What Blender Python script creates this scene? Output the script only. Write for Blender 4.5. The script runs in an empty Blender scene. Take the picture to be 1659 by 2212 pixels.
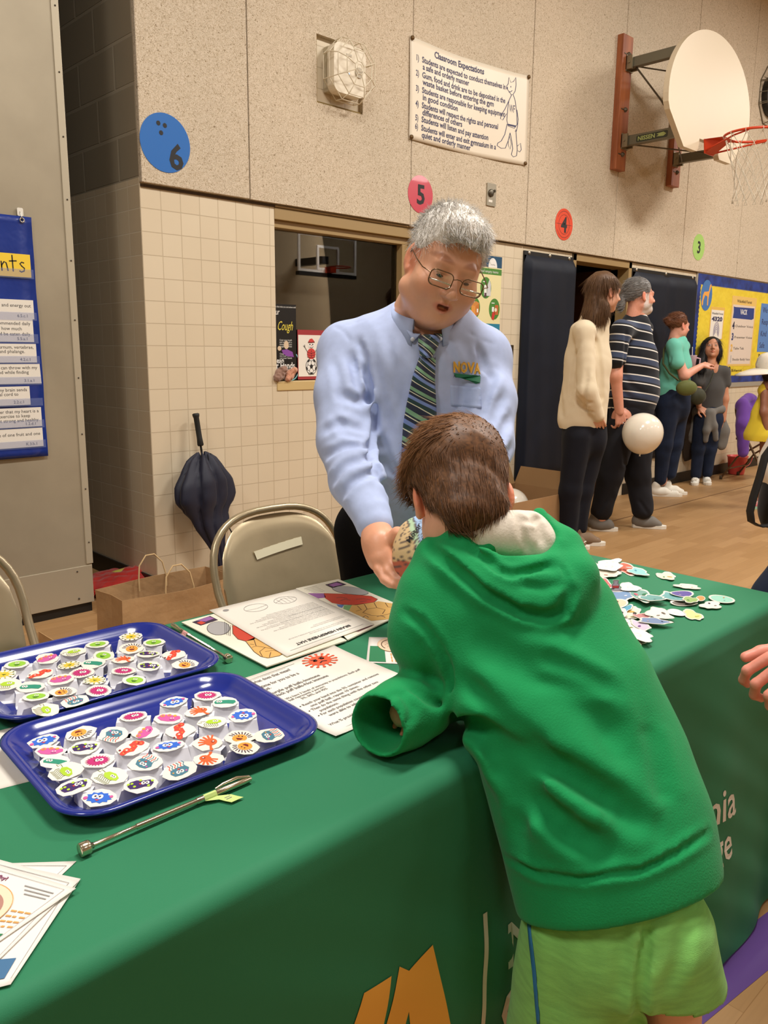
import bpy, bmesh, math, random
import numpy as np
from mathutils import Vector, Matrix, geometry
from math import radians as rad, sin, cos, pi
random.seed(7); rng = np.random.default_rng(7)
SC = bpy.context.scene
COL = SC.collection
PW, PH = 1659, 2212

# ---------------------------------------------------------------- camera
FOC = 1755.0; PCX, PCY = 829.5, 1106.0; CAMH = 1.32
def _n(v): v = np.array(v, float); return v/np.linalg.norm(v)
_X = _n([1860.5, 333, -FOC]); _Y = _n([-1774.5, 370, -FOC]); _Y = _n(_Y - _X*(_Y@_X)); _Z = np.cross(_X, _Y)
CR = np.array([_X, _Y, _Z])
CAM = np.array([0, 0, CAMH])
cam = bpy.data.cameras.new('camera'); camo = bpy.data.objects.new('camera', cam); COL.objects.link(camo)
cam.sensor_fit = 'VERTICAL'; cam.sensor_height = 24.0; cam.lens = 24.0*FOC/PH
cam.clip_start = 0.02; cam.clip_end = 100
m4 = Matrix([list(CR[i])+[CAM[i]] for i in range(3)]+[[0, 0, 0, 1]])
camo.matrix_world = m4
SC.camera = camo
def ray(x, y): return CR@np.array([x-PCX, -(y-PCY), -FOC])
def on(x, y, ax, v):
    d = ray(x, y); return CAM + d*((v-CAM[ax])/d[ax])
def dep(x, y, d): return CAM + ray(x, y)*(d/FOC)
def proj(p):
    c = CR.T@(np.array(p)-CAM); return np.array([PCX+FOC*c[0]/-c[2], PCY-FOC*c[1]/-c[2], -c[2]])
CF = CR@np.array([0, 0, -1.]); CRT = CR@np.array([1., 0, 0]); CUP = CR@np.array([0, 1., 0])

# ---------------------------------------------------------------- world, light, exposure
SC.view_settings.view_transform = 'Standard'; SC.view_settings.look = 'None'
SC.view_settings.exposure = 0.12; SC.view_settings.gamma = 1.0; SC.view_settings.use_curve_mapping = False
W = bpy.data.worlds.new('gym_air'); SC.world = W; W.use_nodes = True
W.node_tree.nodes['Background'].inputs[0].default_value = (1.0, 0.86, 0.70, 1)
W.node_tree.nodes['Background'].inputs[1].default_value = 0.28
CEIL = 4.9
LIGHTC = (1.0, 0.96, 0.905)
LIGHTS = [(-2.2, .9, 95), (1.3, .9, 130), (4.8, .9, 135), (8.3, .9, 135), (11.8, .9, 110), (-2.2, -3.2, 25), (1.3, -3.2, 30), (4.8, -3.2, 35), (8.3, -3.2, 35), (12.6, -4.6, 120)]  # last lamp is added to brighten the opposite wall mirrored in the window
def make_lights():
    for i, (x, y, p) in enumerate(LIGHTS):
        L = bpy.data.lights.new('gym_lamp_light', 'AREA'); L.shape = 'RECTANGLE'; L.size = 1.2; L.size_y = 0.6
        L.energy = p; L.color = LIGHTC
        o = bpy.data.objects.new('gym_lamp_light', L); COL.objects.link(o); o.location = (x, y, CEIL-0.12)
make_lights()

# ---------------------------------------------------------------- materials
def srgb(h):
    if isinstance(h, (tuple, list)): c = [v/255 for v in h[:3]]
    else: h = h.lstrip('#'); c = [int(h[i:i+2], 16)/255 for i in (0, 2, 4)]
    return tuple((v/12.92 if v <= .04045 else ((v+.055)/1.055)**2.4) for v in c)+(1,)
_mats = {}
def mat(name, c, rough=.6, metal=0., var=0., vscale=8., bump=0., bscale=60., spec=.5, coat=0., emit=0., c2=None, sheen=0., trans=0., alpha=1., sss=0., vcol=False, bdist=.002, stretch=None):
    if name in _mats: return _mats[name]
    m = bpy.data.materials.new(name); m.use_nodes = True; nt = m.node_tree; N = nt.nodes; L = nt.links
    b = N['Principled BSDF']; _mats[name] = m
    col = srgb(c); b.inputs['Base Color'].default_value = col
    b.inputs['Roughness'].default_value = rough; b.inputs['Metallic'].default_value = metal
    b.inputs['Specular IOR Level'].default_value = spec; b.inputs['Coat Weight'].default_value = coat
    if sheen: b.inputs['Sheen Weight'].default_value = sheen
    if trans: b.inputs['Transmission Weight'].default_value = trans
    if alpha < 1: b.inputs['Alpha'].default_value = alpha
    if sss: b.inputs['Subsurface Weight'].default_value = sss; b.inputs['Subsurface Radius'].default_value = (.012, .005, .003)
    if emit: b.inputs['Emission Color'].default_value = col; b.inputs['Emission Strength'].default_value = emit
    tc = N.new('ShaderNodeTexCoord'); src = tc.outputs['Object']
    if stretch:
        mp = N.new('ShaderNodeMapping'); mp.inputs['Scale'].default_value = stretch; L.new(src, mp.inputs[0]); src = mp.outputs[0]
    last = None
    if var or c2:
        n = N.new('ShaderNodeTexNoise'); n.inputs['Scale'].default_value = vscale; n.inputs['Detail'].default_value = 5
        L.new(src, n.inputs[0])
        r = N.new('ShaderNodeValToRGB'); r.color_ramp.elements[0].position = .35; r.color_ramp.elements[1].position = .65
        if c2: a, d = srgb(c2), col
        else: a = tuple(v*(1-var) for v in col[:3])+(1,); d = tuple(min(1, v*(1+var)) for v in col[:3])+(1,)
        r.color_ramp.elements[0].color = a; r.color_ramp.elements[1].color = d
        L.new(n.outputs[0], r.inputs[0]); last = r.outputs[0]
    if vcol:
        at = N.new('ShaderNodeVertexColor'); at.layer_name = 'Col'
        if last is None: rg = N.new('ShaderNodeRGB'); rg.outputs[0].default_value = col; last = rg.outputs[0]
        if True:
            mx = N.new('ShaderNodeMix'); mx.data_type = 'RGBA'; mx.blend_type = 'MULTIPLY'; mx.inputs[0].default_value = 1
            L.new(last, mx.inputs[6]); L.new(at.outputs[0], mx.inputs[7]); last = mx.outputs[2]
    if last is not None: L.new(last, b.inputs['Base Color'])
    if bump:
        n = N.new('ShaderNodeTexNoise'); n.inputs['Scale'].default_value = bscale; n.inputs['Detail'].default_value = 3
        L.new(src, n.inputs[0]); bp = N.new('ShaderNodeBump'); bp.inputs['Strength'].default_value = bump; bp.inputs['Distance'].default_value = bdist
        L.new(n.outputs[0], bp.inputs['Height']); L.new(bp.outputs[0], b.inputs['Normal'])
    return m

# ---------------------------------------------------------------- mesh builder
class MB:
    def __init__(s): s.v = []; s.f = []; s.mi = []; s.sm = []; s.mats = []
    def _m(s, m):
        if m is None: return 0
        if m not in s.mats: s.mats.append(m)
        return s.mats.index(m)
    def add(s, V, F, m=None, smooth=False):
        o = len(s.v); s.v += [tuple(map(float, p)) for p in V]; k = s._m(m)
        for f in F: s.f.append(tuple(int(i)+o for i in f)); s.mi.append(k); s.sm.append(smooth)
        return s
    def box(s, lo, hi, m=None, M=None):
        x0, y0, z0 = lo; x1, y1, z1 = hi
        V = [(x0,y0,z0),(x1,y0,z0),(x1,y1,z0),(x0,y1,z0),(x0,y0,z1),(x1,y0,z1),(x1,y1,z1),(x0,y1,z1)]
        if M is not None: V = [M@Vector(p) for p in V]
        return s.add(V, [(0,3,2,1),(4,5,6,7),(0,1,5,4),(1,2,6,5),(2,3,7,6),(3,0,4,7)], m)
    def prism(s, fr, pts, z0, z1, m=None, mside=None, smooth=False):
        """outline pts (2d) in frame fr, from height z0 to z1 along the normal"""
        n = len(pts)
        V = [fr.p(x, y, z0) for x, y in pts]+[fr.p(x, y, z1) for x, y in pts]
        a = sum(pts[i][0]*pts[(i+1)%n][1]-pts[(i+1)%n][0]*pts[i][1] for i in range(n))
        top = list(range(n, 2*n)); bot = list(range(n))
        if a < 0: top = top[::-1]
        else: bot = bot[::-1]
        side = [(i, (i+1)%n, n+(i+1)%n, n+i) if a > 0 else ((i+1)%n, i, n+i, n+(i+1)%n) for i in range(n)]
        if n > 4:
            tri = geometry.tessellate_polygon([[Vector((x, y, 0)) for x, y in pts]])
            T = []
            for t in tri:
                i, j, k = t
                ar = (pts[j][0]-pts[i][0])*(pts[k][1]-pts[i][1])-(pts[k][0]-pts[i][0])*(pts[j][1]-pts[i][1])
                T.append((i, j, k) if ar > 0 else (i, k, j))
            s.add(V, [tuple(n+q for q in t) for t in T], m)
            s.add(V, [t[::-1] for t in T]+side, mside or m)
        else:
            s.add(V, [tuple(top)], m); s.add(V, [tuple(bot)]+side, mside or m)
        return s
    def tube(s, P, r, m=None, n=10, closed=False, cap=True, sy=1.0, up=None):
        P = [np.array(p, float) for p in P]; k = len(P)
        R = r if hasattr(r, '__len__') else [r]*k
        V = []; F = []
        T = []
        for i in range(k):
            if closed: t = P[(i+1)%k]-P[i-1]
            else: t = P[min(i+1, k-1)]-P[max(i-1, 0)]
            T.append(_n(t+1e-12))
        u = np.array(up if up is not None else ([0, 0, 1.] if abs(T[0][2]) < .9 else [1., 0, 0]), float)
        u = _n(u-T[0]*(u@T[0]))
        for i in range(k):
            u = _n(u-T[i]*(u@T[i])); w = np.cross(T[i], u)
            for j in range(n):
                a = 2*pi*j/n; V.append(P[i]+R[i]*(cos(a)*u*sy+sin(a)*w))
        for i in range(k if closed else k-1):
            for j in range(n):
                a = i*n+j; b = i*n+(j+1)%n; i2 = (i+1)%k
                F.append((a, b, i2*n+(j+1)%n, i2*n+j))
        s.add(V, F, m, True)
        if cap and not closed: s.add(V[:n], [tuple(range(n))[::-1]], m); s.add(V[-n:], [tuple(range(n))], m)
        return s
    def lathe(s, prof, c=(0, 0, 0), ax=(0, 0, 1), m=None, n=24, smooth=True):
        ax = _n(ax); u = _n(np.cross(ax, [0.3, 1, .2])); w = np.cross(ax, u); c = np.array(c, float)
        V = [c+ax*z+r*(cos(2*pi*j/n)*u+sin(2*pi*j/n)*w) for r, z in prof for j in range(n)]
        F = [(i*n+j, i*n+(j+1)%n, (i+1)*n+(j+1)%n, (i+1)*n+j) for i in range(len(prof)-1) for j in range(n)]
        s.add(V, F, m, smooth)
        if prof[0][0] > 1e-5: s.add(V[:n], [tuple(range(n))[::-1]], m)
        if prof[-1][0] > 1e-5: s.add(V[-n:], [tuple(range(n))], m)
        return s
    def ball(s, c, r, m=None, n=16, R=None):
        r = np.array([r]*3 if not hasattr(r, '__len__') else r, float)
        V = []; F = []; k = n//2
        for i in range(k+1):
            for j in range(n):
                a = pi*i/k; b = 2*pi*j/n; p = np.array([sin(a)*cos(b), sin(a)*sin(b), cos(a)])*r
                if R is not None: p = R@p
                V.append(p+np.array(c))
        for i in range(k):
            for j in range(n): F.append((i*n+j, (i+1)*n+j, (i+1)*n+(j+1)%n, i*n+(j+1)%n))
        return s.add(V, F, m, True)
    def grid(s, P, m=None, smooth=True, closed=False, flip=False):
        P = np.array(P, float); a, b = P.shape[:2]; F = []
        for i in range(a-1):
            for j in range(b if closed else b-1):
                j2 = (j+1)%b; q = (i*b+j, i*b+j2, (i+1)*b+j2, (i+1)*b+j)
                F.append(q[::-1] if flip else q)
        return s.add(P.reshape(-1, 3), F, m, smooth)
    def mesh(s, name, m=None):
        me = bpy.data.meshes.new(name); me.from_pydata(s.v, [], s.f)
        for q in (s.mats or [m]):
            if q: me.materials.append(q)
        if s.f:
            me.polygons.foreach_set('material_index', s.mi); me.polygons.foreach_set('use_smooth', s.sm)
        me.update(); return me
    def build(s, name, m=None, parent=None, loc=None, bevel=0, seg=2):
        o = bpy.data.objects.new(name, s.mesh(name, m)); COL.objects.link(o)
        if m is not None and not s.mats: pass
        if loc is not None: o.location = loc
        if parent is not None: o.parent = parent; 
        if bevel:
            b = o.modifiers.new('bevel', 'BEVEL'); b.width = bevel; b.segments = seg; b.limit_method = 'ANGLE'; b.angle_limit = rad(40)
        return o
class Fr:
    """a placed plane: origin o, axes u, v, normal n"""
    def __init__(s, o, u, v): s.o = np.array(o, float); s.u = _n(u); v = np.array(v, float); s.v = _n(v-s.u*(v@s.u)); s.n = np.cross(s.u, s.v)
    def p(s, x, y, z=0): return s.o+s.u*x+s.v*y+s.n*z
    def at(s, x, y, z=0, a=0): c, q = cos(a), sin(a); return Fr(s.p(x, y, z), s.u*c+s.v*q, s.v*c-s.u*q)
    def px(s, x, y):  # where the sight line through a picture point meets the plane, in its own coordinates
        d = ray(x, y); t = ((s.o-CAM)@s.n)/(d@s.n); q = CAM+d*t-s.o; return (q@s.u, q@s.v)
def tag(o, label=None, cat=None, group=None, kind=None):
    if label: o['label'] = label
    if cat: o['category'] = cat
    if group: o['group'] = group
    if kind: o['kind'] = kind
    return o
def thing(name, label, cat, loc=(0, 0, 0), group=None):
    o = bpy.data.objects.new(name, None); COL.objects.link(o); o.empty_display_size = .05
    o['_base'] = 1; del o['_base']
    o.location = tuple(map(float, loc)); return tag(o, label, cat, group)
def part(name, mb, m, par, **k):
    """mesh part in world coordinates under a thing that sits at par.location"""
    o = mb.build(name, m, None, **k)
    if par is not None:
        base = np.array(root_loc(par)); me = o.data
        n = len(me.vertices); a = np.empty(n*3); me.vertices.foreach_get('co', a); a = a.reshape(-1, 3)-base; me.vertices.foreach_set('co', a.ravel()); me.update()
        o.parent = par
    return o
def root_loc(o):
    l = Vector((0, 0, 0))
    while o is not None: l += o.location; o = o.parent
    return l
def struct(name, mb, m, parent=None, **k):
    o = mb.build(name, m, parent, **k)
    if parent is None: o['kind'] = 'structure'
    return o
def copy_tree(o, parent=None, loc=None):
    c = o.copy(); COL.objects.link(c)
    if parent is not None: c.parent = parent
    for ch in o.children: copy_tree(ch, c)
    return c

# ---------------------------------------------------------------- lettering
_tc = {}
def text_mesh(txt, bold=0., sp=1.0):
    key = (txt, bold, sp)
    if key in _tc: return _tc[key]
    cu = bpy.data.curves.new('t', 'FONT'); cu.body = txt; cu.size = 1.0; cu.offset = bold; cu.resolution_u = 2; cu.space_character = sp
    o = bpy.data.objects.new('t', cu); COL.objects.link(o)
    dg = bpy.context.evaluated_depsgraph_get(); dg.update()
    me = o.evaluated_get(dg).to_mesh()
    V = np.array([v.co[:] for v in me.vertices]) if len(me.vertices) else np.zeros((0, 3)); F = [tuple(p.vertices) for p in me.polygons]
    bpy.data.objects.remove(o); bpy.data.curves.remove(cu)
    _tc[key] = (V, F); return V, F
def text(mb, fr, txt, x, y, size, m, align='l', bold=0., width=None, z=.0006, shear=0., sp=1.0, a=0.):
    """lettering lying in frame fr, baseline start at (x, y), cap height about 0.7*size; width squeezes it to fit"""
    V, F = text_mesh(txt, bold, sp)
    if not len(V): return
    w = V[:, 0].max()*size; sx = size
    if width: sx = size*width/w; w = width
    off = {'l': 0, 'c': -w/2, 'r': -w}[align]
    ca, sa = cos(a), sin(a); P = []
    for p in V:
        X = off+p[0]*sx+shear*p[1]*size; Y = p[1]*size
        P.append(fr.p(x+X*ca-Y*sa, y+X*sa+Y*ca, z))
    mb.add(P, F, m)
def circ(cx, cy, r, n=32, ry=None, a0=0):
    ry = ry or r; return [(cx+r*cos(a0+2*pi*i/n), cy+ry*sin(a0+2*pi*i/n)) for i in range(n)]
def rect(x0, y0, x1, y1): return [(x0, y0), (x1, y0), (x1, y1), (x0, y1)]
def rrect(x0, y0, x1, y1, r, n=6):
    P = []
    for cx, cy, a in ((x1-r, y0+r, -pi/2), (x1-r, y1-r, 0), (x0+r, y1-r, pi/2), (x0+r, y0+r, pi)):
        P += [(cx+r*cos(a+pi/2*i/n), cy+r*sin(a+pi/2*i/n)) for i in range(n+1)]
    return P
def stroke(mb, fr, pts, w, m, z=.0006, closed=False):
    """flat line of width w through 2d points"""
    P = [np.array(p, float) for p in pts]; n = len(P); A = []; B = []
    for i in range(n):
        t = (P[(i+1)%n]-P[i-1]) if closed else (P[min(i+1, n-1)]-P[max(i-1, 0)])
        l = np.linalg.norm(t) or 1; q = np.array([-t[1], t[0]])/l*w/2; A.append(fr.p(*(P[i]+q), z)); B.append(fr.p(*(P[i]-q), z))
    V = A+B; F = [(i, n+i, n+(i+1)%n, (i+1)%n) for i in range(n if closed else n-1)]
    mb.add(V, F, m)

# ---------------------------------------------------------------- sculpting: blended solids turned into one continuous surface
def _seg(P, a, b):
    ab = b-a; t = np.clip(((P-a)@ab)/max(ab@ab, 1e-12), 0, 1); return np.linalg.norm(P-(a+t[..., None]*ab), axis=-1), t
class Field:
    def __init__(s, lo, hi, h):
        s.lo = np.array(lo, float); s.h = h; s.n = np.ceil((np.array(hi)-s.lo)/h).astype(int)+1
        s.d = np.full(s.n, 1.0, np.float32); s.org = s.lo
    def _sub(s, lo, hi):
        a = np.clip(np.floor((np.array(lo)-s.lo)/s.h).astype(int), 0, s.n); b = np.clip(np.ceil((np.array(hi)-s.lo)/s.h).astype(int)+1, 0, s.n)
        if (b <= a).any(): return None
        sl = tuple(slice(a[i], b[i]) for i in range(3))
        g = [s.lo[i]+s.h*np.arange(a[i], b[i]) for i in range(3)]
        P = np.stack(np.meshgrid(*g, indexing='ij'), -1); return sl, P
    def _mix(s, sl, d, k, mode):
        o = s.d[sl]
        if mode == 'sub': d = -d; 
        if mode == 'add':
            if k > 0: h = np.maximum(k-np.abs(o-d), 0)/k; s.d[sl] = np.minimum(o, d)-h*h*k*.25
            else: s.d[sl] = np.minimum(o, d)
        else:
            if k > 0: h = np.maximum(k-np.abs(o-d), 0)/k; s.d[sl] = np.maximum(o, d)+h*h*k*.25
            else: s.d[sl] = np.maximum(o, d)
    def cap(s, a, b, ra, rb=None, k=.02, mode='add', flat=None, fs=1.0):
        """tapered limb from a to b; flat = direction in which the section is scaled by fs"""
        a = np.array(a, float); b = np.array(b, float); rb = ra if rb is None else rb; R = max(ra, rb)*max(1, fs)+k+s.h*2
        q = s._sub(np.minimum(a, b)-R, np.maximum(a, b)+R)
        if q is None: return s
        sl, P = q
        if flat is not None:
            w = _n(flat); c = (a+b)/2
            def T(X): return X-((X-c)@w)[..., None]*w*(1-1/fs)
            P = T(P); a = T(a[None])[0]; b = T(b[None])[0]
        d, t = _seg(P, a, b); r = ra+(rb-ra)*t; s._mix(sl, (d-r)*(min(1, fs) if flat is not None else 1), k, mode); return s
    def chain(s, pts, rs, k=.02, mode='add', flat=None, fs=1.0):
        for i in range(len(pts)-1): s.cap(pts[i], pts[i+1], rs[i], rs[i+1], k, mode, flat, fs)
        return s
    def ell(s, c, r, R=None, k=.02, mode='add'):
        c = np.array(c, float); r = np.array(r, float)*np.ones(3); m = r.max()+k+s.h*2; q = s._sub(c-m, c+m)
        if q is None: return s
        sl, P = q; P = P-c
        if R is not None: P = P@R   # columns of R = ellipsoid axes
        k0 = np.linalg.norm(P/r, axis=-1); k1 = np.linalg.norm(P/(r*r), axis=-1)+1e-9
        s._mix(sl, k0*(k0-1)/k1, k, mode); return s
    def box(s, c, hs, R=None, k=.02, rd=.01, mode='add'):
        c = np.array(c, float); hs = np.array(hs, float); m = np.linalg.norm(hs)+k+s.h*2; q = s._sub(c-m, c+m)
        if q is None: return s
        sl, P = q; P = P-c
        if R is not None: P = P@R
        e = np.abs(P)-(hs-rd); d = np.linalg.norm(np.maximum(e, 0), axis=-1)+np.minimum(e.max(-1), 0)-rd
        s._mix(sl, d, k, mode); return s
    def half(s, p, n, k=0.0):
        """keep only the side of the plane the normal points away from"""
        n = _n(n); sl, P = s._sub(s.lo, s.lo+s.h*s.n); d = (P-np.array(p))@n; s._mix(sl, -d, k, 'sub'); return s
    def groove(s, pts, depth, w, ridge=.35):
        """soft crease (depth>0 cuts in) along a polyline, with a small raised lip beside it"""
        pts = [np.array(p, float) for p in pts]; R = w*3.2
        q = s._sub(np.min(pts, 0)-R, np.max(pts, 0)+R)
        if q is None: return s
        sl, P = q; D = np.full(P.shape[:3], 9.0); L = len(pts)-1; tt = np.zeros(P.shape[:3])
        for i in range(L):
            d, t = _seg(P, pts[i], pts[i+1]); mm = d < D; D[mm] = d[mm]; tt[mm] = (i+t[mm])/L
        env = np.clip(np.minimum(tt, 1-tt)*6+.25, 0, 1); x = D/w
        s.d[sl] += (env*depth*(np.exp(-x*x)-ridge*np.exp(-(x-1.7)**2))).astype(np.float32); return s
    def noise(s, amp, scale, seed=0):
        r = np.random.default_rng(seed); sl, P = s._sub(s.lo, s.lo+s.h*s.n); acc = 0
        for i in range(5):
            k = r.normal(size=3); k = k/np.linalg.norm(k)*scale*(1+.5*i); acc = acc+np.sin(P@k+r.uniform(0, 6.3)+1.3*np.sin(P@(k[[1, 2, 0]]*.7)))/(1+.4*i)
        s.d += (amp*acc/2.5).astype(np.float32); return s
    def sample(s, p):
        q = (np.array(p)-s.lo)/s.h; i = np.floor(q).astype(int)
        if (i < 0).any() or (i >= s.n-1).any(): return 1.0
        f = q-i; v = 0
        for a in (0, 1):
            for b in (0, 1):
                for c in (0, 1): v += s.d[i[0]+a, i[1]+b, i[2]+c]*(f[0] if a else 1-f[0])*(f[1] if b else 1-f[1])*(f[2] if c else 1-f[2])
        return v
    def hit(s, x, y, d0=.3, d1=9.):
        """where the sight line through a picture point meets this solid"""
        r = ray(x, y)/FOC; c = s.lo+s.h*s.n/2; ext = np.linalg.norm(s.h*s.n)/2; dc = (c-CAM)@r/(r@r)
        t = max(d0, dc-ext); e = min(d1, dc+ext); st = s.h*.7
        while t < e:
            if s.sample(CAM+r*t) < 0: return CAM+r*t
            t += st
        return None
    def pxgroove(s, pts, depth, w, ridge=.35):
        Q = []
        for i in range(len(pts)-1):
            for t in np.linspace(0, 1, 5)[:(5 if i == len(pts)-2 else 4)]:
                h = s.hit(*(np.array(pts[i])*(1-t)+np.array(pts[i+1])*t))
                if h is not None: Q.append(h)
        if len(Q) > 1: s.groove(Q, depth, w, ridge)
        return s
    def surf(s, smooth=2):
        d = s.d.copy(); d[0], d[-1] = .01, .01; d[:, 0], d[:, -1] = .01, .01; d[:, :, 0], d[:, :, -1] = .01, .01
        ins = d < 0; nx, ny, nz = d.shape
        c = [ins[a:nx-1+a, b:ny-1+b, e:nz-1+e] for a in (0, 1) for b in (0, 1) for e in (0, 1)]
        cnt = sum(x.astype(np.int8) for x in c); act = (cnt > 0) & (cnt < 8)
        idx = np.full(act.shape, -1, np.int64); I = np.argwhere(act); idx[act] = np.arange(len(I))
        acc = np.zeros((len(I), 3)); num = np.zeros(len(I))
        cr = [(a, b, e) for a in (0, 1) for b in (0, 1) for e in (0, 1)]
        dv = [d[I[:, 0]+a, I[:, 1]+b, I[:, 2]+e].astype(float) for a, b, e in cr]
        for i in range(8):
            for j in range(i+1, 8):
                if sum(abs(cr[i][q]-cr[j][q]) for q in range(3)) != 1: continue
                x, y = dv[i], dv[j]; m = (x < 0) != (y < 0); t = np.where(m, x/np.where(m, x-y, 1), 0)
                p = np.array(cr[i])[None]+t[:, None]*(np.array(cr[j])-np.array(cr[i]))[None]
                acc[m] += p[m]; num[m] += 1
        V = (I+acc/np.maximum(num, 1)[:, None])*s.h+s.lo
        F = []
        for ax in range(3):
            o = [0, 0, 0]; o[ax] = 1
            A = ins[:nx-o[0], :ny-o[1], :nz-o[2]]; B = ins[o[0]:, o[1]:, o[2]:]
            E = np.argwhere(A != B); u, w = [(1, 2), (2, 0), (0, 1)][ax]
            ok = (E[:, u] > 0) & (E[:, w] > 0) & (E[:, u] < act.shape[u]) & (E[:, w] < act.shape[w]) & (E[:, ax] < act.shape[ax]); E = E[ok]
            if not len(E): continue
            q = []
            for du, dw in ((1, 1), (0, 1), (0, 0), (1, 0)):
                X = E.copy(); X[:, u] -= du; X[:, w] -= dw; q.append(idx[X[:, 0], X[:, 1], X[:, 2]])
            q = np.stack(q, 1); fl = ~A[E[:, 0], E[:, 1], E[:, 2]]; q[fl] = q[fl][:, ::-1]; F.append(q)
        F = np.concatenate(F); F = F[(F >= 0).all(1)]
        e = np.concatenate([F[:, [0, 1]], F[:, [1, 2]], F[:, [2, 3]], F[:, [3, 0]]])
        for it in range(smooth):
            S = np.zeros_like(V); n = np.zeros(len(V))
            for k in range(3): S[:, k] = np.bincount(e[:, 0], V[e[:, 1], k], len(V))+np.bincount(e[:, 1], V[e[:, 0], k], len(V))
            n = np.bincount(e[:, 0], minlength=len(V))+np.bincount(e[:, 1], minlength=len(V))
            V = V*.5+S/np.maximum(n, 1)[:, None]*.5
        return V, F
class Sculpt:
    """joins surfaces (with optional colours) into one mesh object"""
    def __init__(s): s.V = []; s.F = []; s.C = []; s.n = 0
    def add(s, V, F, col=None, M=None):
        V = np.array(V, float)
        if M is not None: V = V@np.array(M)[:3, :3].T+np.array(M)[:3, 3]
        s.V.append(V); s.F += [tuple(int(i)+s.n for i in f) for f in F]; s.n += len(V)
        s.C.append(np.ones((len(V), 3)) if col is None else np.array(col, float)); return s
    def build(s, name, m, par=None):
        me = bpy.data.meshes.new(name); V = np.concatenate(s.V)
        if par is not None: V = V-np.array(root_loc(par))
        me.from_pydata(V.tolist(), [], s.F); me.materials.append(m)
        me.polygons.foreach_set('use_smooth', [True]*len(s.F))
        C = np.concatenate(s.C); a = me.color_attributes.new('Col', 'FLOAT_COLOR', 'POINT')
        a.data.foreach_set('color', np.concatenate([C, np.ones((len(C), 1))], 1).ravel()); me.update()
        o = bpy.data.objects.new(name, me); COL.objects.link(o)
        if par is not None: o.parent = par
        return o
def fmesh(f, name, m, par, smooth=2, keep=None):
    V, F = f.surf(smooth)
    if keep is not None:
        ok = keep(V); F = F[ok[F].all(1)]
    return Sculpt().add(V, F).build(name, m, par)
# ================================================================ the room
YW = 3.866; YB = YW-.03; XC = 2.045; T = .1108
def nodes(m): return m.node_tree.nodes, m.node_tree.links
def floor_material():
    m = mat('maple_floor', (196, 156, 104), rough=.42); N, L = nodes(m); b = N['Principled BSDF']
    tc = N.new('ShaderNodeTexCoord'); br = N.new('ShaderNodeTexBrick'); br.offset = .37; br.offset_frequency = 2; br.inputs['Scale'].default_value = 1
    br.inputs['Brick Width'].default_value = .42; br.inputs['Row Height'].default_value = .085; br.inputs['Mortar Size'].default_value = .0008; br.inputs['Bias'].default_value = 0
    br.inputs['Color1'].default_value = srgb((180, 142, 98)); br.inputs['Color2'].default_value = srgb((162, 124, 81)); br.inputs['Mortar'].default_value = srgb((150, 112, 70))
    L.new(tc.outputs['Object'], br.inputs[0])
    mp = N.new('ShaderNodeMapping'); mp.inputs['Scale'].default_value = (1.5, 26, 1); n = N.new('ShaderNodeTexNoise'); n.inputs['Scale'].default_value = 3; n.inputs['Detail'].default_value = 6
    L.new(tc.outputs['Object'], mp.inputs[0]); L.new(mp.outputs[0], n.inputs[0])
    r = N.new('ShaderNodeValToRGB'); r.color_ramp.elements[0].color = (.8, .78, .74, 1); r.color_ramp.elements[1].color = (1.08, 1.06, 1.02, 1)
    L.new(n.outputs[0], r.inputs[0]); mx = N.new('ShaderNodeMix'); mx.data_type = 'RGBA'; mx.blend_type = 'MULTIPLY'; mx.inputs[0].default_value = 1
    L.new(br.outputs[0], mx.inputs[6]); L.new(r.outputs[0], mx.inputs[7]); L.new(mx.outputs[2], b.inputs['Base Color']); return m
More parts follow.
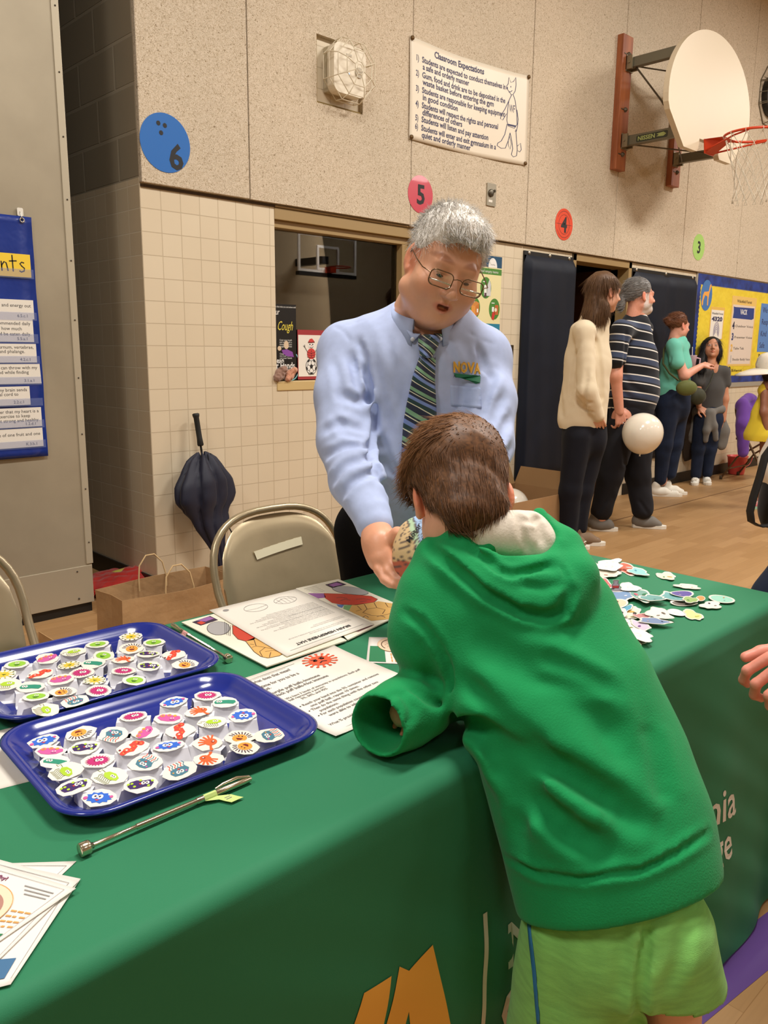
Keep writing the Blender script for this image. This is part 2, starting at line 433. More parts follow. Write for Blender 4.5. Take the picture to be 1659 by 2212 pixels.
def grid_material(name, c1, c2, mort, w, h, ms, ox, oz, off=0., rough=.3, axis='x', bump=.6, spec=.5):
    m = mat(name, c1, rough=rough, spec=spec); N, L = nodes(m); b = N['Principled BSDF']
    tc = N.new('ShaderNodeTexCoord'); sp = N.new('ShaderNodeSeparateXYZ'); cb = N.new('ShaderNodeCombineXYZ'); L.new(tc.outputs['Object'], sp.inputs[0])
    for k, (o, s_) in enumerate(((ox, 'X' if axis == 'x' else 'Y'), (oz, 'Z'))):
        a = N.new('ShaderNodeMath'); a.operation = 'SUBTRACT'; a.inputs[1].default_value = o-20*(w if k == 0 else h); L.new(sp.outputs[s_], a.inputs[0]); L.new(a.outputs[0], cb.inputs[k])
    br = N.new('ShaderNodeTexBrick'); br.offset = off; br.offset_frequency = 2; br.inputs['Scale'].default_value = 1; br.inputs['Brick Width'].default_value = w; br.inputs['Row Height'].default_value = h
    br.inputs['Mortar Size'].default_value = ms; br.inputs['Mortar Smooth'].default_value = .2; br.inputs['Bias'].default_value = 0
    br.inputs['Color1'].default_value = srgb(c1); br.inputs['Color2'].default_value = srgb(c2); br.inputs['Mortar'].default_value = srgb(mort)
    L.new(cb.outputs[0], br.inputs[0])
    n = N.new('ShaderNodeTexNoise'); n.inputs['Scale'].default_value = 2.2; n.inputs['Detail'].default_value = 4; L.new(tc.outputs['Object'], n.inputs[0])
    r = N.new('ShaderNodeValToRGB'); r.color_ramp.elements[0].color = (.93, .92, .9, 1); r.color_ramp.elements[1].color = (1.04, 1.04, 1.04, 1); L.new(n.outputs[0], r.inputs[0])
    mx = N.new('ShaderNodeMix'); mx.data_type = 'RGBA'; mx.blend_type = 'MULTIPLY'; mx.inputs[0].default_value = 1
    L.new(br.outputs[0], mx.inputs[6]); L.new(r.outputs[0], mx.inputs[7]); L.new(mx.outputs[2], b.inputs['Base Color'])
    iv = N.new('ShaderNodeMath'); iv.operation = 'MULTIPLY'; iv.inputs[1].default_value = -1; L.new(br.outputs['Fac'], iv.inputs[0])
    bp = N.new('ShaderNodeBump'); bp.inputs['Strength'].default_value = bump; bp.inputs['Distance'].default_value = .004; L.new(iv.outputs[0], bp.inputs['Height']); L.new(bp.outputs[0], b.inputs['Normal'])
    return m
def board_material():
    m = mat('wood_fibre_board', (196, 178, 148), rough=.95, spec=.1); N, L = nodes(m); b = N['Principled BSDF']
    tc = N.new('ShaderNodeTexCoord')
    n1 = N.new('ShaderNodeTexNoise'); n1.inputs['Scale'].default_value = 95; n1.inputs['Detail'].default_value = 4; n1.inputs['Distortion'].default_value = 2.2
    n2 = N.new('ShaderNodeTexNoise'); n2.inputs['Scale'].default_value = 1.2; n2.inputs['Detail'].default_value = 3
    n3 = N.new('ShaderNodeTexNoise'); n3.inputs['Scale'].default_value = 55; n3.inputs['Detail'].default_value = 2
    for n in (n1, n2, n3): L.new(tc.outputs['Object'], n.inputs[0])
    r1 = N.new('ShaderNodeValToRGB'); e = r1.color_ramp.elements; e[0].position = .33; e[0].color = srgb((150, 134, 108)); e[1].position = .58; e[1].color = srgb((218, 206, 186))
    k = e.new(.42); k.color = srgb((198, 184, 160))
    r2 = N.new('ShaderNodeValToRGB'); r2.color_ramp.elements[0].position = .3; r2.color_ramp.elements[0].color = (.94, .92, .9, 1); r2.color_ramp.elements[1].position = .7; r2.color_ramp.elements[1].color = (1.04, 1.0, .97, 1)
    r3 = N.new('ShaderNodeValToRGB'); r3.color_ramp.elements[0].position = .26; r3.color_ramp.elements[0].color = (.45, .4, .33, 1); r3.color_ramp.elements[1].position = .34; r3.color_ramp.elements[1].color = (1, 1, 1, 1)
    L.new(n1.outputs[0], r1.inputs[0]); L.new(n2.outputs[0], r2.inputs[0]); L.new(n3.outputs[0], r3.inputs[0])
    a = N.new('ShaderNodeMix'); a.data_type = 'RGBA'; a.blend_type = 'MULTIPLY'; a.inputs[0].default_value = 1; c = N.new('ShaderNodeMix'); c.data_type = 'RGBA'; c.blend_type = 'MULTIPLY'; c.inputs[0].default_value = 1
    L.new(r1.outputs[0], a.inputs[6]); L.new(r2.outputs[0], a.inputs[7]); L.new(a.outputs[2], c.inputs[6]); L.new(r3.outputs[0], c.inputs[7]); L.new(c.outputs[2], b.inputs['Base Color'])
    bp = N.new('ShaderNodeBump'); bp.inputs['Strength'].default_value = .8; bp.inputs['Distance'].default_value = .004; L.new(n1.outputs[0], bp.inputs['Height']); L.new(bp.outputs[0], b.inputs['Normal'])
    return m
M_TILE = grid_material('glazed_tile', (221, 207, 181), (217, 202, 175), (196, 180, 153), T, T, .0022, XC, .106)
M_TILE_S = grid_material('glazed_tile_side', (214, 196, 166), (208, 190, 160), (224, 210, 184), .1235, T, .0028, YW, .106, axis='y')
M_BLOCK = grid_material('painted_block', (150, 138, 116), (142, 130, 108), (162, 150, 128), .40, .213, .009, YW, 2.13, off=.5, rough=.7, axis='y', bump=.9)
M_BOARD = board_material()
M_BLACK = mat('black_rubber', (22, 20, 18), rough=.45)
M_FRAME = mat('tan_painted_steel', (158, 132, 88), rough=.42)
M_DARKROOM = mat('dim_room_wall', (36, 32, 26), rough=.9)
M_METAL = mat('warm_galvanized_steel', (176, 166, 144), rough=.42, metal=.35, c2=(165, 155, 134), vscale=3, bump=.12, bscale=7)
M_WHITEP = mat('white_wall_paint', (200, 188, 164), rough=.8)

struct('floor', MB().box((-7, -7, -.1), (17, 7, 0)), floor_material())
struct('ceiling', MB().box((-7, -7, CEIL), (17, 7, CEIL+.1)), mat('ceiling_white', (196, 186, 168), rough=.9))
# rear wall: glazed tile up to 2.1 m round the window and door openings
WX0, WX1, WZ0, WZ1 = 2.853, 3.985, 1.08, 2.10
DX0, DX1, DZ1 = 5.80, 6.72, 2.09
mb = MB()
for a, b, c, d in ((XC, WX0, 0, 2.2), (WX0, WX1, 0, WZ0), (WX1, DX0, 0, 2.2), (DX0, DX1, DZ1, 2.2), (DX1, 17, 0, 2.2), (WX0, WX1, WZ1, 2.2)):
    mb.box((a, YW, c), (b, YW+.16, d))
mb.box((XC, YW, 2.2), (17, YW+.16, CEIL))
wall = struct('wall_back', mb, M_TILE)
# fibre boards above the tile, one part each
BH = (3.139, 3.489, 2.68, 3.034)
sx = [XC-.005, 2.675, 3.905, 5.133, 6.361, 7.585, 8.80, 10.03, 11.26, 12.5, 13.7, 17]
for i in range(len(sx)-1):
    a, b = sx[i]+.0035, sx[i+1]-.0035; q = MB()
    z0 = 2.105 if b < 5 else 2.095
    if i == 1:
        x0, x1, c0, c1 = BH
        for r in ((a, x0, z0, CEIL), (x1, b, z0, CEIL), (x0, x1, z0, c0), (x0, x1, c1, CEIL)): q.box((r[0], YB, r[2]), (r[1], YW, r[3]))
        o = q.build('fibre_board', M_BOARD, wall)
    else:
        q.box((a, YB, z0), (b, YW, CEIL)); o = q.build('fibre_board', M_BOARD, wall, bevel=.004)
o = MB().box((XC+.003, YW-.008, 2.088), (8.0, YW, 2.1)).build('shadow_gap_strip', mat('dark_brown_strip', (70, 52, 30), rough=.7), wall)
# return wall of the alcove and the dim end of it
struct('wall_return', MB().box((XC-.001, YW+.002, 0), (XC+.3, 6.9, 2.13)), M_TILE_S)
struct('wall_return_block', MB().box((XC-.001, YW+.002, 2.13), (XC+.3, 6.9, CEIL)), M_BLOCK)
struct('wall_alcove_end', MB().box((-6.9, 6.9, 0), (XC+.3, 7, CEIL)), M_WHITEP)
struct('wall_left', MB().box((-7, -7, 0), (-6.9, 6.9, CEIL)), M_WHITEP)
struct('wall_front', MB().box((-6.9, -7, 0), (17, -6.9, CEIL)), mat('gym_wall_beige', (190, 172, 140), rough=.85))
struct('wall_right', MB().box((16.9, -6.9, 0), (17, 6.9, CEIL)), M_WHITEP)
# baseboards
q = MB()
for a, b in ((XC-.006, DX0-.1), (DX1+.1, 16.9)): q.box((a, YW-.012, 0), (b, YW-.0005, .104))
struct('baseboard_back', q, M_BLACK)
struct('baseboard_return', MB().box((XC-.012, YW-.012, 0), (XC-.0005, 6.85, .104)), M_BLACK)

# steel folding partition at the left
PX = 1.69
part_ = struct('wall_partition', MB().box((-6.8, YW+.002, .05), (PX, YW+.05, CEIL)), M_METAL, bevel=.003)
q = MB().box((-6.8, YW-.003, .05), (PX-.002, YW+.004, .243)); q.build('kick_plate', mat('steel_kick_plate', (182, 172, 150), rough=.4, metal=.35), part_, bevel=.002)
q = MB().box((PX-.03, YW-.004, .25), (PX+.004, YW+.01, CEIL)); q.build('edge_strip', mat('edge_strip_steel', (188, 179, 157), rough=.4, metal=.3), part_, bevel=.002)
q = MB()
for z in np.arange(.36, 4.8, .27): q.ball((PX-.012, YW-.005, z), .0038)
for x in (1.61, 1.30, .98, .66, .3): q.ball((x, YW-.004, .08), .005); q.ball((x, YW-.004, .22), .004)
q.build('screw_row', mat('dark_screw', (60, 52, 40), rough=.5), part_)
MB().box((-6.8, YW+.01, .0), (PX-.01, YW+.04, .05)).build('gap_shade_strip', M_BLACK, part_)  # black strip stands in for the shade in the gap under the partition

# window with a dim office behind
win = struct('window_1', MB().box((WX0+.001, YW+.07, WZ0+.06), (WX1-.1, YW+.074, WZ1-.1)), None)
gm = bpy.data.materials.new('window_glass'); gm.use_nodes = True; N, L = nodes(gm); N.remove(N['Principled BSDF'])
gl = N.new('ShaderNodeBsdfGlossy'); gl.inputs['Roughness'].default_value = .01; gl.inputs['Color'].default_value = (1, 1, 1, 1); tr = N.new('ShaderNodeBsdfTransparent'); fr_ = N.new('ShaderNodeFresnel'); fr_.inputs[0].default_value = 1.55
mx = N.new('ShaderNodeMixShader'); L.new(fr_.outputs[0], mx.inputs[0]); L.new(tr.outputs[0], mx.inputs[1]); L.new(gl.outputs[0], mx.inputs[2]); L.new(mx.outputs[0], N['Material Output'].inputs[0])
win.data.materials.clear(); win.data.materials.append(gm)
q = MB().box((WX0, YW-.012, WZ1-.012), (WX1, YW+.16, WZ1-.001)).box((WX0, YW-.004, WZ1-.075), (WX1, YW+.09, WZ1-.012)).box((WX0, YW+.02, WZ1-.115), (WX1-.03, YW+.09, WZ1-.075))
q.box((WX1-.045, YW-.004, WZ0), (WX1, YW+.09, WZ1-.075)).box((WX1-.1, YW+.02, WZ0+.05), (WX1-.045, YW+.09, WZ1-.115))
q.build('window_frame', M_FRAME, win, bevel=.003)
q = MB().box((WX0, YW-.006, WZ0-.004), (WX1-.045, YW+.09, WZ0+.05)); q.build('window_sill', mat('tan_sill', (204, 178, 124), rough=.4), win, bevel=.004)
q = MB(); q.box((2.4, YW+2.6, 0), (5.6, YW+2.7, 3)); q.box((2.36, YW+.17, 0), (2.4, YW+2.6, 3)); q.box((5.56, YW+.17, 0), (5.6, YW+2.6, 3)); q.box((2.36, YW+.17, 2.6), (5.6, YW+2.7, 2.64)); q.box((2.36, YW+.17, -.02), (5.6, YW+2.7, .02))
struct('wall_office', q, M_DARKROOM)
# doorway
dr = struct('door_1', MB().box((DX1-.05, YW+.1, 0), (DX1-.01, YW+.95, 2.03)), mat('brown_wood_door', (84, 54, 30), rough=.45, c2=(70, 44, 24), vscale=6, stretch=(1, 1, .1)))
q = MB().box((DX0, YW-.01, 0), (DX0+.05, YW+.17, DZ1)).box((DX1-.05, YW-.01, 0), (DX1, YW+.17, DZ1)).box((DX0, YW-.01, DZ1-.055), (DX1, YW+.17, DZ1)); q.build('door_frame', M_FRAME, dr, bevel=.003)
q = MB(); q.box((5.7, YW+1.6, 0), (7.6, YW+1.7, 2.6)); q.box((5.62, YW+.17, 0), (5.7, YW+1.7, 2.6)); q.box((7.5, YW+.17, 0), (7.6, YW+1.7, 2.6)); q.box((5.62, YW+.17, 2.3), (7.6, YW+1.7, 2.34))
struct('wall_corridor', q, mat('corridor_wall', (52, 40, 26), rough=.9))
# floor tape
q = MB(); a = on(1560, 2212, 2, 0); b = on(1659, 1990, 2, 0); c = on(1590, 2212, 2, 0); 
p0, p1 = on(1545, 2120, 2, 0), on(1659, 2030, 2, 0); d = _n(p1-p0)*4; w = np.array([-d[1], d[0], 0])/4*.05
q.add([p0-d-w+[0, 0, .001], p0-d*.0+d*.8-w+[0, 0, .001], p0+d*.8+w+[0, 0, .001], p0-d+w+[0, 0, .001]], [(0, 1, 2, 3)])
struct('trim_1', q, mat('purple_floor_tape', (92, 62, 130), rough=.5))
q = MB().box((2.5, 3.28, 0), (16, 3.292, .0012)); struct('trim_2', q, mat('dark_court_line', (104, 72, 44), rough=.5))
# lamp housings on the ceiling
for i, (x, y, p) in enumerate(LIGHTS):
    t = thing('ceiling_light', 'rectangular gym ceiling light ' + ('above the left partition', 'above the presenter table', 'above the ponytailed man', 'above the bulletin board end', 'far past the bulletin board', 'behind the camera at the left', 'behind the camera over the near floor', 'behind the camera to the right', 'behind the camera at the far right', 'by the opposite glass hoop')[i], 'ceiling light', (x, y, CEIL-.005), 'gym ceiling lights')
    part('housing', MB().box((x-.64, y-.34, CEIL-.1), (x+.64, y+.34, CEIL-.001)), mat('lamp_housing', (220, 220, 215), rough=.5), t)

# ================================================================ things on the walls
WF = Fr((0, YW, 0), (1, 0, 0), (0, 0, 1)); BF = Fr((0, YB, 0), (1, 0, 0), (0, 0, 1)); PF = Fr((0, YW-.004, 0), (1, 0, 0), (0, 0, 1))
M_INK = mat('black_ink', (28, 26, 26), rough=.6); M_PAPER = mat('white_paper', (232, 226, 214), rough=.75); M_WHITE = mat('white_print', (236, 234, 228), rough=.6)
def spot(px, py, r, c, txt, label, tsize, name='number_circle', tx=0, ty=0, extra=None, gloss=.25):
    x, z = BF.px(px, py); f = BF.at(x, z, .0005); t = thing(name, label, 'wall sign', f.o, 'laminated number circles on the wall')
    part('disc', MB().prism(f, circ(0, 0, r, 48), 0, .002), mat('laminate_'+c[1:], c, rough=gloss, coat=.1), t)
    q = MB(); text(q, f, txt, tx, ty-tsize*.35, tsize, M_INK, 'c', bold=.025, z=.003); part('numeral', q, None, t)
    if extra: extra(t, f)
    return t
def holes(t, f):
    q = MB()
    for x, y in ((-.035, .085), (.0, .08), (-.022, .043)): q.prism(f, circ(x, y, .011, 20), .002, .003)
    part('finger_holes', q, M_INK, t)
def seams(t, f):
    q = MB(); r = .105; stroke(q, f, [(-r, 0), (r, 0)], .0025, M_INK, .0026)
    for s_ in (-1, 1): stroke(q, f, [(.098*cos(a), s_*(.098*sin(a)-.0)) for a in np.linspace(.5, pi-.5, 24)], .0025, M_INK, .0026)
    stroke(q, f, [(.072*cos(a), .072*sin(a)) for a in np.linspace(0, 2*pi, 40)], .0025, M_INK, .0027)
    part('ball_seams', q, None, t)
spot(357, 309, .137, '#3d74bd', '6', 'large blue bowling ball circle with black 6 near the corner', .165, tx=.055, ty=-.055, extra=holes, gloss=.16)
spot(908, 420, .115, '#c5394a', '5', 'red circle with black 5 above the grey-haired presenter', .165)
spot(1218, 485, .118, '#e0533a', '4', 'orange basketball circle with black 4 above the doorway', .16, extra=seams)
spot(1509, 534, .122, '#a8d273', '3', 'light green circle with black 3 above the bulletin board', .155)

# caged access point in its recess
x0, x1, z0, z1 = BH; cx, cz = (x0+x1)/2+.015, (z0+z1)/2+.01
t = thing('caged_access_point', 'white ceiling-type access point behind a wire cage in a wall recess', 'access point', (cx, YW, cz))
q = MB().box((cx-.12, YW-.05, cz-.12), (cx+.10, YW-.0005, cz+.12)); part('back_box', q, mat('access_back_box', (190, 178, 150), rough=.5), t, bevel=.008)
f = Fr((cx, YW-.05, cz), (1, 0, 0), (0, 0, 1)); q = MB().prism(f, rrect(-.13, -.13, .11, .13, .045), 0, .06); part('device_body', q, mat('off_white_plastic', (232, 222, 200), rough=.35), t, bevel=.012, seg=3)
q = MB().prism(f, circ(.055, .0, .028, 20), .06, .066); q.prism(f, rect(-.04, .07, .0, .082), .06, .0625); part('vent_ring', q, mat('grey_beige_plastic', (190, 180, 160), rough=.5), t)
q = MB().prism(f, circ(-.02, -.02, .004, 10), .06, .062); part('status_light', q, mat('blue_led', (120, 170, 255), emit=3), t)
q = MB(); n = 8
rings = [(.17, .0), (.175, .055), (.15, .105), (.10, .128), (.035, .13)]
for r, h in rings: q.tube([f.p(r*cos(2*pi*i/n+.39), r*sin(2*pi*i/n+.39), h) for i in range(n)], .003, None, 6, closed=True)
for i in range(n):
    a = 2*pi*i/n+.39; q.tube([f.p(r*cos(a), r*sin(a), h) for r, h in rings], .003, None, 6)
q.tube([f.p(.018*cos(a), .018*sin(a), .131) for a in np.linspace(0, 2*pi, 13)[:-1]], .002, None, 6, closed=True)
part('wire_cage', q, mat('cream_wire', (214, 202, 176), rough=.4), t)
t2 = MB().box((x0+.001, YB+.012, z0+.002), (x0+.012, YW-.001, z1-.002)).box((x0+.012, YB+.012, z0+.002), (x1-.001, YW-.001, z0+.012)).build('recess_lining', mat('raw_yellow_fibre', (150, 128, 80), rough=.9), wall)

# banner
u0, v0 = BF.px(884, 78); u1, v1 = BF.px(882, 300); u2, v2 = BF.px(1135, 358); u3, v3 = BF.px(1142, 165)
bw, bh = 1.235, .60; bx, bz = 3.9, 2.64
t = thing('classroom_rules_banner', 'white vinyl banner listing six numbered gym rules with a drawn dog', 'banner', (bx, YB, bz))
NX, NZ = 40, 20; P = np.zeros((NZ+1, NX+1, 3))
def bshift(s_, r): return (s_*(v2-bz) + 0*r, 0)
def bpt(s_, r, off=0):
    """point of the banner cloth: s along, r up (0..1)"""
    top = np.array([u0+(u3-u0)*s_, v0+(v3-v0)*s_-.02*sin(pi*s_)]); bot = np.array([u1+(u2-u1)*s_, v1+(v2-v1)*s_-.012*sin(pi*s_)])
    p = bot+(top-bot)*r; y = YB-.006-.006*sin(9*s_+2*r)*sin(pi*s_)-off-.008*sin(pi*r)*(.5+.5*sin(5*s_))
    return (p[0], y, p[1])
for i in range(NZ+1):
    for j in range(NX+1): P[i, j] = bpt(j/NX, i/NZ)
q = MB().grid(P); o = part('vinyl_sheet', q, mat('white_vinyl', (232, 220, 198), rough=.4), t); so = o.modifiers.new('thick', 'SOLIDIFY'); so.thickness = .0015; so.offset = 1
M_NAVY = mat('navy_print', (44, 44, 84), rough=.5)
flat = Fr((0, 0, 0), (1, 0, 0), (0, 1, 0))
def wrap(q, fn):
    for i in range(len(q.v)): p_ = fn(q.v[i][0], q.v[i][1]); q.v[i] = (p_[0], p_[1]-q.v[i][2], p_[2])
    return q
q = MB()
text(q, flat, 'Classroom Expectations', .18, .885, .092, M_NAVY, width=.40, bold=.028)
for k, (n_, s1, s2, w1, w2, x) in enumerate((('1)', 'Students are expected to conduct themselves in', 'a safe and orderly manner', .69, .37, .79), ('2)', 'Gum, food and drink are to be deposited in the', 'waste basket before entering the gym', .69, .58, .64), ('3)', 'Students are responsible for keeping equipment', 'in good condition', .69, .28, .49), ('4)', 'Students will respect the rights and personal', 'differences of others', .63, .32, .34), ('5)', 'Students will listen and pay attention', '', .55, 0, .20), ('6)', 'Students will enter and exit gymnasium in a', 'quiet and orderly manner', .62, .40, .115))):
    text(q, flat, n_, .04, x, .082, M_NAVY, width=.022, bold=.015); text(q, flat, s1, .085, x, .082, M_NAVY, width=w1, bold=.022)
    if s2: text(q, flat, s2, .09, x-.068, .082, M_NAVY, width=w2, bold=.022)
part('rules_lettering', wrap(q, lambda x, y: bpt(x, y, .0018)), M_NAVY, t)
# a plain sitting-dog line drawing with the two letters on its shirt
q = MB(); S = lambda pts, w=.006: stroke(q, flat, pts, w, M_NAVY)
S([(.80, .86), (.805, .93), (.825, .88), (.85, .9), (.87, .95), (.875, .87), (.868, .8), (.85, .76), (.83, .75), (.81, .78), (.79, .8), (.785, .83), (.80, .86)])
q.prism(flat, circ(.79, .81, .008, 10, .016), 0, .0001); q.prism(flat, circ(.825, .835, .004, 8, .01), 0, .0001); S([(.805, .77), (.825, .78), (.84, .8)])
S([(.835, .75), (.81, .68), (.80, .58), (.795, .46), (.81, .40), (.87, .39), (.895, .44), (.89, .56), (.87, .70), (.85, .755)])
S([(.81, .68), (.775, .58), (.74, .50), (.735, .46), (.755, .45), (.79, .53)]); S([(.89, .60), (.905, .5), (.90, .42), (.89, .36), (.875, .36)])
S([(.80, .42), (.78, .30), (.75, .22), (.72, .19), (.715, .16), (.75, .14), (.79, .15), (.815, .24), (.83, .33)]); S([(.83, .33), (.85, .24), (.86, .16), (.85, .09), (.87, .07), (.90, .09), (.905, .16), (.895, .27), (.885, .38)])
S([(.905, .2), (.935, .24), (.945, .17), (.93, .14), (.91, .15)]); S([(.825, .29), (.845, .21), (.835, .15), (.82, .18), (.815, .24)], .004)
text(q, flat, 'WF', .815, .56, .12, M_NAVY, width=.055)
q.prism(flat, rect(.805, .405, .885, .425), 0, .0001, M_NAVY)
part('dog_drawing', wrap(q, lambda x, y: bpt(x, y, .0018)), M_NAVY, t)
for s_, r in ((.012, .985), (.988, .985), (.012, .02), (.985, .02)):
    p = np.array(bpt(s_, r)); g = MB().lathe([(.0, .016), (.012, .014), (.014, .004), (.006, 0), (.006, -.001)], p, (0, -1, 0), None, 14); part('grommet', g, mat('rusty_bolt', (110, 84, 50), rough=.5, metal=.6), t)

# switch plates
x, z = BF.px(1060, 421); f = BF.at(x, z); t = thing('key_switch_plate', 'small steel key switch plate on the board above the presenter', 'switch', f.o)
part('plate', MB().prism(f, rrect(-.05, -.075, .05, .075, .006), 0, .008), mat('brushed_steel', (168, 160, 142), rough=.35, metal=.7), t, bevel=.002)
q = MB().lathe([(.026, 0), (.026, .008), (.02, .012), (0, .012)], f.p(-.01, .01, .008), f.n).box(f.p(.02, .02, .02), f.p(.035, .035, .008)); part('key_lock', q, mat('dark_steel', (96, 90, 78), rough=.35, metal=.8), t)
part('tag_sticker', MB().prism(f, rect(-.03, -.05, .01, -.035), .008, .0085), M_PAPER, t)
x, z = WF.px(1100, 768); f = WF.at(x, z); t = thing('light_switch_plate', 'dark bronze light switch plate beside the navy wall pad', 'switch', f.o)
part('plate', MB().prism(f, rrect(-.04, -.078, .04, .078, .004), 0, .008), mat('dark_bronze', (84, 72, 56), rough=.3, metal=.7), t, bevel=.002)
part('toggle', MB().prism(f, rect(-.006, -.012, .006, .012), .008, .02), mat('cream_toggle', (216, 204, 178), rough=.3), t)

# recycling poster
xr = 4.895; f = WF.at(xr-.40, 1.435, .0008); t = thing('recycling_poster', 'pale yellow recycling poster with green ovals behind the presenter', 'poster', f.o)
part('sheet', MB().prism(f, rect(0, 0, .40, .55), 0, .0015), mat('pale_yellow_print', (232, 222, 168), rough=.4), t)
q = MB(); MG = mat('green_print', (72, 132, 48), rough=.5); MT = mat('teal_print', (36, 128, 156), rough=.5); MDB = mat('deep_blue_print', (20, 72, 104), rough=.5)
q.prism(f, rect(0, .47, .40, .55), .0015, .002, MDB); q.prism(f, [(.295+.05*cos(a), .47+.066*sin(a)) for a in np.linspace(0, pi, 20)], .002, .0025, M_WHITE)
text(q, f, 'recycling', .295, .486, .014, mat('grey_ink', (120, 120, 118), rough=.6), 'c', z=.003)
q.prism(f, rect(0, .42, .40, .462), .0015, .002, MG); text(q, f, 'Clean and empty items', .36, .432, .026, M_WHITE, 'r', width=.28, z=.003)
q.prism(f, rect(0, 0, .40, .075), .0015, .002, MT); text(q, f, 'recycle right', .35, .03, .02, M_WHITE, 'r', z=.003)
for cx_, cy_ in ((.225, .325), (.105, .18), (.33, .18)):
    q.prism(f, circ(cx_, cy_, .062, 28, .075), .0015, .002, MG); stroke(q, f, [(cx_-.035, cy_+.042), (cx_+.0, cy_+.042)], .006, M_WHITE, .0025)
part('printed_bands', q, None, t)
q = MB(); f2 = f.at(0, 0, .0022)
q.prism(f2, rrect(.205, .27, .235, .345, .008), 0, .0008, M_WHITE); q.prism(f2, [(.235, .27), (.28, .27), (.28, .35), (.262, .385), (.245, .35)], 0, .0012, mat('grey_white_print', (206, 206, 206))); q.prism(f2, rect(.21, .26, .232, .29), .0008, .0012, mat('plum_print', (84, 50, 60)))
q.prism(f2, [(.07, .13), (.115, .115), (.115, .19), (.07, .2)], 0, .0008, mat('carton_orange', (222, 150, 66))); q.prism(f2, [(.115, .115), (.155, .14), (.155, .215), (.115, .19)], 0, .0008, mat('carton_brown', (196, 118, 48))); q.prism(f2, [(.07, .2), (.115, .19), (.155, .215), (.118, .228)], 0, .0008, mat('carton_top', (206, 134, 60))); q.prism(f2, rect(.13, .15, .145, .175), .0008, .0012, M_WHITE)
q.prism(f2, [(.30, .11), (.325, .10), (.34, .15), (.33, .17), (.305, .15)], 0, .0008, mat('red_print', (196, 52, 40))); q.prism(f2, rrect(.335, .14, .375, .21, .008), 0, .0008, mat('rust_print', (186, 100, 40))); q.prism(f2, rrect(.30, .16, .325, .195, .006), .0008, .0012, M_WHITE); q.prism(f2, circ(.345, .175, .014, 14), .0008, .0014, mat('cream_print', (236, 222, 190)))
part('item_pictures', q, None, t)

# navy wall pads
def wall_pad(x0, x1, z0, z1, label, fold=None):
    t = thing('wall_pad', label, 'wall pad', ((x0+x1)/2, YW, z0), 'navy vinyl wall pads')
    nx, nz = 24, 30; th = .05
    fr = Fr((x0, YW-.001, z0), (1, 0, 0), (0, 0, 1)); w = x1-x0; h = z1-z0
    q = MB(); part('backing_board', q.prism(fr, rect(0, 0, w, h), 0, .012), mat('black_pad_edge', (16, 17, 20), rough=.4), t)
    P = np.zeros((nz+1, nx+1, 3))
    for i in range(nz+1):
        for j in range(nx+1):
            a, b = j/nx, i/nz; e = min(1, min(a, 1-a)*w/.03, min(b, 1-b)*h/.03); z = .012+th*(1-(1-e)**2)**.5
            if fold: z -= .018*math.exp(-((a-fold)/.03)**2)
            z += .004*sin(7*b+5*a)*e+.003*sin(19*a+3*b)*e
            P[i, j] = fr.p(a*w, b*(h-.03), z)
    part('vinyl_cushion', MB().grid(P), mat('navy_vinyl', (17, 23, 36), rough=.6, var=.15, vscale=5, spec=.25), t)
    q = MB()
    for a in (.06, w*.5, w-.06): q.lathe([(.0, .006), (.012, .005), (.014, 0)], fr.p(a, h-.012, .012), fr.n)
    part('washer_screws', q, mat('bright_screw', (190, 184, 170), rough=.3, metal=.8), t)
wall_pad(5.147, 5.80, .30, 2.055, 'navy wall pad left of the dark doorway, beside the presenter')
wall_pad(6.735, 7.93, .30, 2.045, 'wide navy wall pad between the doorway and the yellow bulletin board', .52)

# bulletin board
bx0, bx1, bz0, bz1 = 7.985, 11.2, 1.0, 2.085
f = Fr((bx0, YW-.001, bz0), (1, 0, 0), (0, 0, 1)); w, h = bx1-bx0, bz1-bz0
t = thing('bulletin_board', 'yellow paper bulletin board with a blue scalloped border', 'bulletin board', f.o)
part('aluminum_frame', MB().prism(f, rect(-.02, -.05, w, h+.02), 0, .012), mat('aluminium_trim', (188, 184, 172), rough=.4, metal=.5), t)
part('border_strip', MB().prism(f, rect(0, 0, w, h), .0121, .014), mat('blue_border_print', (38, 66, 150), rough=.5, c2=(24, 40, 96), vscale=9), t)
pts = []
def scal(a, b, n):
    a, b = np.array(a, float), np.array(b, float); d = (b-a)/n; nn = np.array([-d[1], d[0]]); nn = nn/np.linalg.norm(nn)*.012
    for i in range(n): pts.extend([tuple(a+d*i), tuple(a+d*(i+.5)+nn)])
scal((.06, .07), (w, .07), 110); pts.append((w, .07)); pts.append((w, h-.10)); scal((w, h-.10), (.06, h-.10), 110); scal((.06, h-.10), (.06, .07), 22)
pts = [p for i, p in enumerate(pts) if i == 0 or np.hypot(p[0]-pts[i-1][0], p[1]-pts[i-1][1]) > 1e-6]
part('yellow_paper', MB().prism(f, pts, .0141, .016), mat('yellow_paper', (226, 200, 50), rough=.7, var=.06, vscale=4, bump=1, bscale=5, bdist=.03), t)
g = Fr((0, YW-.0175, 0), (1, 0, 0), (0, 0, 1))
def sheet(name, label, x0, z0, x1, z1, c, grp=None, cat='paper sign'):
    a = g.at(x0, z0, .0); t = thing(name, label, cat, a.o, grp); part('sheet', MB().prism(a, rect(0, 0, x1-x0, z1-z0), 0, .0012), mat('sheet_'+c[1:], c, rough=.6), t); return t, a, x1-x0, z1-z0
xa, za = g.px(1526, 638); t = thing('dog_silhouette_circle', 'blue oval with an orange dog silhouette on the bulletin board', 'sign', g.p(xa, za))
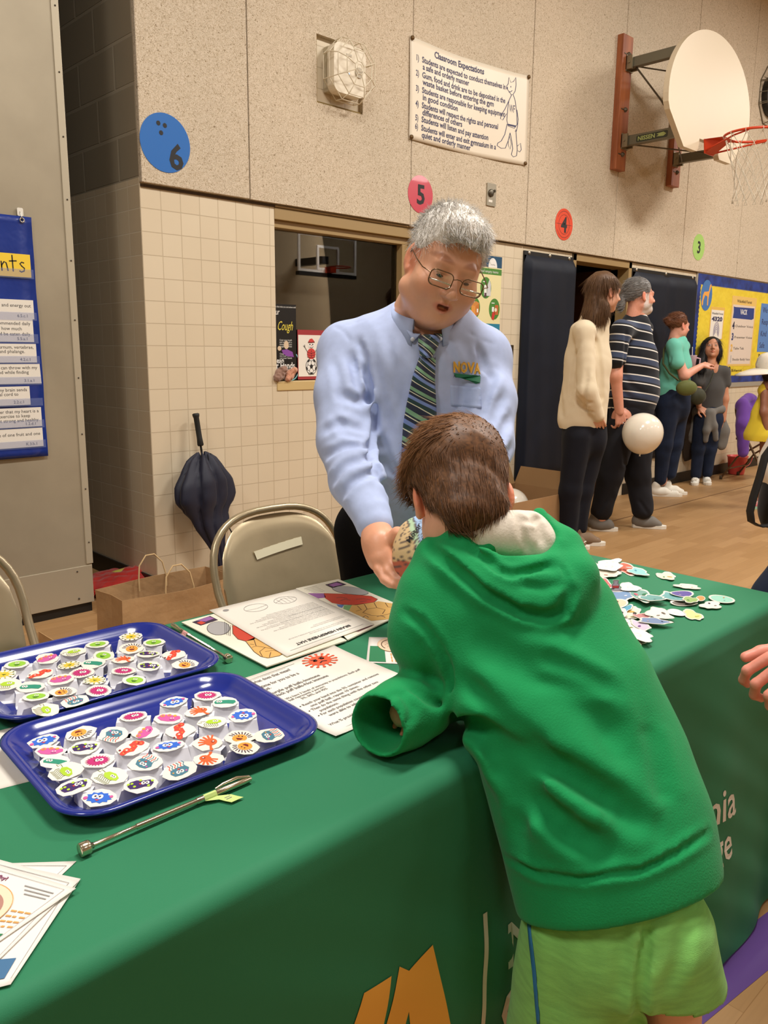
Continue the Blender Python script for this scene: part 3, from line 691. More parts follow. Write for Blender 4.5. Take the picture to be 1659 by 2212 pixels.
a = g.at(xa, za); part('blue_disc', MB().prism(a, circ(0, 0, .125, 36, .15), 0, .0012), mat('sky_blue_card', (66, 116, 176), rough=.6), t)
part('dog_silhouette', MB().prism(a, [(x*.0105, y*.0105) for x, y in ((-9, -8), (-7.5, -10), (-6, -9), (-6, -5), (-3, 0), (2, -1), (2.5, -9), (4.5, -9.5), (4.5, -3), (5.5, 2), (8, 8), (9, 9), (8.2, 11), (5.5, 9.5), (4, 4), (0, 3.5), (-5, 3), (-7.5, 0), (-8, -4), (-9.2, -6))], .0012, .002), mat('orange_card', (232, 164, 74), rough=.6), t)
p0 = g.px(1536, 662); p1 = g.px(1559, 722); t, a, w_, h_ = sheet('notice_sheet', 'small narrow notice with a purple fingerprint shape on the bulletin board', p0[0], p1[1]-.05, p1[0]+.02, p0[1], '#e2b858')
part('white_panel', MB().prism(a, rect(.02, 0, w_-.02, h_-.03), .0012, .0018), M_PAPER, t)
q = MB(); text(q, a, 'Wakefield Forest', w_/2, h_-.075, .03, M_INK, 'c', width=w_*.8, z=.0024, bold=.01); text(q, a, '4320', w_/2, h_-.14, .06, M_NAVY, 'c', width=w_*.75, z=.0024, bold=.05)
for k in range(5): stroke(q, a, [(w_/2+(.065-.012*k)*cos(b), .075+(.095-.017*k)*sin(b)) for b in np.linspace(-.6, 3.7, 24)], .006, mat('purple_print', (96, 84, 138)), .0024)
part('printing', q, None, t)
p0 = g.px(1583, 634); p1 = g.px(1617, 790); t, a, w_, h_ = sheet('pack_rules_poster', 'tall cream poster with VACK heading and voice levels from 4 to 0', p0[0], p1[1], p1[0]+.05, p0[1]-.02, '#e6c06a')
part('white_panel', MB().prism(a, rect(.03, .02, w_-.03, h_-.09), .0012, .0018), mat('cream_paper', (222, 206, 190), rough=.6), t)
q = MB(); text(q, a, 'Wakefield Forest', w_/2, h_-.065, .045, M_INK, 'c', width=w_*.6, z=.0024)
q.prism(a, [(.05, h_-.11), (.09, h_-.115), (w_-.05, h_-.11), (w_-.04, h_-.22), (w_-.09, h_-.235), (.05, h_-.23), (.06, h_-.17)], .0018, .0022, mat('brush_blue', (42, 62, 128))); text(q, a, 'VACK', w_/2, h_-.185, .075, M_WHITE, 'c', width=w_*.28, z=.0028, bold=.02)
for k, (n_, s_, c) in enumerate((('4', 'Outdoor Voice', (36, 36, 60)), ('3', 'Presenter Voice', (44, 56, 110)), ('2', 'Table Talk', (226, 176, 74)), ('1', 'Shoulder Buddy Voice', (180, 176, 176)), ('0', 'Silent', (24, 24, 24)))):
    z = h_-.31-.118*k; text(q, a, n_, .085, z-.03, .10, mat('level_ink_'+n_, c), 'c', z=.0026, bold=.05); text(q, a, s_, .13, z-.012, .036, M_INK, width=(w_-.17)*(.6 if len(s_) < 12 else 1), z=.0026)
part('printing', q, None, t)
p0 = g.px(1645, 655); t, a, w_, h_ = sheet('blue_notice_sheet', 'pale blue lettered notice at the right edge of the bulletin board', p0[0], g.px(1634, 760)[1], p0[0]+.9, p0[1], '#5c86c4')
q = MB()
for k, s_ in enumerate(('We are', 'Respectful', 'Kind', 'Safe', 'Ready')): text(q, a, s_, .05, h_-.1-.13*k, .09, M_NAVY, z=.002)
part('printing', q, None, t)

# window posters and toys stand inside against the glass
f = Fr((0, YW+.061, 0), (1, 0, 0), (0, 0, 1))
def wpx(x, y): return f.px(x, y)
x0, z1 = wpx(575, 655); x1, z0 = wpx(641, 826); z0 = WZ0+.055
t = thing('cover_cough_poster', 'black hygiene poster reading Cough and Hands inside the window', 'poster', (x0, f.o[1], z0))
a = f.at(x0, z0); w_, h_ = x1-x0, z1-z0
part('sheet', MB().prism(a, rect(0, 0, w_, h_), -.002, 0), mat('black_poster', (18, 18, 19), rough=.4), t)
q = MB(); MY = mat('yellow_print', (226, 208, 74), emit=0); 
cx0 = f.px(598, 715)[0]-x0; text(q, a, 'Cough', cx0, h_*.66, .075, MY, width=(f.px(634, 715)[0]-x0-cx0)*.92, shear=.25, a=0); text(q, a, 'your', .03, h_*.86, .05, M_WHITE, width=.06, shear=.2)
text(q, a, 'Stop germs that make you and others sick!', .02, h_*.955, .014, M_WHITE, width=w_*.9); text(q, a, 'Clean', .03, h_*.225, .045, M_WHITE, width=.09, bold=.02); text(q, a, 'your Hands', .0, h_*.155, .05, M_WHITE, width=.2, bold=.02); text(q, a, 'after coughing or sneezing', .08, h_*.13, .012, M_WHITE, width=.17)
for k in range(7): text(q, a, ('Cover your mouth', 'and nose with a', 'tissue when you', 'cough or sneeze', 'Cough or sneeze', 'into your sleeve,', 'not your hands')[k], .09, h_*(.52-.028*k-(.07 if k > 3 else 0)), .014, M_WHITE, width=.09)
part('poster_lettering', q, None, t)
q = MB(); a2 = a.at(w_-.07, h_*.42)
q.prism(a2, circ(-.005, .02, .018, 16, .024), .0005, .001, mat('pale_skin_print', (214, 190, 160))); q.prism(a2, circ(-.055, .0, .014, 12), .0005, .001, mat('pale_skin_print', (214,190,160))); q.prism(a2, [(-.04, -.01), (.0, -.005), (.04, -.02), (.05, -.05), (.0, -.045), (-.03, -.03)], .001, .0014, mat('violet_print', (134, 70, 160)))
stroke(q, a2, [(.03+.06*cos(b), -.10+.085*sin(b)) for b in np.linspace(-1.7, .9, 20)], .006, mat('pale_teal_print', (120, 190, 196)), .0012); part('poster_picture', q, None, t)
x0, z1 = wpx(642, 712); x1, _ = wpx(704, 715); z0 = WZ0+.055
t = thing('snowman_drawing', 'child drawing of a red sweater snowman standing on a soccer ball', 'poster', (x0, f.o[1], z0)); a = f.at(x0, z0, .004); w_, h_ = x1-x0, z1-z0
part('red_mount', MB().prism(a, rect(0, 0, w_, h_), -.003, -.001), mat('maroon_card', (158, 48, 52), rough=.6), t); part('sheet', MB().prism(a, rect(.004, .018, w_-.003, h_-.03), -.001, .0), M_PAPER, t)
q = MB(); MR = mat('red_crayon', (204, 62, 58)); c_ = w_*.46; R_ = min(w_*.26, (h_-.055)/6.3)
zz = .030+R_*1.25; q.prism(a, circ(c_, zz, R_*1.1, 30, R_*1.25), .0005, .001, M_WHITE)
stroke(q, a, circ(c_, zz, R_*1.1, 40, R_*1.25), .003, M_INK, .0016, True)
q.prism(a, circ(c_, zz, R_*.35, 5, R_*.4, pi/2), .0011, .0016, M_INK)
for k in range(5):
    b = pi/2+2*pi*k/5; stroke(q, a, [(c_+R_*.35*cos(b), zz+R_*.4*sin(b)), (c_+R_*.75*cos(b), zz+R_*.85*sin(b))], .003, M_INK, .0015); b2 = b+pi/5
    for s_ in (-1, 1): stroke(q, a, [(c_+R_*.75*cos(b), zz+R_*.85*sin(b)), (c_+R_*.95*cos(b+s_*.42), zz+R_*1.08*sin(b+s_*.42))], .003, M_INK, .0015)
    q.prism(a, [(c_+R_*r_*cos(b2+d_), zz+R_*1.13*r_*sin(b2+d_)) for r_, d_ in ((1.05, -.28), (.8, -.1), (.8, .1), (1.05, .28), (1.1, 0))], .0011, .0016, M_INK)
zs = zz+R_*1.25+R_*.75; q.prism(a, circ(c_, zs, R_*.85, 26, R_*.85), .0012, .0018, MR)
for k in (-.35, 0, .35): stroke(q, a, [(c_+R_*.83*cos(b), zs+R_*(k+.15*sin(b)-.1)) for b in np.linspace(pi, 2*pi, 14)], .0025, M_INK, .0022)
for k in (-.4, 0, .4): q.prism(a, circ(c_, zs+R_*k, .003, 8), .002, .0026, M_INK)
zh = zs+R_*1.3; q.prism(a, circ(c_, zh, R_*.6, 22, R_*.55), .0008, .0012, M_WHITE)
for s_ in (-1, 1): q.prism(a, circ(c_+s_*R_*.28, zh+R_*.15, .0045, 8), .0014, .002, M_INK); stroke(q, a, [(c_+s_*R_*.8, zs+R_*.3), (c_+s_*R_*1.3, zs+R_*1.0), (c_+s_*R_*1.35, zs+R_*1.4)], .003, M_INK, .002); stroke(q, a, [(c_+s_*R_*1.3, zs+R_*1.0), (c_+s_*R_*1.6, zs+R_*1.25)], .003, M_INK, .002)
stroke(q, a, [(c_-R_*.35, zh-R_*.2), (c_-.1*R_, zh-R_*.38), (c_+R_*.15, zh-R_*.38), (c_+R_*.4, zh-R_*.15)], .003, M_INK, .002); stroke(q, a, [(c_, zh+.1*R_), (c_+.1*R_, zh-.05*R_), (c_-.02*R_, zh-.15*R_)], .003, MR, .002)
q.prism(a, [(c_-R_*.65, zh+R_*.5), (c_+R_*.65, zh+R_*.55), (c_+R_*.5, zh+R_*.8), (c_+R_*.15, zh+R_*1.1), (c_-R_*.3, zh+R_*1.0)], .0012, .0018, MR); stroke(q, a, [(c_-R_*.65, zh+R_*.5), (c_, zh+R_*.45), (c_+R_*.68, zh+R_*.55)], .006, mat('dark_red_crayon', (110, 34, 30)), .0022)
text(q, a, 'By: dr', c_, .028, .02, M_INK, 'c', z=.001); part('drawing', q, None, t)
for px_, py_, r_, c_, lb in ((603, 813, .034, (150, 116, 100), 'mauve brown plush toy at the left end of the window sill'), (626, 812, .030, (206, 146, 116), 'peach plush toy beside the black poster on the window sill')):
    p = on(px_, py_, 1, YW+.002); fd = Field(p-.08, p+.08, .004); fd.ell(p, (r_, r_*.9, r_*1.05)).ell(p+[.02, -.02, .03], r_*.6).ell(p+[-.025, -.01, -.02], r_*.55); fd.noise(.004, 220, int(px_))
    off = WZ0+.0505-(p[2]-r_*1.05); V, F_ = fd.surf(1); V[:, 2] += off+.003; t = thing('plush_toy', lb, 'plush toy', (p[0], p[1], WZ0+.05)); Sculpt().add(V, F_).build('plush_body', mat('plush_%d' % px_, c_, rough=.95, sheen=.5), t)

# glass backboard on the opposite side of the gym, seen only mirrored in the window
def mirrored(px, py, y): p = on(px, py, 1, 2*(YW+.07)-y); return np.array([p[0], y, p[2]])
yb = -5.9; a = mirrored(642, 500, yb); b = mirrored(767, 596, yb); f = Fr((b[0], yb, b[2]), (-1, 0, 0), (0, 0, 1)); w_, h_ = abs(b[0]-a[0]), a[2]-b[2]
t = thing('glass_basketball_hoop', 'glass backboard with orange rim, mirrored in the dark office window', 'basketball hoop', ((a[0]+b[0])/2, -6.85, b[2]))
q = MB()
for r_ in (rect(0, 0, w_, .05), rect(0, h_-.05, w_, h_), rect(0, .05, .05, h_-.05), rect(w_-.05, .05, w_, h_-.05)): q.prism(f, r_, 0, .04)
part('white_frame', q, M_WHITE, t)
c_ = w_*.5; q = MB()
for r_ in (rect(c_-.3, .05, c_+.3, .1), rect(c_-.3, .5, c_+.3, .55), rect(c_-.3, .1, c_-.25, .5), rect(c_+.25, .1, c_+.3, .5)): q.prism(f, r_, .005, .045)
part('target_square', q, M_WHITE, t); q = MB().box((b[0]-w_, yb-.06, b[2]-.08), (b[0], yb+.05, b[2]-.005)).box((b[0]-w_/2-.08, -6.89, b[2]+.2), (b[0]-w_/2+.08, yb-.05, b[2]+.35)); part('edge_padding', q, M_BLACK, t)
rc_ = np.array([b[0]-w_/2, yb+.4, b[2]+.1]); part('rim_ring', MB().tube([rc_+.23*np.array([cos(v), sin(v), 0]) for v in np.linspace(0, 2*pi, 31)[:-1]], .012, None, 8, closed=True).box(rc_+[-.08, -.38, -.1], rc_+[.08, -.2, .02]), mat('orange_rim', (206, 62, 22), rough=.4), t)
# ================================================================ basketball hoop on its wall mount
YBD = 3.25; XB0, XB1 = 5.98, 7.40; ZB0, ZB1 = 2.87, 3.765
BC = ((XB0+XB1)/2, (ZB0+ZB1)/2)
t = thing('basketball_hoop', 'cream fan-shaped basketball backboard on steel arms with orange rim and net', 'basketball hoop', (6.75, YW, 2.8))
M_WOOD = mat('reddish_mount_wood', (170, 100, 60), rough=.5, c2=(140, 76, 44), vscale=7, stretch=(4, 4, .5))
M_ARM = mat('grey_green_steel', (118, 114, 98), rough=.45, metal=.4)
for x in (6.30, 7.24):
    o = part('mount_board', MB().box((x-.075, YB-.055, 2.78), (x+.075, YB+.0, 3.79)), M_WOOD, t, bevel=.004)
    q = MB()
    for z in (2.9, 3.24, 3.65): q.lathe([(.018, 0), (.018, .01), (.008, .012), (.008, .022), (0, .022)], (x+.01, YB-.055, z), (0, -1, 0)).box((x-.05, YB-.058, z-.004), (x+.04, YB-.0551, z+.004))
    part('bolt_row', q, mat('dull_bolt', (96, 86, 70), rough=.5, metal=.6), o)
for x in (6.33, 7.21):
    for z, e in ((3.585, YBD+.01), (3.0, YBD+.01)):
        arm = part('support_arm', MB().box((x-.028, e, z-.038), (x+.028, YB-.06, z+.038)), M_ARM, t, bevel=.006)
        q = MB().box((x-.05, YB-.11, z-.05), (x-.033, YB-.055, z+.05)).box((x+.033, YB-.11, z-.05), (x+.05, YB-.055, z+.05)).box((x-.05, YB-.062, z-.06), (x+.05, YB-.0551, z+.06)); q.tube([(x-.06, YB-.085, z), (x+.06, YB-.085, z)], .01, None, 8)
        q.tube([(x, e+.05, z+.03), (x, e+.05, z+.055)], .014, None, 8)
        part('hinge_bracket', q, mat('worn_bracket', (150, 140, 116), rough=.4, metal=.6), arm)
    P0, P1 = np.array([x, YB-.12, 3.55]), np.array([x, YBD+.05, 3.04]); m1 = P0+(P1-P0)*.62; m2 = P0+(P1-P0)*.85
    q = MB().tube([P0, m1], .007, None, 8).tube([m2, P1], .007, None, 8).tube([m1, m1+(m2-m1)*.15], .011, None, 8); w_ = np.array([0, .35, .3])*.04
    q.tube([m1+w_, m2+w_], .005, None, 6).tube([m1-w_, m2-w_], .005, None, 6); part('turnbuckle_rod', q, mat('dark_rod', (92, 84, 68), rough=.5, metal=.6), t)
q = MB()
for z in (3.585, 3.0): q.tube([(6.33, YB-.12, z-.03), (7.21, YBD+.08, z-.03)], .006, None, 6).tube([(7.21, YB-.12, z-.03), (6.33, YBD+.08, z-.03)], .006, None, 6)
part('cross_rods', q, mat('dark_rod', (92, 84, 68)), t)
fb = Fr((BC[0], YBD, ZB0), (1, 0, 0), (0, 0, 1)); hw = (XB1-XB0)/2; hh = ZB1-ZB0
out = []
out += [(-.42, .0), (-.20, .0), (-.17, .10), (.17, .10), (.20, .0), (.42, .0)]
rt = [(hw-.035, .22), (hw-.008, .27), (hw, .33)]
arc = [(hw*cos(a), .36+(hh-.36)*sin(a)) for a in np.linspace(0.0, pi, 40)]
left = [(-hw, .33), (-hw+.008, .27), (-hw+.035, .22)]
out = [(-.42, .0), (-.2, .0), (-.175, .03), (-.17, .10), (.17, .10), (.175, .03), (.2, .0), (.42, .0)]+rt+arc+left
part('backboard', MB().prism(fb, out, -.025, .02), mat('cream_backboard', (212, 196, 168), rough=.42), t, bevel=.008, seg=3)
f = Fr((6.33, 0, 3.0), (0, -1, 0), (0, 0, 1)); f = Fr((6.33-.0285, YB-.18, 3.0), (0, -1, 0), (0, 0, 1))
q = MB().prism(f, rrect(.0, -.028, .27, .022, .012), 0, .001, mat('dark_label', (52, 58, 44), rough=.4)); text(q, f, 'NISSEN', .012, -.017, .044, mat('pale_green_label_ink', (176, 190, 120)), width=.15, bold=.03, z=.0016)
q.prism(f, [(.175, -.012), (.235, -.016), (.258, -.002), (.235, .014), (.175, .008), (.195, -.002)], .001, .0018, mat('pale_green_label_ink', (176, 190, 120))); part('maker_label', q, None, t)
M_RIM = mat('orange_rim', (206, 62, 22), rough=.4, coat=.3)
RZ = 2.965; rc = np.array([BC[0], YBD-.16-.225, RZ]); RR = .225
q = MB().tube([rc+RR*np.array([cos(a), sin(a), 0]) for a in np.linspace(0, 2*pi, 41)[:-1]], .0095, None, 10, closed=True)
part('rim_ring', q, M_RIM, t)
q = MB(); y1 = YBD-.02
q.prism(Fr((rc[0], y1, RZ), (1, 0, 0), (0, 0, 1)), [(-.075, -.09), (.075, -.09), (.10, .01), (-.10, .01)], 0, .008)
q.add([(rc[0]-.10, y1, RZ+.012), (rc[0]+.10, y1, RZ+.012), (rc[0]+.12, rc[1]+.19, RZ), (rc[0]-.12, rc[1]+.19, RZ), (rc[0]-.075, y1, RZ-.09), (rc[0]+.075, y1, RZ-.09), (rc[0]+.05, rc[1]+.225, RZ-.012), (rc[0]-.05, rc[1]+.225, RZ-.012)], [(0, 1, 2, 3), (4, 7, 6, 5), (0, 4, 5, 1), (3, 2, 6, 7), (0, 3, 7, 4), (1, 5, 6, 2)])
for s_ in (-1, 1): q.tube([(rc[0]+s_*.07, y1-.005, RZ-.07), (rc[0]+s_*.19, rc[1]+.08, RZ-.02), (rc[0]+s_*RR*.96, rc[1]-.04, RZ-.006)], .007, None, 8)
part('rim_bracket', q, M_RIM, t)
q = MB(); NN = 12; lv = [(.218, -.008), (.19, -.09), (.165, -.17), (.14, -.25), (.125, -.33), (.118, -.40), (.126, -.46)]
def np_(k, i): r, z = lv[k]; a = 2*pi*(i+.5*(k % 2))/NN+.1; return rc+np.array([r*cos(a)*(1+.06*sin(3*a+k)), r*sin(a), z+.006*sin(5*a+k)])
for k in range(len(lv)-1):
    for i in range(NN):
        a_, b_ = np_(k, i), np_(k+1, i); c_ = np_(k+1, i-1 if k % 2 == 0 else i+1)
        for e_ in (b_, c_):
            m_ = (a_+e_)/2+[0, 0, -.008]; q.tube([a_, m_, e_], .0028, None, 5)
for i in range(NN):
    a = 2*pi*i/NN+.1; q.tube([rc+np.array([RR*cos(a), RR*sin(a), .012]), rc+np.array([(RR+.012)*cos(a), (RR+.012)*sin(a), -.005]), np_(0, i)+[0, 0, -.02]], .003, None, 5)
    p = np_(6, i); q.tube([p+[0, 0, 0], p+[.012*sin(a), -.012*cos(a), -.035], p+[-.012*sin(a), .012*cos(a), -.035], p], .003, None, 5)
part('net', q, mat('white_cord', (206, 196, 176), rough=.9), t)

# caged clock
x, z = 9.20, 3.93; f = Fr((x, YB, z), (1, 0, 0), (0, 0, 1))
t = thing('caged_wall_clock', 'round wall clock behind a wire guard right of the backboard', 'clock', f.o)
part('clock_case', MB().prism(f, circ(0, 0, .19, 40), 0, .06), mat('black_case', (30, 28, 26), rough=.35), t, bevel=.01)
part('clock_face', MB().prism(f, circ(0, 0, .172, 40), .0601, .062), M_WHITE, t)
q = MB()
for k in range(12):
    a = pi/2-2*pi*k/12; text(q, f, str(k or 12), .135*cos(a), .135*sin(a)-.014, .045, M_INK, 'c', z=.063)
stroke(q, f, [(0, 0), (-.06, .05)], .012, M_INK, .064); stroke(q, f, [(0, 0), (.02, -.11)], .008, M_INK, .065); part('clock_hands', q, None, t)
q = MB(); o8 = [(.26*cos(a), .30*sin(a)) for a in np.linspace(0, 2*pi, 9)[:-1]+pi/8]
q.tube([f.p(a, b, .005) for a, b in o8], .006, None, 6, closed=True); q.tube([f.p(a*.86, b*.86, .14) for a, b in o8], .006, None, 6, closed=True)
for a, b in o8: q.tube([f.p(a, b, .005), f.p(a*.86, b*.86, .14)], .005, None, 6)
for k in (-.13, -.045, .045, .13): q.tube([f.p(k*1.3, -.24, .14), f.p(k*1.3, .24, .14)], .004, None, 6); q.tube([f.p(-.205, k*1.5, .14), f.p(.205, k*1.5, .14)], .004, None, 6)
for k in (-.1, 0, .1): q.tube([f.p(-.25, k, .01), f.p(-.205, k*.9, .14)], .004, None, 6)
part('wire_guard', q, mat('grey_guard_wire', (122, 114, 96), rough=.4, metal=.5), t)

# ================================================================ pocket chart on the partition
PCF = Fr((0, YW-.0045, 0), (1, 0, 0), (0, 0, 1))
a_tr = PCF.px(66, 470); a_br = PCF.px(95, 985)
x1, z1 = a_tr; z0 = a_br[1]; x0 = x1-.86
t = thing('pocket_chart', 'royal blue hanging pocket chart on the steel partition', 'pocket chart', (x0, PCF.o[1], z0))
a = PCF.at(x0, z0); w_, h_ = x1-x0, z1-z0
P = np.zeros((40, 12, 3))
for i in range(40):
    for j in range(12): u, v = j/11*w_, i/39*h_; P[i, j] = a.p(u, v, .006+.003*sin(4*u+9*v)+.002*sin(23*v))
o = part('chart_fabric', MB().grid(P), mat('royal_blue_vinyl', (26, 52, 134), rough=.3, var=.1, vscale=4, bump=.7, bscale=9, bdist=.01), t); so = o.modifiers.new('s', 'SOLIDIFY'); so.thickness = .002; so.offset = 1
q = MB(); rows = []
for k, (py0, py1, px1) in enumerate(((551, 600, 62), (649, 690, 69), (690, 739, 68), (743, 783, 75), (786, 828, 83), (834, 874, 61), (879, 920, 86), (923, 963, 89))): rows.append((PCF.px(px1, py0), PCF.px(px1, py1), k))
for (u1, v1), (u1b, v0), k in rows: q.prism(a, rect(.01, v0-z0-.006, w_-.01, (v1-z0)*.35+(v0-z0)*.65-.0), .0145, .0150)
mclear = mat('clear_vinyl_pocket', (150, 165, 215), rough=.12, alpha=.16, spec=.8); part('clear_pockets', q, mclear, t)
labels = [('yellow word card ending in ents at the top of the pocket chart', [('Healthy Statements', .0, .5, 1)], ''), ('white card about energy in and energy out in the pocket chart', [('balance of energy in and energy out', 0, 0, 0)], '6.5.c.1'), ('white card about recommended daily guideline in the pocket chart', [('the recommended daily', 0, 0, 0), ('guideline of how much', 0, 0, 0), ('should be eaten daily.', 0, 0, 0)], '5.5.a.1'), ('white card about sternum and vertebrae in the pocket chart', [('cranium, sternum, vertebrae,', 0, 0, 0), ('and phalange.', 0, 0, 0)], '4.2.c.1'), ('wide white card about preferred hand in the pocket chart', [('I can throw with my', 0, 0, 0), ('preferred hand while finding', 0, 0, 0)], '3.1.a.1'), ('shorter white card about the spinal cord in the pocket chart', [('how my brain sends', 0, 0, 0), ('down my spinal cord to', 0, 0, 0)], '2.2.c.1'), ('white card about the heart and exercise in the pocket chart', [('tell my teacher that my heart is a', 0, 0, 0), ('muscle and I need to exercise to keep', 0, 0, 0), ('it strong and healthy.', 0, 0, 0)], '1.2.d.1'), ('white card about one fruit in the lowest pocket of the chart', [('draw a picture of one fruit and one', 0, 0, 0)], 'K.3.b.1')]
for ((u1, v1), (u1b, v0), k), (lb, lines, code) in zip(rows, labels):
    W_ = .52; c = PCF.at(u1-W_, v0, .0115); H_ = v1-v0
    cd = thing('word_card', lb, 'card', c.o, 'cards in the pocket chart')
    part('card_sheet', MB().prism(c, [(0, 0), (W_+(.003 if k == 4 else 0), 0), (W_, H_), (0, H_)], 0, .0015), mat('yellow_card', (240, 204, 56), rough=.7) if k == 0 else M_PAPER, cd)
    q = MB(); ink = M_INK if k == 0 else mat('grey_print_ink', (70, 68, 66), rough=.7)
    if k == 0:
        # hand-written letters e n t s
        s_ = H_*.42; X0 = W_-.165
        def hw_(pts, dx): stroke(q, c, [(X0+dx+x_*s_, H_*.22+y_*s_) for x_, y_ in pts], .0055, ink, .002)
        hw_([(.05, .5), (.6, .55), (.55, .9), (.3, 1), (.05, .75), (.03, .3), (.3, .02), (.65, .2)], -.005); hw_([(0, 1), (.03, 0), (.05, .6), (.3, .95), (.5, .85), (.6, .4), (.65, .02)], .038); hw_([(.2, 1.7), (.22, 0)], .078); hw_([(-.15, 1.05), (.65, 1.12)], .078); hw_([(.55, .95), (.3, 1.02), (.1, .85), (.3, .6), (.55, .4), (.5, .12), (.2, 0), (0, .12)], .114)
        hw_([(0, 1), (.03, 0), (.05, .6), (.3, .95), (.5, .85), (.55, .05), (.6, .6), (.85, .95), (1.05, .85), (1.1, .02)], -.075)
    else:
        n_ = len(lines)
        for r_, (s_, *_u) in enumerate(lines): text(q, c, s_, W_-.012-(.04 if r_ % 2 else .0), H_*(.62 if n_ == 1 else .74-.23*r_), .021, ink, 'r', z=.002)
        text(q, c, code, W_-.03, .008, .019, ink, 'r', z=.002)
    part('lettering', q, None, cd)
u_, v_ = PCF.px(43, 462); hk = thing('adhesive_hook', 'small white adhesive hook holding the pocket chart', 'hook', PCF.p(u_, v_)); c = PCF.at(u_, v_)
part('hook_plate', MB().prism(c, rrect(-.013, -.01, .013, .025, .006), 0, .006), mat('white_plastic', (230, 226, 214), rough=.35), hk)
part('hook_wire', MB().tube([c.p(0, .01, .008), c.p(0, -.012, .012), c.p(.0, -.022, .018), c.p(0, -.014, .022)], .002, None, 8), mat('bright_wire', (190, 186, 176), rough=.3, metal=.8), hk)
g_ = MB().tube([c.p(.003+.009*cos(b), -.027+.009*sin(b), .012) for b in np.linspace(0, 2*pi, 17)[:-1]], .003, None, 8, closed=True); part('grommet', g_, mat('bright_wire', (190, 186, 176)), t)

# ================================================================ umbrella leaning in the corner
t = thing('umbrella', 'dark navy half-open umbrella with black grip leaning on the tiled wall', 'umbrella', (2.47, YW-.1, 0))
def uy(z): return YW-.055-.14*(1-z/.97)   # leans: tip away from the wall
def uax(px, py):
    for _ in range(6):
        y = uy(.5) if _ == 0 else uy(p[2]); p = on(px, py, 1, y)
    return p
tipp = uax(478, 1246); tipp[2] = max(tipp[2], .012); topp = uax(423, 896)
AX = topp-tipp; axl = np.linalg.norm(AX); AX /= axl
fu = Fr(tipp, np.cross(AX, [0, 1., 0]), AX)   # u across, v up the shaft, n towards the viewer side
if fu.n[1] > 0: fu.n = -fu.n
q = MB().tube([fu.p(0, axl*.70), fu.p(0, axl*.86)], .006, None, 10); part('shaft', q, mat('black_shaft', (20, 20, 22), rough=.3), t)
q = MB().lathe([(.0, -.105), (.013, -.105), (.017, -.098), (.0145, -.06), (.0145, .045), (.018, .055), (.019, .066), (.012, .07), (0, .07)], fu.p(0, axl*.93), AX, None, 20); part('grip', q, mat('black_foam_grip', (24, 23, 22), rough=.6), t)
prof_z = np.linspace(0, 1, 34); NR = 64; P = np.zeros((34, NR, 3)); H0 = axl*.745
def urad(v):
    xs = [0, .05, .2, .42, .52, .66, .80, .90, .97, 1.0]; rs = [.007, .016, .040, .082, .090, .142, .150, .118, .060, .024]; return np.interp(v, xs, rs)
for i, v in enumerate(prof_z):
    for j in range(NR):
        a = 2*pi*j/NR; fold = abs(sin(4*a+.9*sin(2*v*pi)))**.45; r = urad(v)*(.48+.50*fold+.10*sin(a+1.2)); 
        r *= 1+.25*sin(2*a+.5)*math.exp(-((v-.62)/.25)**2)
        dx = .035*math.exp(-((v-.66)/.2)**2)*cos(a) - .03*math.exp(-((v-.45)/.08)**2)*max(0, -cos(a))
        zz = H0*v+.02*fold*(v > .93)-.012*sin(8*a)*(v > .9)
        P[i, j] = fu.p(r*cos(a)+dx-.012*sin(3.0*v*pi)*(v < .6), zz, r*sin(a)*.62)
M_NAVYF = mat('navy_nylon', (15, 19, 42), rough=.6, sheen=.05)
part('canopy', MB().grid(P, closed=True), M_NAVYF, t)
for k in range(8):
    a = 2*pi*k/8+.3; p_ = fu.p(.035*cos(a)*1.4, H0-.004, .035*sin(a)); part('rib_tip', MB().tube([p_-AX*.02, p_+AX*.018], [.003, .002], None, 6), mat('black_shaft', (20, 20, 22)), t)
part('ferrule', MB().tube([fu.p(0, -.01), fu.p(0, .05)], [.004, .007], None, 8), mat('black_shaft', (20, 20, 22)), t)
part('closing_strap', MB().tube([fu.p(-.065, H0*.42, .04), fu.p(-.075, H0*.36, .05), fu.p(-.072, H0*.28, .045), fu.p(-.07, H0*.22, .04)], [.004, .004, .003, .006], None, 6), mat('black_shaft', (20, 20, 22)), t)

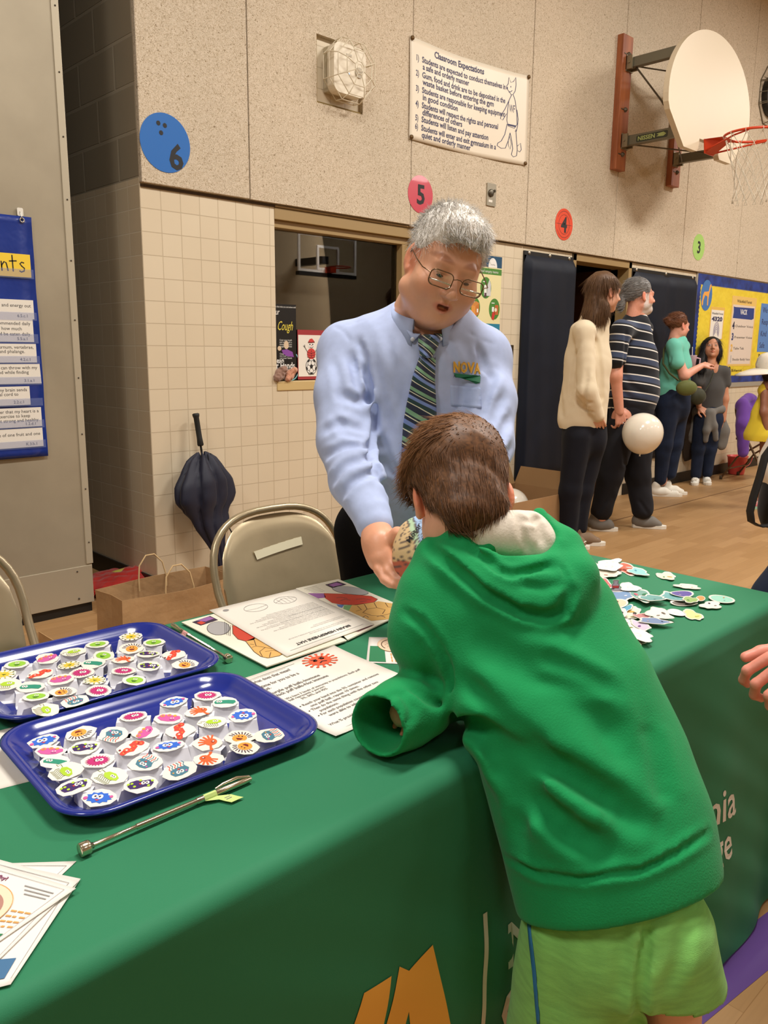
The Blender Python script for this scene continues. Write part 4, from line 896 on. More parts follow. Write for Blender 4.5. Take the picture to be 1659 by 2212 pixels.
# ================================================================ folding chairs
def folding_chair(ox, oy, label, c=(182, 166, 134), back=True, dark=False, yaw=0., extra=None, H=.81):
    """faces -y; origin is the middle of the seat on the floor"""
    t = thing('folding_chair', label, 'chair', (ox, oy, 0), 'metal folding chairs')
    cs, sn = cos(yaw), sin(yaw)
    def P(x, y, z): return np.array([ox+x*cs-y*sn, oy+x*sn+y*cs, z])
    m = mat('chair_paint_%d' % c[0], c, rough=.33, metal=.55, var=.05, vscale=12); m2 = mat('chair_tube_%d' % c[0], tuple(int(v*.93) for v in c), rough=.3, metal=.55)
    hw = .245
    pth = [P(-hw, .44-.0-.62, .0)]
    # front legs run up into the back hoop
    side = lambda s: [P(s*hw, -.24, .01), P(s*hw, .02, .44), P(s*hw, .13, .62)]
    top = [P(hw*np.sign(cos(a))*abs(cos(a))**.72, .13+.075*sin(a)**.7, .62+(H-.62)*sin(a)**.72) for a in np.linspace(0, pi, 25)[1:-1]]
    q = MB().tube(side(1)+top+side(-1)[::-1], .0115, None, 12); part('frame_hoop', q, m2, t)
    q = MB().tube([P(-hw+.03, .27, .01), P(-hw+.03, .12, .25), P(-hw+.03, -.12, .42)], .010, None, 10).tube([P(hw-.03, .27, .01), P(hw-.03, .12, .25), P(hw-.03, -.12, .42)], .010, None, 10)
    q.tube([P(-hw+.03, .2, .12), P(hw-.03, .2, .12)], .008, None, 8).tube([P(-hw, -.19, .09), P(hw, -.19, .09)], .008, None, 8); part('rear_legs', q, m2, t)
    nx, nz = 28, 16; G = np.zeros((nz+1, nx+1, 3))
    for i in range(nz+1):
        for j in range(nx+1):
            u = (j/nx*2-1); v = i/nz; ww = hw-.02; top_ = .62+(H-.022-.62)*max(0, 1-abs(u)**2.8)**.5; bot_ = .545+.035*(1-u*u)*0-.0
            z = bot_+.012*u*u+(top_-bot_)*v; y = .085+(z-.52)*.32+.022*(1-u*u)*.0+.03*(1-u*u)
            e = min(1, (1-abs(u))*8, v*7, (1-v)*7); y -= .008*(1-e)**2*-1
            G[i, j] = P(u*ww, y, z)
    o = part('back_panel', MB().grid(G), m, t); so = o.modifiers.new('s', 'SOLIDIFY'); so.thickness = .012; so.offset = 0; bv = o.modifiers.new('b', 'BEVEL'); bv.width = .004; bv.segments = 2; bv.limit_method = 'ANGLE'
    q = MB(); fr = Fr(P(0, -.03, .44), P(1, 0, 0)-P(0, 0, 0), P(0, 1, 0)-P(0, 0, 0)); q.prism(fr, rrect(-.19, -.13, .19, .21, .05), -.012, .008); part('seat', q, m, t, bevel=.006, seg=2)
    for s in (-1, 1):
        for y_, x_ in ((-.24, hw), (.27, hw-.03)): part('foot_cap', MB().lathe([(0, 0), (.016, 0), (.016, .035), (.012, .04), (0, .04)], P(s*x_, y_, 0), (0, 0, 1), None, 12), mat('brown_rubber', (74, 60, 42), rough=.8), t)
    def panel(u, z, off=.009):
        ww = hw-.02; y = .085+(z-.52)*.32+.03*(1-(u/ww)**2); return P(u, y-off, z)
    return t, panel, P
t, pn, PP = folding_chair(1.47, 1.83, 'beige metal folding chair with a strip of masking tape on its back', H=.83)
def strip(par, pn, pts, m, name, off=.0095):
    q = MB(); V = [pn(u, z, off) for u, z in pts]; q.add(V, [tuple(range(len(V)))]); q.add([v+np.array([0, .001, 0]) for v in V], [tuple(range(len(V)))[::-1]]); part(name, q, m, par)
MTAPE = mat('masking_tape', (214, 206, 176), rough=.7)
for i in range(6):
    u0_, u1_ = -.09+.03*i, -.06+.03*i; strip(t, pn, [(u0_, .690+.003*i-(0 if i else .0)), (u1_, .693+.003*i), (u1_, .717+.003*i), (u0_+(0 if i else -.006), .715+.003*i)], MTAPE, 'tape_strip', .011)
q = MB().tube([PP(-.212*cos(a)*.98, .13+.06*sin(a)-.014, .62+(.845-.62)*sin(a)**.8) for a in np.linspace(pi/2-.16, pi/2+.3, 8)], .004, None, 6); 
folding_chair(.485, 1.95, 'beige metal folding chair at the left edge behind the trays', c=(186, 168, 138), H=.845)
t, pn, PP = folding_chair(8.72, 3.40, 'brown metal folding chair with a purple jacket over its back', c=(104, 78, 52), yaw=0.0)

# ================================================================ paper bags, carton, floor things
def bag(x0, x1, y0, y1, h, label, name='paper_bag', handles=True, c=(168, 132, 90), top_lean=.02, seed=1):
    t = thing(name, label, 'bag', ((x0+x1)/2, (y0+y1)/2, 0), 'brown paper bags')
    m = mat('kraft_paper_%d' % c[0], c, rough=.85, var=.06, vscale=9, bump=.5, bscale=14, bdist=.01); r = random.Random(seed)
    loop = [(x0, y0), ((x0+x1)/2, y0-.01), (x1, y0), (x1+.0, (y0+y1)/2), (x1, y1), ((x0+x1)/2, y1+.008), (x0, y1), (x0+.012, (y0+y1)/2)]
    nz = 9; P = np.zeros((nz, len(loop)*4, 3)); q = MB()
    for i in range(nz):
        z = h*i/(nz-1)
        for k in range(len(loop)):
            a, b = np.array(loop[k]), np.array(loop[(k+1) % len(loop)])
            for s_ in range(4):
                p = a+(b-a)*s_/4; w = z/h; P[i, k*4+s_] = (p[0]+.006*sin(13*z+5*p[1]+seed)*w, p[1]+.010*sin(11*p[0]+9*z+seed)*w, max(.001, z+.006*sin(9*p[0]+7*p[1]+seed)*w))
    q.grid(P, closed=True, smooth=False); q.add([(x0, y0, .001), (x1, y0, .001), (x1, y1, .001), (x0, y1, .001)], [(0, 1, 2, 3)])
    o = part('bag_body', q, m, t); so = o.modifiers.new('s', 'SOLIDIFY'); so.thickness = .002; so.offset = 0
    if handles:
        for y_ in (y0+.004, y1-.004):
            xc = (x0+x1)/2; q = MB().tube([(xc-.065, y_, h-.05), (xc-.066, y_, h), (xc-.055, y_+.01, h+.06), (xc-.02, y_+.015, h+.10), (xc+.02, y_+.015, h+.10), (xc+.055, y_+.01, h+.06), (xc+.066, y_, h), (xc+.065, y_, h-.05)], .0035, None, 8); part('handle', q, mat('twisted_paper_cord', (196, 166, 120), rough=.8), t)
    return t


a = on(262, 1300, 1, 2.95); b = on(505, 1275, 1, 2.95)
bag(a[0], b[0], 2.95, 3.19, a[2], 'brown paper bag with two cord handles under the umbrella', c=(170, 134, 92))
bag(b[0]+.05, b[0]+.30, 3.0, 3.18, a[2]-.01, 'brown paper bag without handles behind the taped folding chair', handles=False, c=(158, 124, 84), seed=4)
a = (.70, 0, 0); b = (.94, 0, 0)
tb = bag(a[0]-.12, b[0]+.12, 2.66, 2.90, .30, 'tan paper bag with red and blue lettering behind the trays at the left edge', handles=False, c=(190, 152, 104), seed=6)
fz = Fr((a[0], 2.66-.014, .30), (1, 0, 0), (0, 0, 1)); q = MB(); text(q, fz, 'Healthy', .06, -.06, .045, mat('red_bag_ink', (196, 70, 54)), z=.002, bold=.02); text(q, fz, 'Choice', .06, -.10, .045, mat('blue_bag_ink', (70, 90, 130)), z=.002, bold=.02); part('bag_lettering', q, None, tb)

# red fringed puppet thing in the gap
c = on(262, 1262, 2, .03); t = thing('fringed_floor_toy', 'red fringed yellow cloth toy lying in the gap by the partition', 'toy', (c[0], c[1], 0))
fd = Field(c-[.26, .24, .08], c+[.26, .24, .12], .006); fd.ell((c[0], c[1], .05), (.22, .17, .055)).ell((c[0]+.08, c[1]-.02, .07), (.10, .10, .05)); fd.noise(.008, 60, 3); fd.half((0, 0, .004), (0, 0, -1)); V, F_ = fd.surf(1); Sculpt().add(V, F_).build('red_body', mat('red_plush', (178, 34, 26), rough=.95, sheen=.4), t)
q = MB(); r_ = random.Random(3)
for k in range(420):
    a = r_.uniform(0, 2*pi); rr = r_.uniform(.6, 1); p = np.array([c[0]+.22*rr*cos(a), c[1]+.17*rr*sin(a), .035+.03*(1-rr)]); d = np.array([cos(a)*.04, sin(a)*.04, r_.uniform(-.02, .02)]); e_ = p+d; e_[2] = max(e_[2], .006); q.tube([p, (p+e_)/2+[0, 0, .012], e_], [.0035, .003, .002], None, 4, cap=False)
o = part('fringe', q, mat('red_yarn', (196, 38, 28), rough=.95), t)
P = np.zeros((9, 14, 3))
for i in range(9):
    for j in range(14):
        u, v = j/13-.5, i/8-.5; P[i, j] = (c[0]+.02+.30*u, c[1]-.01+.16*v*(1-.5*abs(u)), .112-.20*u*u*.9-.12*v*v+.006*sin(9*u+11*v))
o = part('yellow_cloth', MB().grid(P), mat('yellow_green_cloth', (206, 198, 92), rough=.8), t); so = o.modifiers.new('s', 'SOLIDIFY'); so.thickness = .003
# folded metal legs lying on the floor
p0 = on(522, 1318, 2, .02); p1 = on(545, 1333, 2, .02)
a = on(475/2.183, 850+1000/2.183, 2, .015); b = on(560/2.183, 850+1050/2.183, 2, .015)
t = thing('folded_stand', 'black folded metal stand lying on the floor beside the handled bag', 'stand', (a[0], a[1], 0))
for k in range(3):
    o_ = np.array([.0, -.03*k, 0]); part('stand_leg', MB().tube([a+o_+[-.02*k, 0, 0], b+o_+[.1, 0, 0]], .009, None, 8), mat('black_tube', (40, 36, 30), rough=.4), t)

# carton with a white balloon in it
a = on(1095, 1190, 2, 0); x0, y0 = 3.95, 3.10
t = thing('open_carton', 'open brown cardboard box beside the long-haired visitor', 'box', (x0+.4, y0+.25, 0))
MC = mat('corrugated_card', (160, 124, 84), rough=.8, var=.04, vscale=6); Lb, Db, Hb = .86, .50, .36
q = MB(); q.box((x0, y0, 0), (x0+Lb, y0+.006, Hb)).box((x0, y0+Db-.006, 0), (x0+Lb, y0+Db, Hb)).box((x0, y0, 0), (x0+.006, y0+Db, Hb)).box((x0+Lb-.006, y0, 0), (x0+Lb, y0+Db, Hb)).box((x0, y0, 0), (x0+Lb, y0+Db, .006)); part('box_walls', q, MC, t)
for (A, B, dx, dy) in (((x0, y0+Db), (x0+Lb, y0+Db), 0, .05), ((x0+Lb, y0), (x0+Lb, y0+Db), .07, 0)):
    A = np.array([*A, Hb]); B = np.array([*B, Hb]); D = np.array([dx, dy, .12]); q = MB().add([A, B, B+D, A+D, A+[0, .004, 0], B+[0, .004, 0], B+D+[0, .004, 0], A+D+[0, .004, 0]], [(0, 1, 2, 3), (7, 6, 5, 4), (3, 2, 6, 7), (0, 3, 7, 4), (1, 5, 6, 2)]); part('flap', q, mat('carton_inside', (186, 152, 108), rough=.8), t)
M_BALL = mat('white_balloon', (232, 224, 208), rough=.18, coat=.4, sss=.1)
def balloon(c, r, label, d=(0, 0, 1)):
    t = thing('balloon', label, 'balloon', c, 'white balloons'); prof = []
    for i in range(25):
        a = pi*i/24; z = -cos(a)*r*1.04; rr = sin(a)*r*(1+.05*cos(a)*-1); prof.append((max(rr, 1e-6), z))
    part('balloon_skin', MB().lathe(prof, c, d, None, 40), M_BALL, t); d = _n(d); part('knot', MB().lathe([(.006, 0), (.004, .008), (.009, .018), (.002, .02)], np.array(c)-d*r*1.06-d*.012, d, None, 12), M_BALL, t); return t
balloon((x0+.55, y0+.30, .245), .13, 'white balloon lying inside the brown cardboard box')
# pink bucket under the chair
p = on(1591, 1030, 2, 0); p = np.array([9.0, 3.36, 0]); p = on(1590, 1024, 2, 0)
t = thing('pink_bucket', 'small translucent pink plastic bucket under the brown folding chair', 'bucket', p)
part('bucket_wall', MB().lathe([(.0, .002), (.078, .002), (.082, .01), (.105, .19), (.112, .195), (.112, .205), (.103, .204), (.078, .012), (0, .008)], p, (0, 0, 1), None, 28), mat('pink_plastic', (226, 88, 82), rough=.35, sss=.2), t)
part('bucket_handle', MB().tube([p+np.array([.11*cos(a), -.118+.01*sin(a), .19-.09*sin(a)]) for a in np.linspace(0, pi, 12)], .003, None, 6), mat('pink_plastic', (226, 88, 82)), t)
# ================================================================ table and cloth
TX0, TX1, TY0, TY1, TZ = -.44, 2.0, .667, 1.495, .752
t = thing('folding_table', 'long folding table hidden under the green cloth', 'table', ((TX0+TX1)/2, (TY0+TY1)/2, 0))
part('table_top', MB().box((TX0+.03, TY0+.03, TZ-.045), (TX1-.03, TY1-.03, TZ-.006)), mat('table_plastic', (190, 186, 178)), t, bevel=.006)
for x in (TX0+.25, TX1-.25):
    for y in (TY0+.12, TY1-.12): part('leg', MB().tube([(x, y, 0), (x, y, TZ-.045)], .014, None, 10), mat('grey_table_leg', (110, 108, 104), metal=.4), t)
def yfront(x, z):
    k = np.clip(1-z/TZ, 0, 1); ramp = .35+.65*np.clip((x-.6)/1.0, 0, 1)
    y = TY0-.062*ramp*k
    y += k**.7*(.010*sin(6.3*x+.6)+.006*sin(17*x+2*z+1)+.005*sin(31*x-4*z)*k)
    y += .012*math.exp(-((x-1.02-.12*(TZ-z))/.05)**2)*k-.012*math.exp(-((x-.86-.10*(TZ-z))/.035)**2)*k*.8
    y += .0025*sin(9*x+22*z)*math.exp(-((z-.45)/.12)**2)+.0018*sin(40*x+60*z)*k
    return y
M_CLOTH = mat('green_tablecloth', (42, 122, 84), rough=.7, sheen=.04, var=.04, vscale=2.5, bump=.25, bscale=900, bdist=.0005, spec=.3)
def cloth_ring(drop):
    """one loop round the table at a given distance over the edge"""
    pts = []; r = .055; e = .022
    n1, n2, nc = 330, 70, 16
    def side(a, b, n): return [(a[0]+(b[0]-a[0])*i/n, a[1]+(b[1]-a[1])*i/n) for i in range(n)]
    loop = side((TX0+r, TY0), (TX1-r, TY0), n1)+[(TX1-r+r*sin(a), TY0+r-r*cos(a)) for a in np.linspace(0, pi/2, nc+1)[:-1]]+side((TX1, TY0+r), (TX1, TY1-r), n2)+[(TX1-r+r*cos(a), TY1-r+r*sin(a)) for a in np.linspace(0, pi/2, nc+1)[:-1]]+side((TX1-r, TY1), (TX0+r, TY1), n1//2)+[(TX0+r-r*sin(a), TY1-r+r*cos(a)) for a in np.linspace(0, pi/2, nc+1)[:-1]]+side((TX0, TY1-r), (TX0, TY0+r), n2)+[(TX0+r-r*cos(a), TY0+r-r*sin(a)) for a in np.linspace(0, pi/2, nc+1)[:-1]]
    out = []; N = len(loop)
    for i, (x, y) in enumerate(loop):
        tx, ty = loop[(i+1) % N][0]-loop[i-1][0], loop[(i+1) % N][1]-loop[i-1][1]; l = math.hypot(tx, ty); nx, ny = ty/l, -tx/l
        if drop < 0: q = (x+nx*drop, y+ny*drop, TZ); out.append(q); continue
        ang = min(drop/e, pi/2)
        if drop <= e*pi/2: out.append((x-nx*e*(1-sin(ang)), y-ny*e*(1-sin(ang)), TZ-e*(1-cos(ang)))); continue
        z = TZ-e-(drop-e*pi/2); z = max(z, .006); k = 1-z/TZ
        if ny < -.99: out.append((x, yfront(x, z), z)); continue
        cornerx = max(0, nx)*max(0, -ny) if x > 1 else 0
        off = k*(.03+.012*sin(9*(x+y))+.02*abs(sin(2*math.atan2(ny, nx)))*1.6)
        if x > 1.9 and y < 1: off += .05*k*cornerx*2; 
        out.append((x+nx*off, y+ny*off+((yfront(x, z)-TY0) if (ny < 0 and x > 1.9) else 0)*abs(ny), z))
    return out
levels = [-.05, -.04, -.024]+list(np.linspace(0, .022*pi/2, 7))+list(np.linspace(.05, TZ+.01, 60))
t = thing('tablecloth', 'emerald green table cover with white college lettering on its front', 'tablecloth', ((TX0+TX1)/2, (TY0+TY1)/2, TZ))
RG = np.array([cloth_ring(d) for d in levels]); q = MB().grid(RG, closed=True, flip=False); n0 = len(levels)
q.add(RG[0], [tuple(range(len(RG[0])))], smooth=True)
o = part('cloth', q, M_CLOTH, t)
M_CW = mat('white_cloth_print', (226, 220, 206), rough=.7); M_CO = mat('orange_cloth_print', (244, 178, 72), rough=.7)
def onfront(q, eps=.0012):
    for i in range(len(q.v)): x, z, e_ = q.v[i]; q.v[i] = (x, yfront(x, z)-eps-e_, z)
    return q
def fine(pts, s=.012):
    P = []
    for i in range(len(pts)):
        a, b = np.array(pts[i]), np.array(pts[(i+1) % len(pts)]); n = max(1, int(np.linalg.norm(b-a)/s)); P += [tuple(a+(b-a)*k/n) for k in range(n)]
    return P
def gridpoly(q, fn, nx=6, nz=24):
    q.grid([[(*fn(j/nx, i/nz), 0) for j in range(nx+1)] for i in range(nz+1)])
q = MB()
for j, (s_, w0, zb, sl_) in enumerate((('Northern Virginia', .785, .393, .054), ('Community College', .777, .283, .034))):
    V, F = text_mesh(s_, .012); w = V[:, 0].max(); P = [(.886-.010*j+p[0]*w0/w, zb+p[1]*.106-sl_*p[0]/w, 0) for p in V]; q.add(P, F)
part('college_lettering', onfront(q), M_CW, t)
q = MB(); gridpoly(q, lambda u, v: (.838+.009*u+.006*(v-1), .16+.35*v)); part('rule_line', onfront(q), M_CW, t)
def quad2(q, a, b, c, d, nx=8, nz=20): gridpoly(q, lambda u, v: tuple(np.array(a)*(1-u)*(1-v)+np.array(b)*u*(1-v)+np.array(c)*u*v+np.array(d)*(1-u)*v), nx, nz)
q = MB(); quad2(q, (.47, .25), (.59, .25), (.652, .516), (.602, .522)); part('logo_stroke', onfront(q), M_CO, t)
q = MB(); quad2(q, (.57, .25), (.63, .25), (.700, .49), (.668, .520), 6); quad2(q, (.72, .25), (.80, .25), (.733, .516), (.675, .50), 8); part('logo_stroke', onfront(q), M_CO, t)

# ================================================================ trays
M_TRAY = mat('cobalt_tray_plastic', (30, 46, 134), rough=.17, coat=.35)
def tray(cx, cy, w, h, a, label):
    t = thing('cafeteria_tray', label, 'tray', (cx, cy, TZ), 'cafeteria trays'); fr = Fr((cx, cy, TZ+.0008), (cos(a), sin(a), 0), (-sin(a), cos(a), 0))
    prof = [(.022, .0), (.012, .002), (.004, .013), (-.004, .019), (-.010, .0195), (-.0115, .022), (-.006, .0235), (.002, .021), (.010, .013), (.020, .0055), (.028, .004)]
    R = []
    for ins, z in prof: R.append([fr.p(x, y, z) for x, y in rrect(-w/2+.0115+ins, -h/2+.0115+ins, w/2-.0115-ins, h/2-.0115-ins, .052-ins*.8, 10)])
    q = MB().grid(R, closed=True); n = len(R[0]); q.add(R[-1], [tuple(range(n))], smooth=False); q.add(R[0], [tuple(range(n))[::-1]])
    part('tray_shell', q, M_TRAY, t); return fr
FA = tray(.529, 1.006, .388, .310, rad(-2.5), 'front cobalt blue cafeteria tray full of virus cutouts')
FB = tray(.563, 1.325, .388, .310, rad(-2.0), 'rear cobalt blue cafeteria tray beside the brain sheets')
# ---------------------------------------------------------------- virus cutouts
CM = lambda n, c: mat('sticker_'+n, c, rough=.45)
K = dict(blue=(46, 104, 206), orange=(238, 160, 66), octo=(70, 122, 142), pink=(204, 92, 158), red=(226, 70, 56), purple=(60, 36, 98), lime=(172, 206, 52), coral=(236, 100, 50), magenta=(188, 44, 112), teal=(42, 142, 116), green=(146, 200, 62), sun=(222, 196, 60))
def starp(n, r0, r1, sx=1, sy=1, ph=0): return [((r1 if i % 2 else r0)*cos(2*pi*i/(2*n)+ph)*sx, (r1 if i % 2 else r0)*sin(2*pi*i/(2*n)+ph)*sy) for i in range(2*n)]
def virus_print(q, fr, kind, r_):
    """cartoon germ about 2 units wide; fr is scaled by s"""
    s = .0172; c = CM(kind, K[kind]); W_ = M_WHITE; D = CM('dark', (60, 30, 50)); E = lambda pts: [(x*s, y*s) for x, y in pts]
    P = lambda pts, m, z=0.: q.prism(fr, E(pts), z, z+.00025, m); S = lambda pts, w, m, z=.0001: stroke(q, fr, E(pts), w*s, m, z)
    C = lambda x, y, r, m, z=0., ry=None: P(circ(x, y, r, 14, ry), m, z)
    eyes = lambda x, y, e=.17: (C(x-e, y, e, W_, .0003, e*1.2), C(x+e, y, e, W_, .0003, e*1.2), C(x-e*.8, y, e*.4, D, .0006), C(x+e*.8, y, e*.4, D, .0006))
    if kind == 'blue': P(starp(11, 1.0, .78, 1, .62, r_.random()), c); eyes(-.1, .08, .2); P([(-.2, -.2), (.15, -.24), (.0, -.38)], CM('red', K['red']), .0004); C(-.9, -.15, .16, CM('pink', K['pink']), .0003); C(.85, .2, .13, CM('pink', K['pink']), .0003)
    elif kind == 'orange':
        C(.1, -.15, .62, c, 0, .55)
        for k in range(9): a = .35+k*.3; S([(.1+.68*cos(a), -.15+.6*sin(a)), (.1+1.05*cos(a+.12), -.15+.95*sin(a+.12))], .09, D)
        P([(-.2, -.2), (.4, -.2), (.3, -.42), (0, -.45)], CM('maroon', (120, 30, 30)), .0003); C(-.05, .08, .07, D, .0003); C(.25, .08, .07, D, .0003)
    elif kind == 'octo':
        P([(-.75, .1), (-.5, .5), (0, .6), (.5, .5), (.72, .1), (.6, -.25), (0, -.35), (-.55, -.25)], c); eyes(0, .2, .15); P([(-.12, -.05), (.14, -.05), (0, -.2)], CM('red', K['red']), .0004)
        for k in range(6): x = -.55+.22*k; S([(x, -.2), (x+.08, -.45), (x-.06, -.65), (x+.05, -.9)], .07, CM('red', K['red']) if k % 2 else c)
        C(-.45, .3, .08, CM('pink', K['pink']), .0003); C(.5, .1, .07, CM('orange', K['orange']), .0003)
    elif kind == 'pink':
        P([(-1, .0), (-.8, .42), (-.3, .5), (.3, .42), (.9, .3), (1.0, -.05), (.6, -.42), (0, -.5), (-.6, -.38)], c); C(-.6, .3, .2, CM('orange', K['orange']), .0003); C(-.05, .4, .17, CM('orange', K['orange']), .0003); C(.45, .33, .15, CM('orange', K['orange']), .0003); C(-.6, .3, .1, c, .0006); C(-.05, .4, .08, c, .0006)
        C(.2, -.05, .06, W_, .0003); C(.4, -.03, .06, W_, .0003); S([(.1, -.25), (.3, -.3), (.5, -.22)], .06, D, .0003)
    elif kind == 'red':
        S([(-.85, -.45), (-.5, -.2), (-.1, -.25), (.15, .05), (.0, .35), (.3, .5), (.7, .3)], .5, c); C(.7, .3, .27, c); C(-.85, -.45, .24, c); C(-.5, -.2, .3, c); C(.3, .45, .3, c)
        for x, y in ((-.6, -.1), (-.2, -.3), (.1, .1), (.4, .5), (.7, .25), (-.8, -.45)): C(x, y, .06, CM('orange', K['orange']), .0003)
        C(-.5, -.18, .08, W_, .0003); C(-1.0, .0, .1, CM('maroon', (120, 30, 30)))
    elif kind == 'purple':
        P([(-.9, -.1), (-.75, .35), (-.3, .5), (.2, .38), (.7, .42), (.95, .05), (.75, -.35), (.3, -.3), (-.2, -.45), (-.7, -.4)], c); eyes(.35, .1, .15); P([(-.1, .1), (.08, .1), (0, -.08)], CM('red', K['red']), .0003)
        for x, y in ((-.6, .15), (-.4, -.2), (-.85, .1), (.6, -.25), (.85, .25), (0, .42)): C(x, y, .11, CM('lime', K['lime']), .0003)
    elif kind == 'lime':
        P([(-.6, .0), (-.35, .32), (.2, .42), (.7, .2), (.75, -.1), (.3, -.32), (-.3, -.3)], c); eyes(.25, .08, .12)
        for k in range(7): x = -.6+.18*k; S([(x, -.15), (x-.12, -.4), (x+.02, -.6), (x-.15, -.85)], .05, CM('olive', (96, 110, 30)))
        S([(-.6, .1), (-1.0, .15), (-.9, -.1), (-1.2, -.1)], .05, CM('olive', (96, 110, 30)))
    elif kind == 'coral':
        C(.25, .1, .5, c, 0, .42)
        for k in range(6): a = 1.6+k*.42; S([(.2+.3*cos(a), .1+.3*sin(a)), (.2+1.0*cos(a), .1+.85*sin(a))], .17, c)
        S([(.3, -.2), (.45, -.75)], .2, c); C(.5, -.75, .14, c); C(.4, .15, .15, CM('rust', (170, 60, 30)), .0003); C(.42, .17, .07, W_, .0006)
    elif kind == 'magenta': P(starp(22, .95, .68, 1, .72, r_.random()), c); eyes(.12, .05, .16); P([(-.3, .05), (-.15, .1), (-.2, -.1)], CM('maroon', (120, 30, 30)), .0003)
    elif kind == 'teal': P([(-.95, -.1), (-.8, .25), (-.3, .3), (.3, .35), (.85, .3), (1.0, 0), (.8, -.3), (.2, -.25), (-.3, -.3), (-.8, -.32)], c); eyes(-.5, .02, .13)
    elif kind == 'green': P(starp(26, .85, .76, 1, .7, r_.random()), c); P([(-.3, -.1), (.3, -.1), (.12, -.34), (-.12, -.34)], CM('dgreen', (60, 110, 30)), .0003); eyes(0, .18, .1)
    elif kind == 'sun':
        C(0, 0, .52, c, 0, .45)
        for k in range(11): a = 2*pi*k/11; S([(.45*cos(a), .4*sin(a)), (.9*cos(a), .78*sin(a))], .1, c); C(.92*cos(a), .8*sin(a), .09, CM('olive', (96, 110, 30)))
        P([(-.2, .0), (.25, .05), (.05, -.22)], CM('olive', (96, 110, 30)), .0003)
NAMES = dict(blue='spiky blue', orange='smiling orange', octo='tentacled slate blue', pink='pink three-eyed', red='curled red dotted', purple='dark purple spotted', lime='lime green leggy', coral='coral fingered', magenta='spiny magenta', teal='teal capsule', green='round green smiling', sun='yellow rayed')
MSTAND = mat('stand_paper', (226, 226, 232), rough=.7)
ZF = TZ+.0048
def cutout(px, py, kind, label, grp, rot, r_):
    t0 = on(px, py, 2, TZ+.026)
    # card leans back a little, facing the side the picture was taken from
    yaw = rad(-38)+r_.uniform(-.25, .25); tilt = rad(r_.uniform(0, 15))
    ux = np.array([cos(yaw), sin(yaw), 0]); uy0 = np.array([-sin(yaw), cos(yaw), 0]); vv = uy0*cos(tilt)+np.array([0, 0, 1])*sin(tilt)
    f = Fr(t0, ux, vv); w, h = .0205, .0150
    t = thing('virus_cutout', '%s virus cutout %s' % (NAMES[kind], label), 'paper cutout', (t0[0], t0[1], ZF), grp)
    n = 11; ea = r_.uniform(-.45, .45)+rot*.0; O = [((w*(1+r_.uniform(-.08, .13)))*cos(2*pi*i/n), (h*(1+r_.uniform(-.08, .16)))*sin(2*pi*i/n)) for i in range(n)]; O = [(x*cos(ea)-y*sin(ea), x*sin(ea)+y*cos(ea)) for x, y in O]
    if kind in ('octo', 'lime', 'orange'): O = [(x*1.05, y*1.12) for x, y in O]
    part('card', MB().prism(f, O, 0, .0006), M_PAPER, t)
    # folded stand: a foot on the tray, a sloping front and a back
    TR = FA if 'front' in grp else FB; lc = np.array([(np.array([t0[0], t0[1], TZ])-TR.o)@TR.u, (np.array([t0[0], t0[1], TZ])-TR.o)@TR.v])
    fl = Fr((t0[0], t0[1], ZF+.0004), ux, uy0); a = r_.uniform(-.25, .25); fl = fl.at(0, 0, 0, a)
    zt = t0[2]-ZF-.0004-.003; W2 = r_.uniform(.020, .025)
    rows = [(-.030, .0), (-.019, .0), (-.010, zt), (.006, zt), (.012, .0), (.018, .0)]
    G = np.array([[fl.p(x*(1+.12*(k in (0, 1))), y+r_.uniform(-.001, .001), min(z, zt) if z == 0 or True else z) for x in np.linspace(-W2, W2, 3)] for k, (y, z) in enumerate(rows)])
    for i_ in range(len(G)):
        for j_ in range(3):
            g_ = G[i_, j_]-TR.o; a_, b_ = np.clip(g_@TR.u, -.158, .158), np.clip(g_@TR.v, -.119, .119); G[i_, j_] = TR.o+TR.u*a_+TR.v*b_+np.array([0, 0, g_[2]])
    q = MB().grid(G, smooth=False); o = part('folded_stand', q, MSTAND, t); so = o.modifiers.new('s', 'SOLIDIFY'); so.thickness = .0004
    q = MB(); virus_print(q, f.at(0, 0, .0008, rot+ea), kind, r_); part('printed_germ', q, None, t)
Z1 = 680/1659
